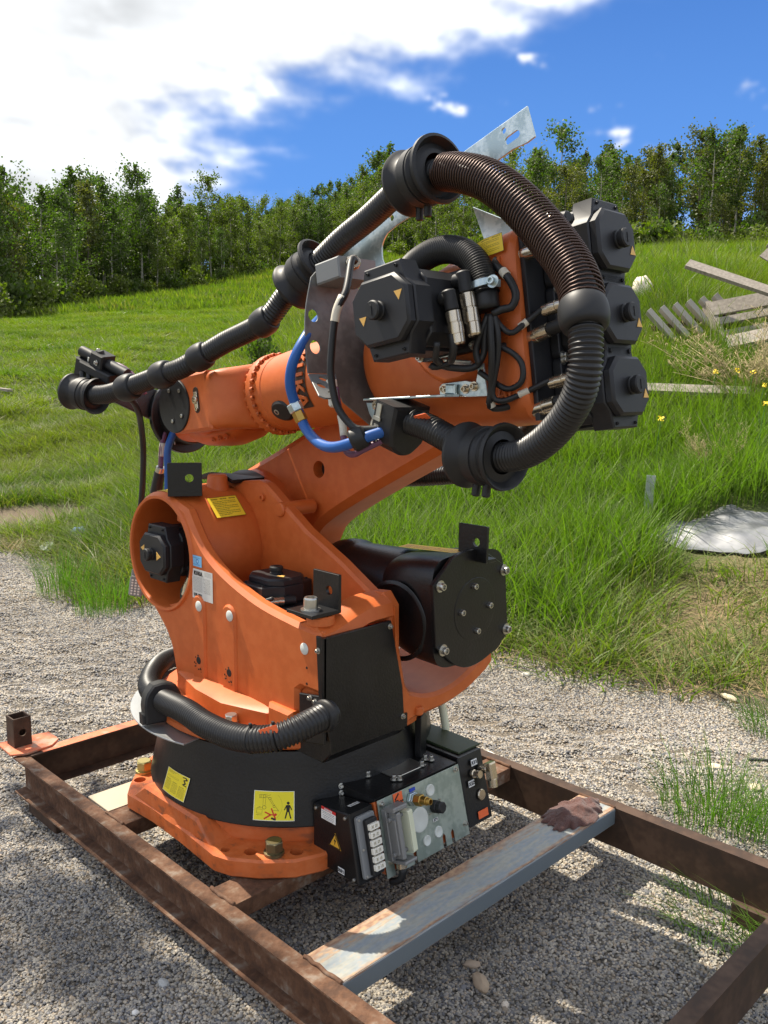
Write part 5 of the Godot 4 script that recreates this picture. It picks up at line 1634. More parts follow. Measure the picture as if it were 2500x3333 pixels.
	cyl(T, Vector3(-0.383, 1.378, -0.307), Vector3(-0.395, 1.354, -0.302), 0.0155, 0.002, 6)
	obj("brass_fitting", T, M.brass, R)
	var pc := cable("bus_cable", [Vector3(-0.47, 1.435, -0.262), Vector3(-0.487, 1.40, -0.27), Vector3(-0.515, 1.35, -0.28), Vector3(-0.53, 1.315, -0.29), Vector3(-0.55, 1.292, -0.3), Vector3(-0.58, 1.288, -0.305), Vector3(-0.605, 1.3, -0.3), Vector3(-0.65, 1.33, -0.26)], 0.0078, M.purple, R)
	T = PackedVector3Array()
	lathe(T, [Vector2(0, 0), Vector2(0.013, 0), Vector2(0.0135, 0.002), Vector2(0.0135, 0.03), Vector2(0.0115, 0.032), Vector2(0.0115, 0.06), Vector2(0.009, 0.064), Vector2(0, 0.064)], frame(Vector3(-0.454, 1.452, -0.262), Vector3(-0.35, -1, -0.18)), 18)
	obj("white_plug", T, M.white_plastic, pc)
	cable("cable_tag", [Vector3(-0.503, 1.372, -0.2755), Vector3(-0.515, 1.35, -0.28), Vector3(-0.526, 1.325, -0.2865)], 0.0092, M.sleeve, pc)
	T = PackedVector3Array()
	cyl(T, Vector3(-0.592, 1.318, -0.325), Vector3(-0.618, 1.334, -0.302), 0.027, 0.006, 18, 0.025)
	obj("tape_wrap", T, M.rubber, R)
	# tube clamp at the wrist tip, bent black lead and two hanging lines
	T = PackedVector3Array()
	var td := (Vector3(0.55, 1.462, -0.24) - Vector3(0.735, 1.535, -0.295)).normalized()
	var t0 := Vector3(0.735, 1.537, -0.297)
	lathe(T, [Vector2(0.0, 0.02), Vector2(0.0145, 0.02), Vector2(0.0145, 0), Vector2(0.0175, 0), Vector2(0.018, 0.002), Vector2(0.018, 0.21), Vector2(0, 0.21)], frame(t0, td), 22)
	obj("tool_tube", T, M.black, R)
	T = PackedVector3Array()
	var tb := Basis(td, td.cross(Vector3(0, 0, 1)).normalized() * -1.0, Vector3(0, 0, 1)).orthonormalized()
	box(T, t0 + td * 0.095 + Vector3(0, -0.004, 0), Vector3(0.055, 0.062, 0.06), 0.004, tb)
	box(T, t0 + td * 0.09 + Vector3(0, -0.035, 0.0), Vector3(0.14, 0.03, 0.07), 0.004, tb)
	box(T, Vector3(0.735, 1.47, -0.29), Vector3(0.05, 0.09, 0.05), 0.004, tb)
	cyl(T, t0 + td * 0.1, t0 + td * 0.1 + Vector3(0, 0.035, -0.01), 0.012, 0.002, 12)
	var tcl := obj("tube_clamp", T, M.black, R)
	T = PackedVector3Array()
	bolt(T, t0 + td * 0.085 + Vector3(0, 0.03, -0.005), Vector3.UP, 0.006, 0.006)
	bolt(T, t0 + td * 0.11 + Vector3(0, 0.0, -0.031), Vector3(0, 0, -1), 0.006, 0.006)
	box(T, Vector3(0.69, 1.5, -0.292), Vector3(0.01, 0.035, 0.02), 0.001, Basis(Vector3(0, 0, 1), 0.4))
	box(T, Vector3(0.61, 1.455, -0.262), Vector3(0.02, 0.02, 0.004), 0.001, tb)
	obj("clamp_hardware", T, M.steel, tcl)
	cable("purple_lead", [Vector3(0.63, 1.5, -0.25), Vector3(0.58, 1.485, -0.235), Vector3(0.53, 1.45, -0.22), Vector3(0.51, 1.40, -0.2)], 0.007, M.purple, R)
	cable("black_lead", [Vector3(0.50, 1.405, -0.28), Vector3(0.54, 1.395, -0.26), Vector3(0.556, 1.378, -0.22), Vector3(0.594, 1.343, -0.18), Vector3(0.649, 1.298, -0.14), Vector3(0.70, 1.222, -0.105), Vector3(0.713, 1.145, -0.1), Vector3(0.723, 1.066, -0.1), Vector3(0.738, 1.0, -0.1), Vector3(0.748, 0.9, -0.105), Vector3(0.736, 0.775, -0.125)], 0.0105, M.cable, R)
	cable("hanging_purple_lead", [Vector3(0.6, 1.32, -0.05), Vector3(0.597, 1.24, -0.09), Vector3(0.597, 1.15, -0.1)], 0.009, M.purple, R)
	cable("lead_sleeve", [Vector3(0.597, 1.235, -0.0905), Vector3(0.597, 1.19, -0.096)], 0.0105, M.sleeve, R)
	T = PackedVector3Array()
	cyl(T, Vector3(0.597, 1.155, -0.1), Vector3(0.605, 1.135, -0.1), 0.0155, 0.002, 14)
	obj("lead_plug", T, M.steel, R)
	T = PackedVector3Array()
	cyl(T, Vector3(0.605, 1.137, -0.1), Vector3(0.632, 1.06, -0.1), 0.018, 0.003, 14, 0.021)
	obj("plug_boot", T, M.rubber, R)
	cable("hanging_air_hose", [Vector3(0.55, 1.3, -0.06), Vector3(0.548, 1.22, -0.1), Vector3(0.55, 1.14, -0.1), Vector3(0.556, 1.05, -0.1)], 0.0125, M.blue, R, 14)
	# multi-pin plug hanging in front of the tower
	T = PackedVector3Array()
	var kx := Basis(Vector3(0, 1, 0), -0.75) * Basis(Vector3(1, 0, 0), 0.14)
	box(T, Vector3(0.725, 0.725, -0.13), Vector3(0.034, 0.07, 0.05), 0.005, kx)
	box(T, Vector3(0.733, 0.77, -0.127), Vector3(0.024, 0.026, 0.03), 0.003, kx)
	var kp := obj("hanging_plug", T, M.grey_cast, R)
	T = PackedVector3Array()
	for i in 6:
		for j in 3:
			box(T, Vector3(0.725, 0.725, -0.13) + kx * Vector3(-0.0172, -0.027 + i * 0.0098, -0.014 + j * 0.012), Vector3(0.001, 0.006, 0.007), 0.0002, kx)
	obj("pin_grid", T, M.white_plastic, kp)

# ------------------------------------------------------------------ steel frame
func channel(T: PackedVector3Array, P: PackedVector2Array, o: Vector3, x: Vector3, y: Vector3, dir: Vector3, l: float) -> void:
	ext(T, P, Transform3D(Basis(x, y, dir), o), l, 0.0015)

func cprof(w: float, h: float, t: float) -> PackedVector2Array:
	# C section, web at x=0, flanges towards +x, top at y=0
	return PackedVector2Array([Vector2(0, 0), Vector2(w, 0), Vector2(w, -t * 0.8), Vector2(t, -t * 1.35), Vector2(t, -h + t * 1.35), Vector2(w, -h + t * 0.8), Vector2(w, -h), Vector2(0, -h)])

func build_frame() -> void:
	var F := thing("steel_frame", "rusty welded steel channel frame under the orange robot, with a grey painted cross beam", "frame")
	var X := Vector3(1, 0, 0); var Y := Vector3(0, 1, 0); var Z := Vector3(0, 0, 1)
	var T := PackedVector3Array()
	channel(T, cprof(0.044, 0.125, 0.006), Vector3(-1.312, YF, -0.514), -Z, Y, X, 2.13)
	obj("channel_beam", T, M.rust, F)
	T = PackedVector3Array()
	channel(T, cprof(0.043, 0.125, 0.006), Vector3(-1.356, YF, 0.602), Z, Y, X, 2.19)
	obj("channel_beam", T, M.rust_dark, F)
	T = PackedVector3Array()
	channel(T, cprof(0.047, 0.125, 0.006), Vector3(0.825, YF + 0.0025, -0.512), -X, Y, Z, 1.112)
	var fb := obj("channel_beam", T, M.rust_dark, F)
	fb.set_meta("label", "far cross beam with a red-orange painted top")
	T = PackedVector3Array()
	ext(T, rect(0.7785, -0.47, 0.8245, 0.6), Transform3D(Basis(X, Z, Y), Vector3(0, YF + 0.0026, 0)), 0.0014, 0.0003)
	obj("painted_top", T, M.rust_orange, fb)
	T = PackedVector3Array()
	channel(T, cprof(0.04, 0.125, 0.006), Vector3(-1.358, YF + 0.002, -0.6), X, Y, Z, 1.2)
	obj("channel_beam", T, M.rust_dark, F)
	for x in [-0.386, 0.153]:
		T = PackedVector3Array()
		ext(T, PackedVector2Array([Vector2(0, 0), Vector2(0.098, 0), Vector2(0.098, -0.045), Vector2(0.092, -0.045), Vector2(0.092, -0.006), Vector2(0.006, -0.006), Vector2(0.006, -0.045), Vector2(0, -0.045)]), Transform3D(Basis(X, Y, Z), Vector3(x, YF - 0.0015, -0.513)), 1.115, 0.0015)
		obj("cross_channel", T, M.rust, F)
	T = PackedVector3Array()
	box(T, Vector3(0.322, YF - 0.006, 0.045), Vector3(0.128, 0.009, 1.1), 0.0015)
	obj("flat_bar", T, mat(srgb(178, 164, 142), 0.75), F)
	T = PackedVector3Array()
	ext(T, PackedVector2Array([Vector2(0, 0), Vector2(0.124, 0), Vector2(0.124, -0.05), Vector2(0.118, -0.05), Vector2(0.118, -0.006), Vector2(0.006, -0.006), Vector2(0.006, -0.05), Vector2(0, -0.05)]), Transform3D(Basis(X, Y, Z), Vector3(-0.778, YF + 0.001, -0.5125)), 1.113, 0.0025)
	var gb := obj("cross_beam", T, M.grey_paint, F)
	gb.set_meta("label", "grey painted cross beam with rust along its edges")
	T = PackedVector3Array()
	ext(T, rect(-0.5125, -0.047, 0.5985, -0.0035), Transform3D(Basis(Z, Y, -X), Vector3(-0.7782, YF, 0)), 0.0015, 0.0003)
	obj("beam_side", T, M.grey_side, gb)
	var im := Image.create(768, 96, false, Image.FORMAT_RGB8)
	nz.seed = 51; nz.frequency = 1.0; nz.fractal_octaves = 4
	for y in 96:
		var v := y / 96.0
		for x in 768:
			var u := x / 96.0
			var n := nz.get_noise_2d(u * 0.9, v * 5.0)
			var n2 := nz.get_noise_2d(u * 5.0 + 50.0, v * 9.0)
			var rust := smoothstep(0.3, 0.02, v + n * 0.25) * 0.9 + smoothstep(0.9, 1.0, v + n * 0.1) * 0.9
			rust += 0.6 * smoothstep(0.06, 0.0, absf(v - 0.27 - n * 0.12)) * smoothstep(-0.1, 0.25, n2 + n)
			rust = clampf(rust + 0.3 * smoothstep(0.25, 0.5, n2), 0.0, 1.0)
			var c := Color(0.53, 0.56, 0.575).lerp(Color(0.60, 0.60, 0.565), clampf(0.5 + n * 1.2, 0, 1))
			c = c.lerp(Color(0.56, 0.40, 0.30).lerp(Color(0.66, 0.54, 0.42), clampf(0.5 + n2, 0, 1)), rust)
			im.set_pixel(x, y, c * (1.0 + 0.08 * n2))
	var pm := img_mat(im, 0.55)
	T = PackedVector3Array()
	decal_quad("worn_paint", [[Vector3(-0.6555, YF + 0.001, -0.512), Vector3(-0.7765, YF + 0.001, -0.512)], [Vector3(-0.6555, YF + 0.001, 0.6), Vector3(-0.7765, YF + 0.001, 0.6)]], pm, gb, 0.0013)
	T = PackedVector3Array()
	ext(T, PackedVector2Array([Vector2(0.94, -0.562), Vector2(0.92, -0.388), Vector2(0.836, -0.39), Vector2(0.80, -0.43), Vector2(0.79, -0.52), Vector2(0.815, -0.566)]), Transform3D(Basis(X, Z, Y), Vector3(0, YF + 0.0045, 0)), 0.007, 0.001)
	obj("corner_plate", T, M.rust_orange, F)
	# square socket post with a cross hole
	T = PackedVector3Array()
	var pc := Vector3(0.885, YF + 0.011, -0.506)
	var h := 0.103
	for k in 4:
		var xf := Transform3D(Basis(Y, PI * 0.5 * k), pc)
		ext(T, rect(-0.0305, 0, 0.0255, h), xf * Transform3D(Basis(), Vector3(0, 0, 0.0255)), 0.005, 0.0008, [circ(Vector2(0, 0.05), 0.0125, 18)] if k % 2 == 1 else [])
	obj("socket_post", T, M.rust_dark, F)
	for p in [Vector3(0.66, 0.03, -0.5), Vector3(0.7, 0.03, 0.62), Vector3(-1.25, 0.03, -0.52), Vector3(-1.25, 0.03, 0.62)]:
		T = PackedVector3Array()
		box(T, p, Vector3(0.2, 0.059, 0.075), 0.004)
		obj("skid_foot", T, M.rust_dark, F)
	T = PackedVector3Array()
	ext(T, rect(-1.385, 0.07, -1.3, 0.15), Transform3D(Basis(), Vector3(0, 0, 0.646)), 0.008, 0.001)
	obj("end_gusset", T, M.rust, F)
	# weld beads where the cross members meet the long beams
	rng.seed = 44
	for q in [[-0.386, -0.29], [0.153, 0.251], [-0.777, -0.655]]:
		for z in [-0.5135, 0.6]:
			var W := []
			for i in 9:
				W.append(Vector3(lerpf(q[0], q[1], i / 8.0), YF + 0.0015 + rng.randf_range(-0.001, 0.0015), z + rng.randf_range(-0.002, 0.002)))
			cable("weld_bead", W, rng.randf_range(0.0045, 0.006), M.rust, F, 7)

func build_rag() -> void:
	# crumpled terry cloth
	var st := SurfaceTool.new()
	st.begin(Mesh.PRIMITIVE_TRIANGLES)
	st.set_smooth_group(0)
	var n := 128; var m := 60
	nz.seed = 19; nz.frequency = 1.0; nz.fractal_octaves = 2
	nz2.seed = 4; nz2.frequency = 1.0; nz2.fractal_octaves = 2
	var c := Vector3(-0.712, YF + 0.004, 0.475)
	var lumps := [[-0.01, 0.03, 0.02, 0.032, 0.07, 0.4], [0.015, -0.03, 0.016, 0.03, 0.06, -0.3]]
	var g := RandomNumberGenerator.new(); g.seed = 8
	for q in 17:
		lumps.append([g.randf_range(-0.05, 0.05), g.randf_range(-0.1, 0.11), g.randf_range(0.006, 0.013), g.randf_range(0.009, 0.015), g.randf_range(0.03, 0.06), g.randf_range(-1.1, 1.1)])
	for i in m + 1:
		var r := float(i) / m
		for k in n:
			var a := TAU * k / n
			var rad := 1.0 + 0.22 * nz.get_noise_2d(cos(a) * 2.4, sin(a) * 2.4)
			var px := cos(a) * r * 0.066 * rad; var pz := sin(a) * r * 0.118 * rad
			var rim := pow(maxf(0.0, 1.0 - pow(r, 5.0)), 0.55)
			var y := 0.012
			for l in lumps:
				var q := Vector2(px - l[0], pz - l[1]).rotated(l[5])
				y += l[2] * exp(-pow(q.x / l[3], 2.0) - pow(q.y / l[4], 2.0))
			# creases between the folds
			var w := nz2.get_noise_2d(px * 11.0 + 3.0, pz * 8.0)
			y *= 0.64 + 0.1 * w
			y = y * rim + 0.0015 * nz.get_noise_2d(px * 60.0, pz * 60.0) * rim
			var fold := 0.004 * nz2.get_noise_2d(px * 24.0 + 7.0, pz * 18.0) * rim
			st.add_vertex(c + Vector3(px + fold, y, pz + fold * 0.6))
	for i in m:
		for k in n:
			var j := (k + 1) % n
			st.add_index(i * n + k); st.add_index((i + 1) * n + k); st.add_index((i + 1) * n + j)
			st.add_index(i * n + k); st.add_index((i + 1) * n + j); st.add_index(i * n + j)
	st.generate_normals()
	var cl := mat(Color(1, 1, 1), 1.0)
	var gi := noise_img(128, 0.2, 2, 31)
	cl.albedo_texture = ramp_tex(gi, [[0.2, srgb(74, 49, 44)], [0.8, srgb(100, 70, 62)]])
	cl.normal_enabled = true
	cl.normal_texture = normal_tex(gi, 6.0)
	cl.normal_scale = 0.3
	cl.rim_enabled = true
	cl.rim = 0.4
	tri_uv(cl, 9.0)
	tag(put("rag", st.commit(), cl), "crumpled brown cloth rag on the right end of the grey cross beam", "rag")

# ------------------------------------------------------------------ ground
func ud(x: float, z: float) -> Vector2:
	var dx := x - CAM.x; var dz := z - CAM.z
	return Vector2(dx * RT.x + dz * RT.z, dx * HD.x + dz * HD.z)

func xz(u: float, d: float) -> Vector3:
	return Vector3(CAM.x, 0, CAM.z) + RT * u + HD * d

func edge(u: float) -> float:
	return clampf(4.95 - 0.72 * u - 0.85 * exp(-pow((u + 1.85) / 0.5, 2.0)), 2.2, 9.0)

func height(u: float, d: float) -> float:
	var dd := maxf(0.0, d - edge(u))
	dd -= 0.85 * maxf(0.0, dd - 50.0) * smoothstep(-2.0, 7.0, u)
	var h := (0.165 + 0.0019 * clampf(u, -40, 40)) * (dd * dd / (dd + 1.2))
	h += 0.03 * maxf(0.0, dd - 45.0) * smoothstep(45.0, 60.0, dd)
	h += 1.1 * smoothstep(-0.5, 3.5, u) * smoothstep(0.0, 13.0, dd) * (1.0 - smoothstep(18.0, 42.0, dd))
	return h

func hill(u: float, d: float) -> float:
	var dd := maxf(0.0, d - edge(u))
	return height(u, d) + (nz.get_noise_2d(u * 0.35, d * 0.35) * 0.16 + nz.get_noise_2d(u * 1.6, d * 1.6) * 0.035) * smoothstep(0.3, 4.0, dd)

func ground(u: float, d: float) -> Vector3:
	var p := xz(u, d)
	p.y = hill(u, d)
	return p

func gravel_y(u: float, d: float) -> float:
	# raked and trodden gravel: low irregular ridges
	var w := smoothstep(2.2, 3.4, d)
	var v := nz2.get_noise_2d(u * 1.3 + 0.4 * d, d * 3.1) * 0.6 + nz2.get_noise_2d(u * 4.0, d * 7.5) * 0.4
	var inner := smoothstep(0.3, 1.0, edge(u) - d)
	return (v * 0.042 * w + nz2.get_noise_2d(u * 9.0, d * 9.0) * 0.006) * inner - 0.002

func grid_mesh(us: PackedFloat32Array, ds: PackedFloat32Array, hf: Callable, cf: Callable) -> ArrayMesh:
	var nu := us.size(); var nd := ds.size()
	var V := PackedVector3Array(); V.resize(nu * nd)
	var Nn := PackedVector3Array(); Nn.resize(nu * nd)
	var C := PackedColorArray(); C.resize(nu * nd)
	for j in nd:
		for i in nu:
			var p := xz(us[i], ds[j])
			p.y = hf.call(us[i], ds[j])
			V[j * nu + i] = p
			C[j * nu + i] = cf.call(us[i], ds[j])
	for j in nd:
		for i in nu:
			var a := V[j * nu + mini(i + 1, nu - 1)] - V[j * nu + maxi(i - 1, 0)]
			var b := V[mini(j + 1, nd - 1) * nu + i] - V[maxi(j - 1, 0) * nu + i]
			var n := b.cross(a).normalized()
			Nn[j * nu + i] = n if n.y > 0 else -n
	var I := PackedInt32Array()
	for j in nd - 1:
		for i in nu - 1:
			var a := j * nu + i
			I.append_array([a, a + nu, a + nu + 1, a, a + nu + 1, a + 1])
	var arr := []
	arr.resize(Mesh.ARRAY_MAX)
	arr[Mesh.ARRAY_VERTEX] = V; arr[Mesh.ARRAY_NORMAL] = Nn; arr[Mesh.ARRAY_COLOR] = C; arr[Mesh.ARRAY_INDEX] = I
	var m := ArrayMesh.new()
	m.add_surface_from_arrays(Mesh.PRIMITIVE_TRIANGLES, arr)
	return m

func steps(parts: Array) -> PackedFloat32Array:
	# [from, to, step] runs
	var R := PackedFloat32Array()
	for p in parts:
		var v: float = p[0]
		while v < p[1] - 1e-4:
			R.push_back(v)
			v += p[2]
	R.push_back(parts[parts.size() - 1][1])
	return R

func soil(u: float, d: float) -> Color:
	var e := d - edge(u)
	var n := nz.get_noise_2d(u * 0.8, d * 0.8)
	var g := Color(0.085, 0.14, 0.025).lerp(Color(0.15, 0.19, 0.045), clampf(0.5 + n, 0, 1))
	var straw := Color(0.30, 0.22, 0.12)
	var k := smoothstep(0.8, 0.1, e) * 0.6
	# dry trampled grass at the right, bare soil at the left
	k = maxf(k, 0.9 * smoothstep(1.5, 0.5, Vector2((u - 2.2) / 0.95, (d - 4.85) / 0.8).length()))
	g = g.lerp(straw, clampf(k + n * 0.3, 0, 1))
	var dirt := smoothstep(1.2, 0.6, Vector2((u + 3.75) / 1.05, (d - 8.5) / 0.65).length())
	return g.lerp(Color(0.19, 0.13, 0.085), dirt * 0.9)

func ground_noise() -> void:
	nz.seed = 11; nz.frequency = 1.0; nz.fractal_octaves = 3
	nz2.seed = 23; nz2.frequency = 1.0; nz2.fractal_octaves = 3

func build_ground() -> void:
	ground_noise()
	var fine := noise_img(512, 0.11, 3, 41)
	var hm := mat(Color(1, 1, 1), 0.95)
	hm.vertex_color_use_as_albedo = true
	hm.albedo_texture = ramp_tex(fine, [[0.2, srgb(150, 150, 150)], [0.8, srgb(255, 255, 255)]])
	tri_uv(hm, 1.1)
	var us := steps([[-120.0, -30.0, 6.0], [-30.0, -8.0, 1.0], [-8.0, 8.0, 0.25], [8.0, 30.0, 1.0], [30.0, 120.0, 6.0]])
	var ds := steps([[-30.0, 2.0, 2.0], [2.0, 14.0, 0.2], [14.0, 40.0, 0.8], [40.0, 180.0, 3.0]])
	var hillf := func(u: float, d: float) -> float: return hill(u, d) - 0.05 * smoothstep(0.5, 0.1, d - edge(u))
	structure(put("grassy_hill", grid_mesh(us, ds, hillf, soil), hm))
	var gm := mat(Color(1, 1, 1), 0.95)
	gm.vertex_color_use_as_albedo = true
	gm.albedo_texture = ramp_tex(noise_img(512, 0.16, 2, 43, FastNoiseLite.TYPE_CELLULAR), [[0.0, srgb(250, 246, 238)], [0.35, srgb(196, 190, 182)], [0.7, srgb(120, 118, 116)], [1.0, srgb(70, 70, 72)]], fine, 0.6)
	gm.normal_enabled = true
	gm.normal_texture = normal_tex(noise_img(512, 0.16, 2, 43, FastNoiseLite.TYPE_CELLULAR), 8.0)
	gm.normal_scale = 0.8
	tri_uv(gm, 1.35)
	var gc := func(u: float, d: float) -> Color:
		var n := nz.get_noise_2d(u * 0.9, d * 0.9)
		var k := smoothstep(1.4, 0.2, edge(u) - d)
		return Color(0.27, 0.245, 0.21).lerp(Color(0.33, 0.29, 0.235), clampf(0.4 + n, 0, 1)).lerp(Color(0.33, 0.26, 0.17), 0.4 * k)
	var gu := steps([[-9.0, -4.0, 0.25], [-4.0, 3.2, 0.05], [3.2, 8.0, 0.3]])
	var gd := steps([[-3.0, 0.8, 0.3], [0.8, 8.4, 0.05], [8.4, 9.6, 0.2]])
	structure(put("gravel_ground", grid_mesh(gu, gd, gravel_y, gc), gm))

func scatter(n: String, mesh: Mesh, m: Material, xfs: Array, cols: PackedColorArray, label: String, category: String) -> void:
	var mm := MultiMesh.new()
	mm.transform_format = MultiMesh.TRANSFORM_3D
	mm.use_colors = true
	mm.mesh = mesh
	mm.instance_count = xfs.size()
	for i in xfs.size():
		mm.set_instance_transform(i, xfs[i])
		mm.set_instance_color(i, cols[i])
	var o := MultiMeshInstance3D.new()
	o.multimesh = mm
	o.material_override = m
	o.name = numbered(n)
	add_child(o)
	o.set_meta("kind", "stuff")
	tag(o, label, category)

func pebble_mesh(sd: int) -> ArrayMesh:
	var g := RandomNumberGenerator.new(); g.seed = sd
	var t := (1.0 + sqrt(5.0)) / 2.0
	var v := [Vector3(-1, t, 0), Vector3(1, t, 0), Vector3(-1, -t, 0), Vector3(1, -t, 0), Vector3(0, -1, t), Vector3(0, 1, t), Vector3(0, -1, -t), Vector3(0, 1, -t), Vector3(t, 0, -1), Vector3(t, 0, 1), Vector3(-t, 0, -1), Vector3(-t, 0, 1)]
	for i in 12:
		v[i] = (v[i] as Vector3).normalized() * g.randf_range(0.8, 1.15) * Vector3(1.0, 0.62, 0.78)
	var f := [0, 11, 5, 0, 5, 1, 0, 1, 7, 0, 7, 10, 0, 10, 11, 1, 5, 9, 5, 11, 4, 11, 10, 2, 10, 7, 6, 7, 1, 8, 3, 9, 4, 3, 4, 2, 3, 2, 6, 3, 6, 8, 3, 8, 9, 4, 9, 5, 2, 4, 11, 6, 2, 10, 8, 6, 7, 9, 8, 1]
	var T := PackedVector3Array()
	for i in f:
		T.push_back(v[i])
	return crease_mesh(T, 50.0)

func build_gravel() -> void:
	ground_noise()
	rng.seed = 5
	var pal := [Color(0.37, 0.335, 0.275), Color(0.31, 0.285, 0.245), Color(0.245, 0.23, 0.21), Color(0.44, 0.39, 0.315), Color(0.13, 0.13, 0.135), Color(0.35, 0.285, 0.21), Color(0.285, 0.265, 0.24), Color(0.175, 0.172, 0.175)]
	var pm := mat(Color.WHITE, 0.85)
	pm.vertex_color_use_as_albedo = true
	for v in 4:
		var xfs := []; var cols := PackedColorArray()
		for k in 150000:
			# denser close to the viewer
			var d := 0.95 + 7.6 * pow(rng.randf(), 1.0)
			var u := rng.randf_range(-0.56, 0.56) * (d + 0.35)
			if d > edge(u) - 0.15 + rng.randf() * 0.3:
				continue
			var s := rng.randf_range(0.0028, 0.0052) * (0.95 + 0.1 * d)
			if rng.randf() < 0.008:
				s *= rng.randf_range(1.4, 2.0)
			var p := xz(u, d)
			p.y = gravel_y(u, d) + s * 0.22
			xfs.append(Transform3D(Basis.from_euler(Vector3(rng.randf_range(-0.5, 0.5), rng.randf() * TAU, rng.randf_range(-0.5, 0.5))).scaled_local(Vector3.ONE * s), p))
			var damp := 0.84 + 0.3 * nz.get_noise_2d(u * 0.8 + 4.0, d * 1.1) + 0.14 * nz.get_noise_2d(u * 3.0, d * 5.0)
			cols.push_back((pal[rng.randi() % 8] as Color) * rng.randf_range(0.85, 1.15) * damp * 1.2)
		scatter("gravel_pebbles", pebble_mesh(v + 3), pm, xfs, cols, "loose grey and tan pebbles covering the gravel pad", "gravel")

# ------------------------------------------------------------------ grass
func tuft_mesh(sd: int, blades: int, spread: float, lean: float, w: float, heads := 0) -> ArrayMesh:
	var g := RandomNumberGenerator.new(); g.seed = sd
	var V := PackedVector3Array(); var Nn := PackedVector3Array(); var C := PackedColorArray(); var I := PackedInt32Array()
	for b in blades:
		var a := g.randf() * TAU
		var rr := sqrt(g.randf()) * spread
		var o := Vector3(cos(a) * rr, 0, sin(a) * rr)
		var dirn := Vector3(cos(a + g.randf_range(-1, 1)), 0, sin(a + g.randf_range(-1, 1)))
		var h := g.randf_range(0.55, 1.0)
		var l := lean * g.randf_range(0.3, 1.2)
		var side := dirn.cross(Vector3.UP).rotated(Vector3.UP, g.randf_range(-0.9, 0.9)) * w * g.randf_range(0.7, 1.2)
		var base := V.size()
		var stalk := b < heads
		var tint := g.randf_range(0.72, 1.25)
		for k in 4:
			var f := k / 3.0
			var c := o + dirn * l * h * f * f + Vector3.UP * h * (f - 0.18 * l * f * f)
			var ww: float = [0.8, 1.0, 0.7, 0.0][k]
			if stalk:
				ww = [0.35, 0.3, 0.9, 0.0][k]
			var tan := (dirn * l * 2.0 * f + Vector3.UP * (1.0 - 0.36 * l * f)).normalized()
			var nn := tan.cross(side).normalized()
			var col := Color(tint, tint, tint * 0.95)
			if stalk:
				col = Color(2.2, 1.25, 2.6)
			if k < 3:
				V.push_back(c - side * ww); V.push_back(c + side * ww)
				Nn.push_back(nn); Nn.push_back(nn); C.push_back(col); C.push_back(col)
			else:
				V.push_back(c); Nn.push_back(nn); C.push_back(col)
		for k in 2:
			var q := base + k * 2
			I.append_array([q, q + 1, q + 3, q, q + 3, q + 2])
		I.append_array([base + 4, base + 5, base + 6])
	var arr := []
	arr.resize(Mesh.ARRAY_MAX)
	arr[Mesh.ARRAY_VERTEX] = V; arr[Mesh.ARRAY_NORMAL] = Nn; arr[Mesh.ARRAY_COLOR] = C; arr[Mesh.ARRAY_INDEX] = I
	var m := ArrayMesh.new()
	m.add_surface_from_arrays(Mesh.PRIMITIVE_TRIANGLES, arr)
	return m

func leaf_mat(back: Color) -> StandardMaterial3D:
	var m := mat(Color.WHITE, 0.55)
	m.vertex_color_use_as_albedo = true
	m.backlight_enabled = true
	m.backlight = back
	m.cull_mode = BaseMaterial3D.CULL_DISABLED
	return m

func blocked(u: float, d: float) -> bool:
	# dirt patch, metal sheet, pallets
	if Vector2((u + 3.75) / 0.95, (d - 8.5) / 0.55).length() < 1.0:
		return true
	if Vector2((u - 2.55) / 0.75, (d - 5.85) / 0.42).length() < 1.0:
		return true
	return false

func grass_col(u: float, d: float) -> Color:
	var n := nz.get_noise_2d(u * 0.5 + 30.0, d * 0.5)
	var c := Color(0.15, 0.21, 0.04).lerp(Color(0.235, 0.265, 0.066), clampf(0.45 + n * 0.9, 0, 1))
	c = c.lerp(Color(0.26, 0.23, 0.1), 0.45 * smoothstep(0.08, 0.3, nz.get_noise_2d(u * 0.22, d * 0.22 + 60.0)))
	c = c.lerp(Color(0.07, 0.13, 0.02), 0.5 * smoothstep(0.1, 0.35, nz.get_noise_2d(u * 0.4 + 90.0, d * 0.4)))
	if rng.randf() < 0.11:
		c = c.lerp(Color(0.36, 0.30, 0.16), 0.75)
	var lush := smoothstep(-1.2, 0.3, u) * smoothstep(11.0, 7.0, d)
	c = c.lerp(Color(0.135, 0.235, 0.032).lerp(Color(0.2, 0.28, 0.045), rng.randf()), lush * 0.85)
	return c * rng.randf_range(0.85, 1.15)

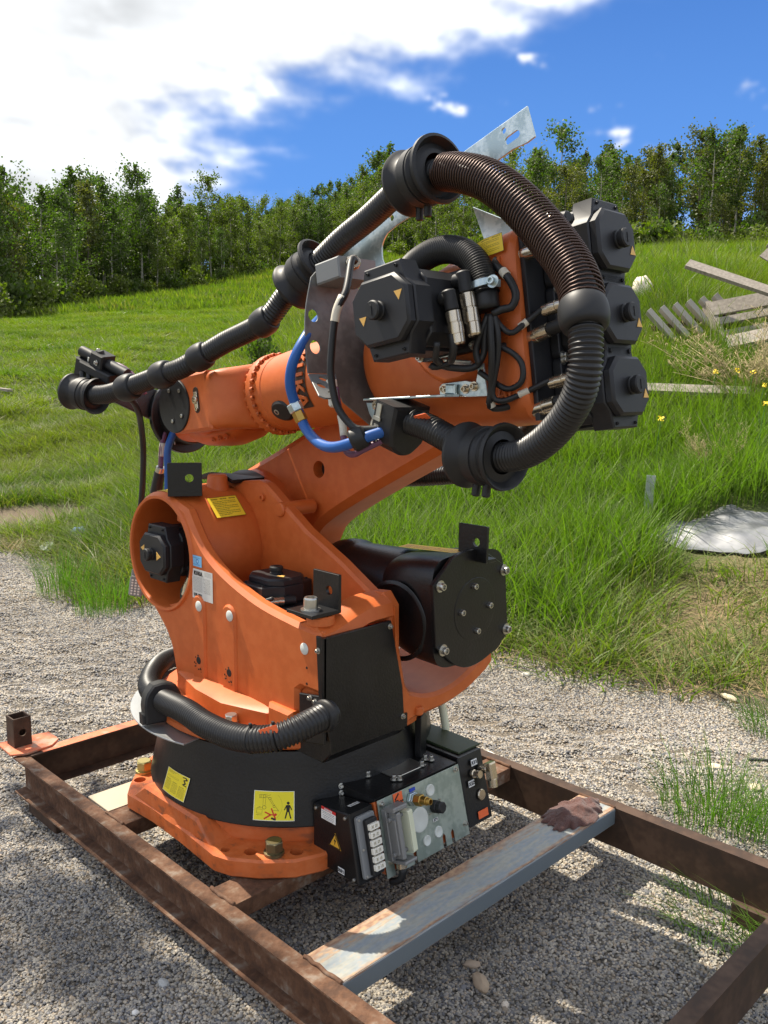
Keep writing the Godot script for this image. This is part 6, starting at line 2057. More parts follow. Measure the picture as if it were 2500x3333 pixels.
func build_grass() -> void:
	rng.seed = 90
	ground_noise()
	var lm := leaf_mat(Color(0.85, 1.0, 0.35))
	var sets := [
		# name, d range, count, height range, tuft args, label
		["tall_grass", 4.0, 15.0, 30000, 0.3, 0.6, [18, 0.14, 0.38, 0.0036, 0], 1.0],
		["meadow_grass", 12.0, 42.0, 44000, 0.26, 0.52, [18, 0.3, 0.4, 0.009, 3], 1.0],
		["distant_grass", 40.0, 120.0, 52000, 0.45, 0.8, [18, 0.7, 0.3, 0.03, 2], 1.0]]
	for s in sets:
		for v in 3:
			var mesh := tuft_mesh(100 + v * 7 + int(s[1]), s[6][0], s[6][1], s[6][2], s[6][3], s[6][4])
			var xfs := []; var cols := PackedColorArray()
			for k in int(s[3]) / 3:
				var d := sqrt(lerpf(s[1] * s[1], s[2] * s[2], rng.randf()))
				var u := rng.randf_range(-0.72, 0.72) * d
				var e := d - edge(u)
				if e < -0.1 or blocked(u, d):
					continue
				if e < 0.5 and rng.randf() > 0.35 + e * 1.3:
					continue
				# dry trampled ground at the right
				var dry := smoothstep(1.4, 0.7, Vector2((u - 2.2) / 0.9, (d - 4.8) / 0.75).length())
				if rng.randf() < dry * 0.75:
					continue
				var h := rng.randf_range(s[4], s[5])
				# shorter meadow on the left, lush on the bank
				h *= lerpf(0.5, 1.0, smoothstep(-3.5, -0.6, u + 0.12 * (d - 8.0))) if d < 40.0 else 0.8
				h *= lerpf(0.45, 1.0, smoothstep(0.0, 0.9, e)) * (1.0 - 0.6 * dry)
				if nz.get_noise_2d(u * 0.9, d * 0.9) > 0.25:
					h *= 0.7
				var p := ground(u, d)
				p.y -= 0.02
				var c := grass_col(u, d)
				if e < 0.5 or dry > 0.3:
					c = c.lerp(Color(0.34, 0.27, 0.13), 0.5 * rng.randf())
				var wdt := rng.randf_range(0.8, 1.25)
				xfs.append(Transform3D(Basis(Vector3.UP, rng.randf() * TAU).scaled_local(Vector3(wdt, h, wdt)), p))
				cols.push_back(c)
			scatter(s[0], mesh, lm, xfs, cols, "green grass growing on the hillside behind the robot", "grass")
	# pale seed heads above the grass
	var sh := tuft_mesh(333, 5, 0.2, 0.3, 0.006, 5)
	var xs := []; var cs := PackedColorArray()
	for k in 5200:
		var d := sqrt(lerpf(25.0, 900.0, rng.randf()))
		var u := rng.randf_range(-0.55, 0.55) * d
		if d - edge(u) < 0.6 or blocked(u, d) or nz.get_noise_2d(u * 0.5 + 9.0, d * 0.5) < -0.05 or (d < 7.0 and u > -0.5 and rng.randf() < 0.7):
			continue
		xs.append(Transform3D(Basis(Vector3.UP, rng.randf() * TAU).scaled_local(Vector3(1, rng.randf_range(0.45, 0.8) * (1.0 if u > -0.5 else 0.6), 1)), ground(u, d)))
		cs.push_back(Color(0.15, 0.17, 0.055))
	scatter("seed_heads", sh, lm, xs, cs, "pale grass seed heads standing above the meadow", "grass")
	# dry straw lying at the edge of the gravel
	var sm := mat(Color.WHITE, 0.9)
	sm.vertex_color_use_as_albedo = true
	var st := tuft_mesh(301, 12, 0.35, 2.0, 0.009, 0)
	var xf2 := []; var c2 := PackedColorArray()
	for k in 2600:
		var d := rng.randf_range(3.2, 8.5)
		var u := rng.randf_range(-0.55, 0.55) * d
		var e := d - edge(u)
		var dry := smoothstep(1.5, 0.4, Vector2((u - 2.2) / 1.0, (d - 4.8) / 0.85).length())
		if not (absf(e - 0.2) < 0.4 * rng.randf() + 0.1 or rng.randf() < dry * 0.9) or e < -0.2:
			continue
		var p := ground(u, d)
		xf2.append(Transform3D(Basis.from_euler(Vector3(rng.randf_range(-0.5, 0.5), rng.randf() * TAU, rng.randf_range(-0.5, 0.5))).scaled_local(Vector3(0.16, 0.035, 0.16)), p))
		c2.push_back(Color(0.46, 0.35, 0.18).lerp(Color(0.34, 0.22, 0.12), rng.randf()))
	scatter("dry_straw", st, sm, xf2, c2, "dry straw lying along the edge of the gravel", "straw")
	# single tufts in the gravel
	var spots := [[Vector2(1.13, 2.78), 0.24, "bright green grass tuft in the gravel beyond the right frame beam"], [Vector2(1.3, 2.66), 0.17, "low grass tuft right of the big tuft beyond the right beam"], [Vector2(0.98, 2.2), 0.1, "small grass tuft inside the frame by the right beam"], [Vector2(1.12, 2.02), 0.12, "grass tuft under the right beam near the frame corner"], [Vector2(1.72, 3.55), 0.16, "grass tuft at the right edge of the gravel"], [Vector2(-1.75, 5.3), 0.36, "dense grass clump at the gravel edge left of the robot"], [Vector2(-2.15, 5.75), 0.4, "tall grass clump left of the robot, farther from it"]]
	for s in spots:
		var q: Vector2 = s[0]
		var T := tuft_mesh(400 + int(q.x * 50), 300, 0.5, 0.55, 0.0042)
		var gm: StandardMaterial3D = lm.duplicate()
		gm.albedo_color = Color(0.13, 0.24, 0.03).linear_to_srgb()
		var o := put("grass_tuft", T, gm)
		o.position = xz(q.x, q.y)
		o.position.y = hill(q.x, q.y)
		o.scale = Vector3(0.36, s[1], 0.36)
		tag(o, s[2], "grass", "grass tufts in and beside the gravel")

# ------------------------------------------------------------------ trees
func tree_meshes(sd: int, h: float, crown_from: float, wide: float, nleaf: int, leaf: float) -> Array:
	var g := RandomNumberGenerator.new(); g.seed = sd
	var pts := [Vector3.ZERO]
	var off := Vector3.ZERO
	for i in 6:
		off += Vector3(g.randf_range(-0.1, 0.1), 0, g.randf_range(-0.1, 0.1))
		pts.append(Vector3(off.x, h * (i + 1) / 6.0 * 0.97, off.z))
	var C := spline(pts, h / 14.0)
	var R := PackedFloat32Array()
	for i in C.size():
		R.push_back(lerpf(0.075, 0.012, float(i) / C.size()))
	var st := SurfaceTool.new()
	st.begin(Mesh.PRIMITIVE_TRIANGLES)
	st.append_from(tube_mesh(C, R, 6), 0, Transform3D())
	var V := PackedVector3Array(); var N := PackedVector3Array(); var Cc := PackedColorArray()
	var clumps := []
	var nb := 22
	for b in nb:
		var f := lerpf(crown_from, 0.97, (b + g.randf()) / nb)
		var p := C[mini(int(f * (C.size() - 1)), C.size() - 1)]
		var a := g.randf() * TAU
		var env := wide * (0.35 + 0.65 * sin(PI * clampf((f - crown_from) / (1.02 - crown_from), 0.05, 1.0) * 0.9 + 0.25)) 
		var l := env * g.randf_range(0.45, 1.1)
		var e := p + Vector3(cos(a) * l, l * g.randf_range(0.35, 0.9), sin(a) * l)
		var B := PackedVector3Array([p, p.lerp(e, 0.5) + Vector3(0, -0.03, 0), e])
		st.append_from(tube_mesh(B, PackedFloat32Array([0.022, 0.014, 0.006]), 4), 0, Transform3D())
		clumps.append([e, g.randf_range(0.28, 0.5) * (0.7 + 0.5 * env / wide)])
		clumps.append([p.lerp(e, 0.55), g.randf_range(0.22, 0.42)])
	for k in 4:
		clumps.append([C[C.size() - 1] + Vector3(g.randf_range(-0.12, 0.12), -0.28 * k, g.randf_range(-0.12, 0.12)), 0.16 + 0.05 * k])
	for k in nleaf:
		var cl: Array = clumps[g.randi() % clumps.size()]
		var dv := Vector3(g.randfn(), g.randfn(), g.randfn()) * 0.52
		var c: Vector3 = cl[0] + dv * cl[1] * Vector3(1, 1.15, 1)
		var nn := Vector3(g.randf_range(-1, 1), g.randf_range(-0.4, 1), g.randf_range(-1, 1)).normalized()
		var x := nn.cross(Vector3(g.randf_range(-1, 1), g.randf_range(-1, 1), g.randf_range(-1, 1))).normalized() * leaf * g.randf_range(0.7, 1.2)
		var y := nn.cross(x)
		var tint := g.randf_range(0.75, 1.25)
		var col := Color(tint * g.randf_range(0.9, 1.15), tint, tint)
		for q in [c - x, c + x, c - y * 0.8, c - x, c + y * 0.8, c + x]:
			V.push_back(q); N.push_back(nn); Cc.push_back(col)
	var arr := []
	arr.resize(Mesh.ARRAY_MAX)
	arr[Mesh.ARRAY_VERTEX] = V; arr[Mesh.ARRAY_NORMAL] = N; arr[Mesh.ARRAY_COLOR] = Cc
	var m := ArrayMesh.new()
	m.add_surface_from_arrays(Mesh.PRIMITIVE_TRIANGLES, arr)
	return [st.commit(), m]

func tree_front(t: float) -> float:
	var P := [[-0.8, 37.0], [-0.58, 38.0], [-0.425, 40.0], [-0.37, 48.0], [-0.314, 58.0], [-0.205, 65.0], [-0.137, 78.0], [-0.1, 90.0], [-0.05, 88.0], [0.03, 66.0], [0.12, 49.0], [0.24, 42.0], [0.4, 40.0], [0.8, 38.0]]
	for i in P.size() - 1:
		if t <= P[i + 1][0]:
			return lerpf(P[i][1], P[i + 1][1], clampf((t - P[i][0]) / (P[i + 1][0] - P[i][0]), 0, 1))
	return 38.0

func build_trees() -> void:
	ground_noise()
	rng.seed = 321
	var lm_green := leaf_mat(Color(0.8, 1.0, 0.35))
	lm_green.albedo_color = Color(0.128, 0.166, 0.042).linear_to_srgb()
	var lm_light := leaf_mat(Color(0.85, 1.0, 0.3))
	lm_light.albedo_color = Color(0.178, 0.208, 0.046).linear_to_srgb()
	var lm_olive := leaf_mat(Color(0.95, 1.0, 0.4))
	lm_olive.albedo_color = Color(0.14, 0.156, 0.046).linear_to_srgb()
	var kinds := []
	for v in 4:
		kinds.append(tree_meshes(700 + v, 8.0, [0.34, 0.24, 0.31, 0.2][v], [1.2, 1.5, 1.1, 1.55][v], 2300, 0.086))
	var deep := []
	for v in 4:
		deep.append(tree_meshes(760 + v, 8.0, 0.06, 1.15, 2300, 0.1))
	var protos := []
	for v in 4:
		for k in 3:
			var o := Node3D.new()
			put("trunk", kinds[v][0], [M.bark, M.bark, M.bark_dark][k], o)
			put("crown", kinds[v][1], [lm_green, lm_light, lm_olive][k], o)
			protos.append(o)
	var far := [[], [], [], []]
	var farc := [PackedColorArray(), PackedColorArray(), PackedColorArray(), PackedColorArray()]
	var cnt := 0
	var t := -0.56
	while t < 0.56:
		var f := tree_front(t)
		for row in (14 if t < 0.05 else 10):
			var d := f + row * 1.9 + rng.randf_range(-0.7, 0.7)
			var tt := t + rng.randf_range(-0.5, 0.5) * 1.5 / d
			var u := tt * d
			var p := ground(u, d)
			p.y -= 0.05
			var s := rng.randf_range(0.66, 1.06) * (0.7 if tt > 0.05 else 0.98)
			if rng.randf() < 0.16:
				s *= 1.2
			if tt < -0.02 and tt > -0.26:
				s *= 0.82
			if row == 0:
				s *= rng.randf_range(0.6, 0.95)
			if tt < -0.36:
				s = minf(s, 0.92)
			var v := rng.randi() % 4
			var k := 0
			if tt > 0.16:
				k = 2 if rng.randf() < 0.62 else 0
			elif tt > -0.26:
				k = 1 if rng.randf() < 0.65 else 0
			else:
				k = 0 if rng.randf() < 0.8 else 2
			if row < 4 and cnt < 290 and absf(tt) < 0.5:
				var o: Node3D = protos[v * 3 + k].duplicate()
				o.name = numbered("aspen_tree")
				add_child(o)
				o.position = p
				o.rotation.y = rng.randf() * TAU
				o.scale = Vector3(s * rng.randf_range(0.9, 1.15), s, s * rng.randf_range(0.9, 1.15))
				var kind: String = ["slender green aspen", "light yellow-green aspen", "olive dark-trunked tree"][k]
				var spot: String = "at the left edge above the meadow"
				if tt > 0.3:
					spot = "at the right edge above the pallets"
				elif tt > 0.06:
					spot = "behind the wrist motors"
				elif tt > -0.12:
					spot = "behind the upper hose"
				elif tt > -0.27:
					spot = "left of the upper hose"
				var lab := kind + (" at the front of the wood " if row == 0 else " in the wood ") + spot
				tag(o, lab, "tree", "trees of the wood on the hill")
				cnt += 1
			else:
				far[v].append(Transform3D(Basis(Vector3.UP, rng.randf() * TAU).scaled_local(Vector3.ONE * s), p))
				farc[v].push_back([Color(0.105, 0.138, 0.038), Color(0.138, 0.168, 0.042), Color(0.118, 0.13, 0.042)][k])
		t += 1.5 / f
	var fm := leaf_mat(Color(0.8, 1.0, 0.35))
	for v in 4:
		scatter("distant_wood", deep[v][1], fm, far[v], farc[v], "deeper rows of the wood behind the front trees", "wood")
		var tc := PackedColorArray(); tc.resize(far[v].size()); tc.fill(Color(0.2, 0.19, 0.15))
		var tm := mat(Color.WHITE, 0.9)
		tm.vertex_color_use_as_albedo = true
		scatter("distant_trunks", deep[v][0], tm, far[v], tc, "trunks of the deeper rows of the wood", "wood")
	# a slender tree left of the picture, whose crown dapples the gravel beside the frame
	var nm := tree_meshes(790, 8.0, 0.36, 0.8, 1150, 0.085)
	var near := Node3D.new()
	put("trunk", nm[0], M.bark_mid, near)
	put("crown", nm[1], lm_green, near)
	near.name = numbered("aspen_tree")
	add_child(near)
	near.position = Vector3(4.3, -0.02, -1.22)
	near.scale = Vector3(0.75, 0.95, 0.5)
	tag(near, "slender young aspen standing alone by the gravel, left of the robot and near it", "tree")
	for o in protos:
		o.free()
	# undergrowth along the edge of the wood
	var bm := bush_mesh(55, 900, 0.07)
	for i in 64:
		var tt := lerpf(-0.47, 0.5, (i + rng.randf() * 0.8) / 64.0)
		var d := tree_front(tt) - rng.randf_range(0.3, 2.2)
		var u := tt * d
		var o := put("shrub", bm, lm_light if i % 3 else lm_green)
		o.position = ground(u, d)
		o.rotation.y = rng.randf() * TAU
		var s := rng.randf_range(0.9, 1.9)
		o.scale = Vector3(s, s * rng.randf_range(0.8, 1.2), s)
		tag(o, "low leafy shrub at the foot of the wood " + ("left of the upper hose" if tt < -0.1 else ("behind the robot" if tt < 0.25 else "at the right edge")), "shrub", "shrubs along the edge of the wood")
	var sb := put("shrub", bm, lm_green)
	sb.position = ground(-2.15, 16.0)
	sb.scale = Vector3(0.55, 0.9, 0.55)
	tag(sb, "lone dark shrub standing in the meadow behind the blue hose", "shrub")

func bush_mesh(sd: int, n: int, leaf: float) -> ArrayMesh:
	var g := RandomNumberGenerator.new(); g.seed = sd
	var V := PackedVector3Array(); var N := PackedVector3Array(); var C := PackedColorArray()
	var cl := []
	for i in 9:
		cl.append(Vector3(g.randf_range(-0.4, 0.4), g.randf_range(0.15, 0.8), g.randf_range(-0.4, 0.4)))
	for k in n:
		var c: Vector3 = cl[g.randi() % 9] + Vector3(g.randfn(), g.randfn(), g.randfn()) * 0.14
		c.y = maxf(c.y, 0.02)
		var nn := Vector3(g.randf_range(-1, 1), g.randf_range(-0.3, 1), g.randf_range(-1, 1)).normalized()
		var x := nn.cross(Vector3(g.randf_range(-1, 1), 0.3, g.randf_range(-1, 1))).normalized() * leaf * g.randf_range(0.6, 1.1)
		var y := nn.cross(x) * 0.7
		var tint := g.randf_range(0.75, 1.3)
		for q in [c - x, c + x, c - y, c - x, c + y, c + x]:
			V.push_back(q); N.push_back(nn); C.push_back(Color(tint, tint, tint))
	var arr := []
	arr.resize(Mesh.ARRAY_MAX)
	arr[Mesh.ARRAY_VERTEX] = V; arr[Mesh.ARRAY_NORMAL] = N; arr[Mesh.ARRAY_COLOR] = C
	var m := ArrayMesh.new()
	m.add_surface_from_arrays(Mesh.PRIMITIVE_TRIANGLES, arr)
	return m

# ------------------------------------------------------------------ things lying about
func plank(a: Vector3, b: Vector3, w: float, t: float, m: Material, up := Vector3.UP) -> PackedVector3Array:
	var T := PackedVector3Array()
	var xf := frame(a, b - a, up)
	ext(T, rect(-w * 0.5, -t * 0.5, w * 0.5, t * 0.5), xf, a.distance_to(b), 0.003)
	return T

func build_props() -> void:
	ground_noise()
	rng.seed = 12
	# leaning pallet with slats
	var P := thing("wooden_pallet", "weathered grey wooden pallet standing on its side in the grass", "pallet")
	var o := ground(3.95, 9.3)
	var r := RT; var n := (-HD * 0.75 + Vector3.UP * 0.65).normalized()
	var v := (Vector3.UP * 0.75 + HD * 0.65).normalized()
	r = (r + Vector3.UP * 0.2).normalized()
	v = n.cross(r).normalized()
	if v.y < 0:
		v = -v
	for i in 5:
		var T := PackedVector3Array()
		box(T, o + v * (0.08 + 0.19 * i) + r * 0.35 + n * 0.06, Vector3(1.25, [0.17, 0.12, 0.1, 0.1, 0.2][i], 0.024), 0.003, Basis(r, v, n))
		obj("slat", T, M.wood, P)
	for i in 3:
		var T := PackedVector3Array()
		box(T, o + v * 0.46 + r * (-0.26 + 0.6 * i) + n * 0.0, Vector3(0.06, 1.02, 0.12), 0.003, Basis(r, v, n))
		obj("stringer", T, M.wood, P)
	# pallets tipped over beside it, seen by their slat ends
	var K := thing("tipped_pallets", "row of pale pallet slats seen end-on, left of the grey pallet", "pallet")
	var k0 := ground(3.2, 9.9)
	for i in 6:
		var T := PackedVector3Array()
		var c := k0 + RT * (-0.14 + 0.145 * i) + Vector3.UP * (0.34 + 0.035 * i) + HD * 0.02
		var sl := (RT * 0.62 - Vector3.UP * 0.72 - HD * 0.25).normalized()
		var nn := (RT * 0.75 + Vector3.UP * 0.6).normalized()
		nn = (nn - sl * nn.dot(sl)).normalized()
		box(T, c, Vector3(0.44, 0.055, 0.14), 0.002, Basis(sl, nn, sl.cross(nn)))
		obj("slat", T, M.fresh_grey, K)
	for i in 2:
		var T := PackedVector3Array()
		box(T, k0 + RT * 0.25 + Vector3.UP * (0.2 + 0.2 * i) + HD * 0.12, Vector3(0.95, 0.06, 0.04), 0.003, Basis(Vector3(0, 0, 1), 0) * Basis(RT, Vector3.UP, -HD) * Basis(Vector3(0, 0, 1), 0.2))
		obj("stringer", T, M.rust_dark, K)
	var boards := [
		[[3.3, 9.9, 0.98], [4.3, 9.35, 0.66], 0.15, 0.04, "tan plank sloping down onto the top of the grey pallet"],
		[[2.35, 8.6, 0.34], [3.75, 7.95, 0.06], 0.12, 0.04, "grey plank lying across another plank behind the wrist motors"],
		[[3.02, 9.4, 0.08], [2.72, 7.5, 0.06], 0.2, 0.03, "wide pale board running down the bank under the grey plank"],
		[[4.05, 9.6, 1.2], [4.95, 9.3, 0.8], 0.14, 0.045, "weathered plank rising above the grey pallet at the right edge"],
		[[4.25, 9.9, 0.95], [4.85, 9.9, 1.6], 0.4, 0.025, "dark weathered sheet of wood leaning behind the grey pallet"],
		[[3.55, 9.25, 0.3], [4.0, 9.05, 0.42], 0.2, 0.03, "short white board between the slat row and the grey pallet"],
		[[3.6, 9.0, 0.08], [4.9, 8.7, 0.1], 0.14, 0.04, "weathered board lying below the grey pallet"],
		[[3.2, 8.9, 0.05], [4.2, 8.35, 0.12], 0.1, 0.04, "narrow board half hidden by the dry weed"]]
	for b in boards:
		var pa := ground(b[0][0], b[0][1]) + Vector3.UP * float(b[0][2])
		var pb := ground(b[1][0], b[1][1]) + Vector3.UP * float(b[1][2])
		tag(obj("plank", plank(pa, pb, b[2], b[3], M.wood, Vector3.UP - HD * 0.8), M.wood), b[4], "plank", "loose planks on the bank")
	# fresh lumber far at the left
	for i in 4:
		var pa := ground(-4.95 + 0.12 * i, 15.2 + i * 0.25) + Vector3.UP * (0.18 + 0.05 * (i % 2))
		var pb := ground(-3.2 + 0.1 * i, 14.5 + i * 0.25) + Vector3.UP * (0.2 + 0.05 * (i % 2))
		tag(obj("lumber", plank(pa, pb, 0.12, 0.045, M.fresh_wood), M.fresh_wood), ["nearest pale board of the lumber stack in the meadow under the hose", "second pale board of the lumber stack in the meadow", "third pale board of the lumber stack in the meadow", "farthest pale board of the lumber stack in the meadow"][i], "board", "fresh boards in the meadow")
	var la := ground(-8.2, 17.3) + Vector3.UP * 0.2; var lb := ground(-7.2, 16.9) + Vector3.UP * 0.2
	tag(obj("lumber", plank(la, lb, 0.14, 0.05, M.wood), M.wood), "lone board lying in the meadow at the left edge", "board")
	# pale boulder
	var B := bumpy(Vector3(0.16, 0.26, 0.15), 71, 0.22)
	var bo := put("pale_rock", B, mat(srgb(226, 214, 194), 0.9))
	bo.position = ground(3.5, 12.3) + Vector3.UP * 0.2
	tag(bo, "tall pale rock standing in the grass behind the wrist motors", "rock")
	# grey metal sheet on the bank, slightly dished
	var st := SurfaceTool.new()
	st.begin(Mesh.PRIMITIVE_TRIANGLES)
	st.set_smooth_group(0)
	var c0 := Vector2(2.62, 5.88)
	var ns := 30
	for j in ns + 1:
		for i in ns + 1:
			var a := lerpf(-2.9, -0.1, float(i) / ns)
			var rr := lerpf(0.2, 0.82, float(j) / ns) * (1.0 + 0.1 * nz.get_noise_2d(a * 1.5, 3.0))
			var u := c0.x + 0.1 + cos(a) * rr * 1.1; var d := c0.y + 0.42 + sin(a) * rr * 0.92
			var p := xz(u, d)
			p.y = height(u, d) + 0.06 + 0.028 * sin(rr * 14.0) * smoothstep(0.3, 0.8, rr) + 0.045 * nz.get_noise_2d(u * 2.6, d * 2.6)
			st.add_vertex(p)
	for j in ns:
		for i in ns:
			var a := j * (ns + 1) + i
			st.add_index(a); st.add_index(a + ns + 1); st.add_index(a + ns + 2)
			st.add_index(a); st.add_index(a + ns + 2); st.add_index(a + 1)
	st.generate_normals()
	var top := st.commit()
	var sm := mat(Color(1, 1, 1), 0.45, 0.25)
	sm.albedo_texture = ramp_tex(noise_img(128, 0.02, 4, 61), [[0.2, srgb(92, 94, 98)], [0.5, srgb(124, 126, 130)], [0.8, srgb(150, 150, 150)]])
	tri_uv(sm, 1.2)
	var sh := put("metal_sheet", top, sm)
	var rim := PackedVector3Array()
	for i in ns:
		var q := []
		for e in 2:
			var a := lerpf(-2.9, -0.1, float(i + e) / ns)
			var ro := 0.82 * (1.0 + 0.1 * nz.get_noise_2d(a * 1.5, 3.0))
			var u := c0.x + 0.1 + cos(a) * ro * 1.1; var d := c0.y + 0.42 + sin(a) * ro * 0.92
			var p := xz(u, d)
			p.y = height(u, d) + 0.06 + 0.028 * sin(ro * 14.0) + 0.045 * nz.get_noise_2d(u * 2.6, d * 2.6)
			q.append(p)
		quad(rim, q[0], q[1], q[1] + Vector3(0, -0.02, 0), q[0] + Vector3(0, -0.02, 0))
	obj("sheet_edge", rim, M.satin, sh)
	tag(sh, "curved grey metal sheet lying in the grass at the right edge", "sheet metal")
	# square tube standing in the grass
	var T := PackedVector3Array()
	for k in 4:
		ext(T, rect(-0.032, 0, 0.028, 0.37), Transform3D(Basis(Vector3.UP, PI * 0.5 * k), Vector3.ZERO) * Transform3D(Basis(), Vector3(0, 0, 0.028)), 0.004, 0.0008)
	var po := obj("square_post", T, M.galv)
	po.position = ground(1.92, 6.3)
	po.rotation = Vector3(0.03, 0.5, 0.04)
	tag(po, "short grey square tube post standing in the tall grass", "post")
	# dry branching weed by the pallets
	var wst := SurfaceTool.new()
	wst.begin(Mesh.PRIMITIVE_TRIANGLES)
	var root := Vector3.ZERO
	for i in 26:
		var a := rng.randf() * TAU
		var l := rng.randf_range(0.45, 1.0)
		var e := Vector3(cos(a) * l * 0.75, l * rng.randf_range(0.45, 0.85), sin(a) * l * 0.55) + RT * -0.25 * l
		var mid := e * 0.5 + Vector3(rng.randf_range(-0.05, 0.05), 0.07, rng.randf_range(-0.05, 0.05))
		wst.append_from(tube_mesh(PackedVector3Array([root, mid, e]), PackedFloat32Array([0.0042, 0.003, 0.0014]), 4), 0, Transform3D())
		for j in 16:
			var f := rng.randf_range(0.35, 1.0)
			var b: Vector3 = (root.lerp(mid, f * 2.0) if f < 0.5 else mid.lerp(e, f * 2.0 - 1.0))
			var q := b + Vector3(rng.randf_range(-0.14, 0.14), rng.randf_range(0.02, 0.16), rng.randf_range(-0.14, 0.14))
			wst.append_from(tube_mesh(PackedVector3Array([b, q]), PackedFloat32Array([0.0014, 0.0008]), 3), 0, Transform3D())
			for s in 3:
				wst.append_from(tube_mesh(PackedVector3Array([b.lerp(q, 0.4 + 0.2 * s), b.lerp(q, 0.4 + 0.2 * s) + Vector3(rng.randf_range(-0.06, 0.06), rng.randf_range(0.0, 0.06), rng.randf_range(-0.06, 0.06))]), PackedFloat32Array([0.0013, 0.0018]), 3), 0, Transform3D())
	var wd := put("dry_weed", wst.commit(), mat(srgb(172, 156, 116), 0.9))
	wd.position = ground(3.35, 8.1)
	wd.scale = Vector3(1.1, 1.1, 1.1)
	tag(wd, "dry straw-coloured branching weed in front of the pallets", "weed")
	var wd2: MeshInstance3D = wd.duplicate()
	wd2.name = numbered("dry_weed")
	add_child(wd2)
	wd2.position = ground(2.55, 6.9)
	wd2.scale = Vector3(0.5, 0.6, 0.5)
	wd2.rotation.y = 2.0
	tag(wd2, "smaller dry weed in the tall grass nearer than the pallets", "weed")
	# yellow flowers
	var fl := [[3.02, 7.6], [3.2, 7.7], [3.13, 7.3], [2.85, 6.6], [2.95, 7.9], [2.2, 7.0], [3.3, 7.3]]
	for i in fl.size():
		var F := thing("yellow_flower", "small yellow wildflower in the tall grass on the right bank", "flower", ground(fl[i][0], fl[i][1]), "yellow wildflowers on the right bank")
		var ph := rng.randf_range(0.5, 0.62)
		cable("stem", [Vector3.ZERO, Vector3(0.02, ph * 0.6, 0), Vector3(0.0, ph, 0.01)], 0.003, mat(srgb(70, 110, 40), 0.7), F, 5)
		T = PackedVector3Array()
		for k in 22:
			var q := Vector3(rng.randf_range(-0.02, 0.02), ph + rng.randf_range(-0.015, 0.02), rng.randf_range(-0.02, 0.02))
			var a := rng.randf() * TAU
			var x := Vector3(cos(a), 0.3, sin(a)) * 0.006
			quad(T, q - x, q + Vector3(0, 0.006, 0.006), q + x, q - Vector3(0, 0.006, 0.006))
		obj("blossom", T, mat(srgb(244, 214, 24), 0.6), F)
	# stones and chips on the gravel
	var stones := [
		[Vector2(-0.52, 1.92), Vector3(0.018, 0.007, 0.012), srgb(172, 172, 168), "flat pale stone on the gravel left of the long rusty beam"],
		[Vector2(-0.56, 1.82), Vector3(0.008, 0.006, 0.007), srgb(226, 222, 214), "small white pebble nearest the lower left corner"],
		[Vector2(0.25, 1.93), Vector3(0.035, 0.012, 0.018), srgb(172, 152, 128), "flat tan stone in front of the grey cross beam"],
		[Vector2(0.235, 2.0), Vector3(0.022, 0.009, 0.012), srgb(166, 148, 128), "smaller tan stone behind the flat tan stone"],
		[Vector2(0.30, 1.86), Vector3(0.01, 0.007, 0.009), srgb(204, 192, 176), "round pale pebble right of the flat tan stone"],
		[Vector2(1.28, 3.15), Vector3(0.03, 0.012, 0.022), srgb(206, 192, 166), "pale wood chip on the gravel at the right edge"],
		[Vector2(1.36, 2.98), Vector3(0.028, 0.009, 0.02), srgb(200, 184, 158), "flat pale chip nearer the right edge of the gravel"],
		[Vector2(1.62, 3.9), Vector3(0.045, 0.014, 0.02), srgb(204, 190, 164), "long pale chip in the dry grass at the right"],
		[Vector2(0.72, 4.2), Vector3(0.022, 0.013, 0.018), srgb(214, 208, 196), "white stone at the gravel edge right of the black cylinder"],
		[Vector2(-1.6, 3.0), Vector3(0.02, 0.013, 0.017), srgb(226, 222, 212), "white stone on the gravel left of the robot base"],
		[Vector2(0.4, 3.25), Vector3(0.05, 0.012, 0.022), srgb(226, 222, 212), "white scrap on the gravel just behind the right frame beam"]]
	for i in stones.size():
		var s: Array = stones[i]
		var q: Vector2 = s[0]
		var e := put("stone", bumpy(s[1], 90 + i, 0.18), mat(s[2], 0.85))
		e.position = xz(q.x, q.y)
		e.position.y = (gravel_y(q.x, q.y) if q.y < edge(q.x) else hill(q.x, q.y)) + s[1].y * 0.6
		e.rotation.y = i * 1.3
		tag(e, s[3], "stone", "stones and chips lying on the gravel")
	# crumpled film and blue cloth at the left edge of the gravel
	var cb := put("blue_cloth", bumpy(Vector3(0.08, 0.06, 0.07), 131, 0.4), mat(srgb(92, 116, 156), 0.8))
	cb.position = ground(-2.66, 7.5) + Vector3.UP * 0.05
	tag(cb, "scrap of blue cloth at the gravel edge left of the robot", "cloth")
	var cf := put("plastic_film", bumpy(Vector3(0.2, 0.022, 0.05), 137, 0.4), mat(srgb(140, 150, 136), 0.35))
	cf.position = ground(-2.82, 7.2) + Vector3.UP * 0.03
	cf.rotation.y = -0.5
	tag(cf, "crumpled clear plastic film beside the blue cloth", "plastic")
	cable("black_cord", [xz(1.42, 3.2) + Vector3(0, 0.02, 0), xz(1.55, 3.15) + Vector3(0, 0.03, 0), xz(1.7, 3.0) + Vector3(0, 0.03, 0), xz(1.9, 2.95) + Vector3(0, 0.02, 0)], 0.006, M.cable, self)
	tag(get_node("black_cord"), "thin black cord on the gravel at the right edge", "cord")

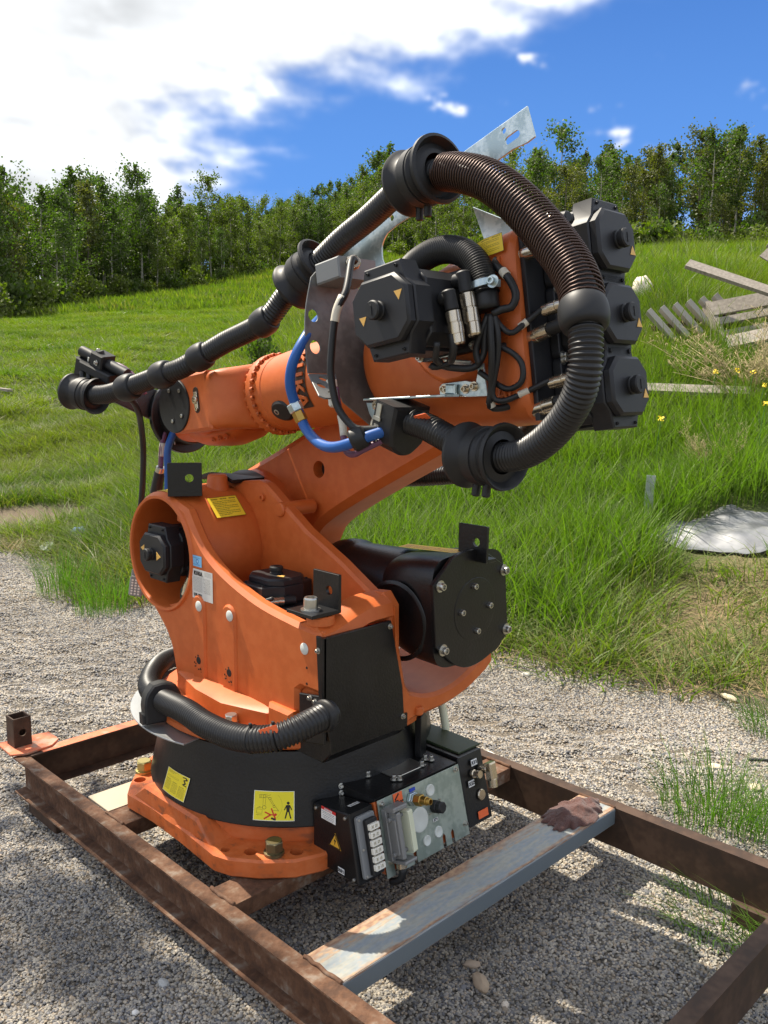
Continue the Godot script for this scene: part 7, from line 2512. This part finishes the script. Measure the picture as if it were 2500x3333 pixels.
func bumpy(s: Vector3, sd: int, k: float) -> ArrayMesh:
	var f := FastNoiseLite.new(); f.seed = sd; f.frequency = 1.3
	var st := SurfaceTool.new()
	st.begin(Mesh.PRIMITIVE_TRIANGLES)
	st.set_smooth_group(0)
	var n := 20; var m := 12
	for j in m + 1:
		for i in n:
			var a := TAU * i / n; var b := PI * j / m
			var d := Vector3(sin(b) * cos(a), cos(b), sin(b) * sin(a))
			st.add_vertex(d * (1.0 + k * f.get_noise_3dv(d) * 1.6) * s)
	for j in m:
		for i in n:
			var q := (i + 1) % n
			st.add_index(j * n + i); st.add_index(j * n + q); st.add_index((j + 1) * n + q)
			st.add_index(j * n + i); st.add_index((j + 1) * n + q); st.add_index((j + 1) * n + i)
	st.generate_normals()
	return st.commit()

# ------------------------------------------------------------------ sky
func sky_image() -> Image:
	var W := 2048; var H := 1024
	var im := Image.create(W, H, false, Image.FORMAT_RGBF)
	var f := FastNoiseLite.new(); f.seed = 7; f.frequency = 1.0; f.fractal_octaves = 6; f.fractal_gain = 0.55
	var f2 := FastNoiseLite.new(); f2.seed = 77; f2.frequency = 1.0; f2.fractal_octaves = 4
	for y in H:
		var el := 90.0 - 180.0 * (y + 0.5) / H
		var base := Color(0.10, 0.26, 0.64).lerp(Color(0.045, 0.14, 0.43), smoothstep(8.0, 30.0, el))
		base = base.lerp(Color(0.20, 0.40, 0.78), smoothstep(9.0, -1.0, el))
		if el < -2.0:
			base = Color(0.2, 0.22, 0.16)
		for x in W:
			if el < -2.0:
				im.set_pixel(x, y, base)
				continue
			var a := TAU * ((x + 0.5) / W - 0.5)
			var dir := Vector3(-sin(a) * cos(deg_to_rad(el)), sin(deg_to_rad(el)), cos(a) * cos(deg_to_rad(el)))
			var az := rad_to_deg(atan2(dir.dot(RT), dir.dot(HD)))
			# cloud sheet coordinates on a flat layer overhead
			var q := Vector2(dir.dot(RT), dir.dot(HD)) / maxf(dir.y + 0.12, 0.05)
			var n := f.get_noise_2d(q.x * 1.5 + q.y * 0.9, q.y * 2.6 - q.x * 1.2) * 0.7 + f.get_noise_2d(q.x * 5.0, q.y * 3.2 + 9.0) * 0.45
			var w := f2.get_noise_2d(q.x * 1.1 + 5.0, q.y * 1.1)
			# main bank: from the left, its edge climbing to the right
			var s1 := el - (16.2 + 0.31 * (az + 3.9)) + 3.5 * n
			var s2 := (-8.2 - az) * 0.55 - 0.28 * absf(el - 12.6) + 3.0 * n
			if el < 12.0:
				s2 -= (12.0 - el) * 0.04
			var gap := 3.0 * exp(-pow((az + 14.5) / 4.5, 2.0) - pow((el - 20.0 + 0.25 * (az + 14.0)) / 1.6, 2.0))
			var s := maxf(s1, s2) - gap
			if az > 22.0 or az < -60.0 or el > 27.0:
				var s3 := 9.0 * (w + 0.32) + 5.0 * n
				var k := clampf(maxf((az - 22.0) / 10.0, maxf((-60.0 - az) / 10.0, (el - 27.0) / 8.0)), 0, 1)
				s = lerpf(s, s3, k)
			# stray puffs low on the right
			var pf := f.get_noise_2d(az * 0.16 + 40.0, el * 0.3)
			if az > 2.0 and az < 24.0 and el > 10.0 and el < 19.0:
				s = maxf(s, (pf - 0.4) * 12.0)
			var al := smoothstep(-1.6, 2.8, s)
			al = al * al * (0.4 + 0.6 * al) if al < 1.0 else 1.0
			var thick := smoothstep(0.5, 6.0, s)
			var shade := 1.0 + 0.55 * n - 0.2 * thick * smoothstep(-0.1, 0.45, w + 0.35 * n)
			var c := Color(0.94, 0.97, 1.0) * clampf(shade, 0.5, 1.25) * 0.86
			im.set_pixel(x, y, base.lerp(c, al))
	return im

func _ready() -> void:
	# camera
	var pit := deg_to_rad(8.6); var rol := deg_to_rad(0.72)
	var fw := HD * cos(pit) - Vector3.UP * sin(pit)
	var up := Vector3.UP * cos(pit) + HD * sin(pit)
	var cam := Camera3D.new()
	cam.name = "camera"
	var rx := RT * cos(rol) + up * sin(rol)
	var uy := up * cos(rol) - RT * sin(rol)
	cam.transform = Transform3D(Basis(rx, uy, -fw), CAM)
	cam.fov = 60.81
	cam.near = 0.05
	cam.far = 600.0
	add_child(cam)
	cam.current = true
	# sky and exposure
	var we := WorldEnvironment.new()
	we.name = "environment"
	var env := Environment.new()
	env.background_mode = Environment.BG_SKY
	var sky := Sky.new()
	var pan := PanoramaSkyMaterial.new()
	pan.panorama = ImageTexture.create_from_image(sky_image())
	pan.energy_multiplier = 0.86
	sky.sky_material = pan
	env.sky = sky
	env.ambient_light_source = Environment.AMBIENT_SOURCE_SKY
	env.tonemap_mode = Environment.TONE_MAPPER_LINEAR
	env.tonemap_exposure = 1.66
	env.sdfgi_enabled = true
	env.ssao_enabled = true
	env.ssil_enabled = true
	we.environment = env
	add_child(we)
	# sun, high behind the robot at the left
	var sun := DirectionalLight3D.new()
	sun.name = "sun"
	var el := deg_to_rad(57.0)
	var sd := Vector3(cos(el) * 0.99, sin(el), cos(el) * -0.12).normalized()
	sun.transform = Transform3D(Basis.looking_at(-sd, Vector3.UP), Vector3(0, 20, 0))
	sun.light_energy = 1.6
	sun.light_color = Color(1.0, 0.96, 0.89)
	sun.light_angular_distance = 0.53
	sun.shadow_enabled = true
	add_child(sun)
	make_materials()
	build_ground()
	build_trees()
	build_frame()
	build_robot()
	build_rag()
	build_props()
	build_gravel()
	build_grass()
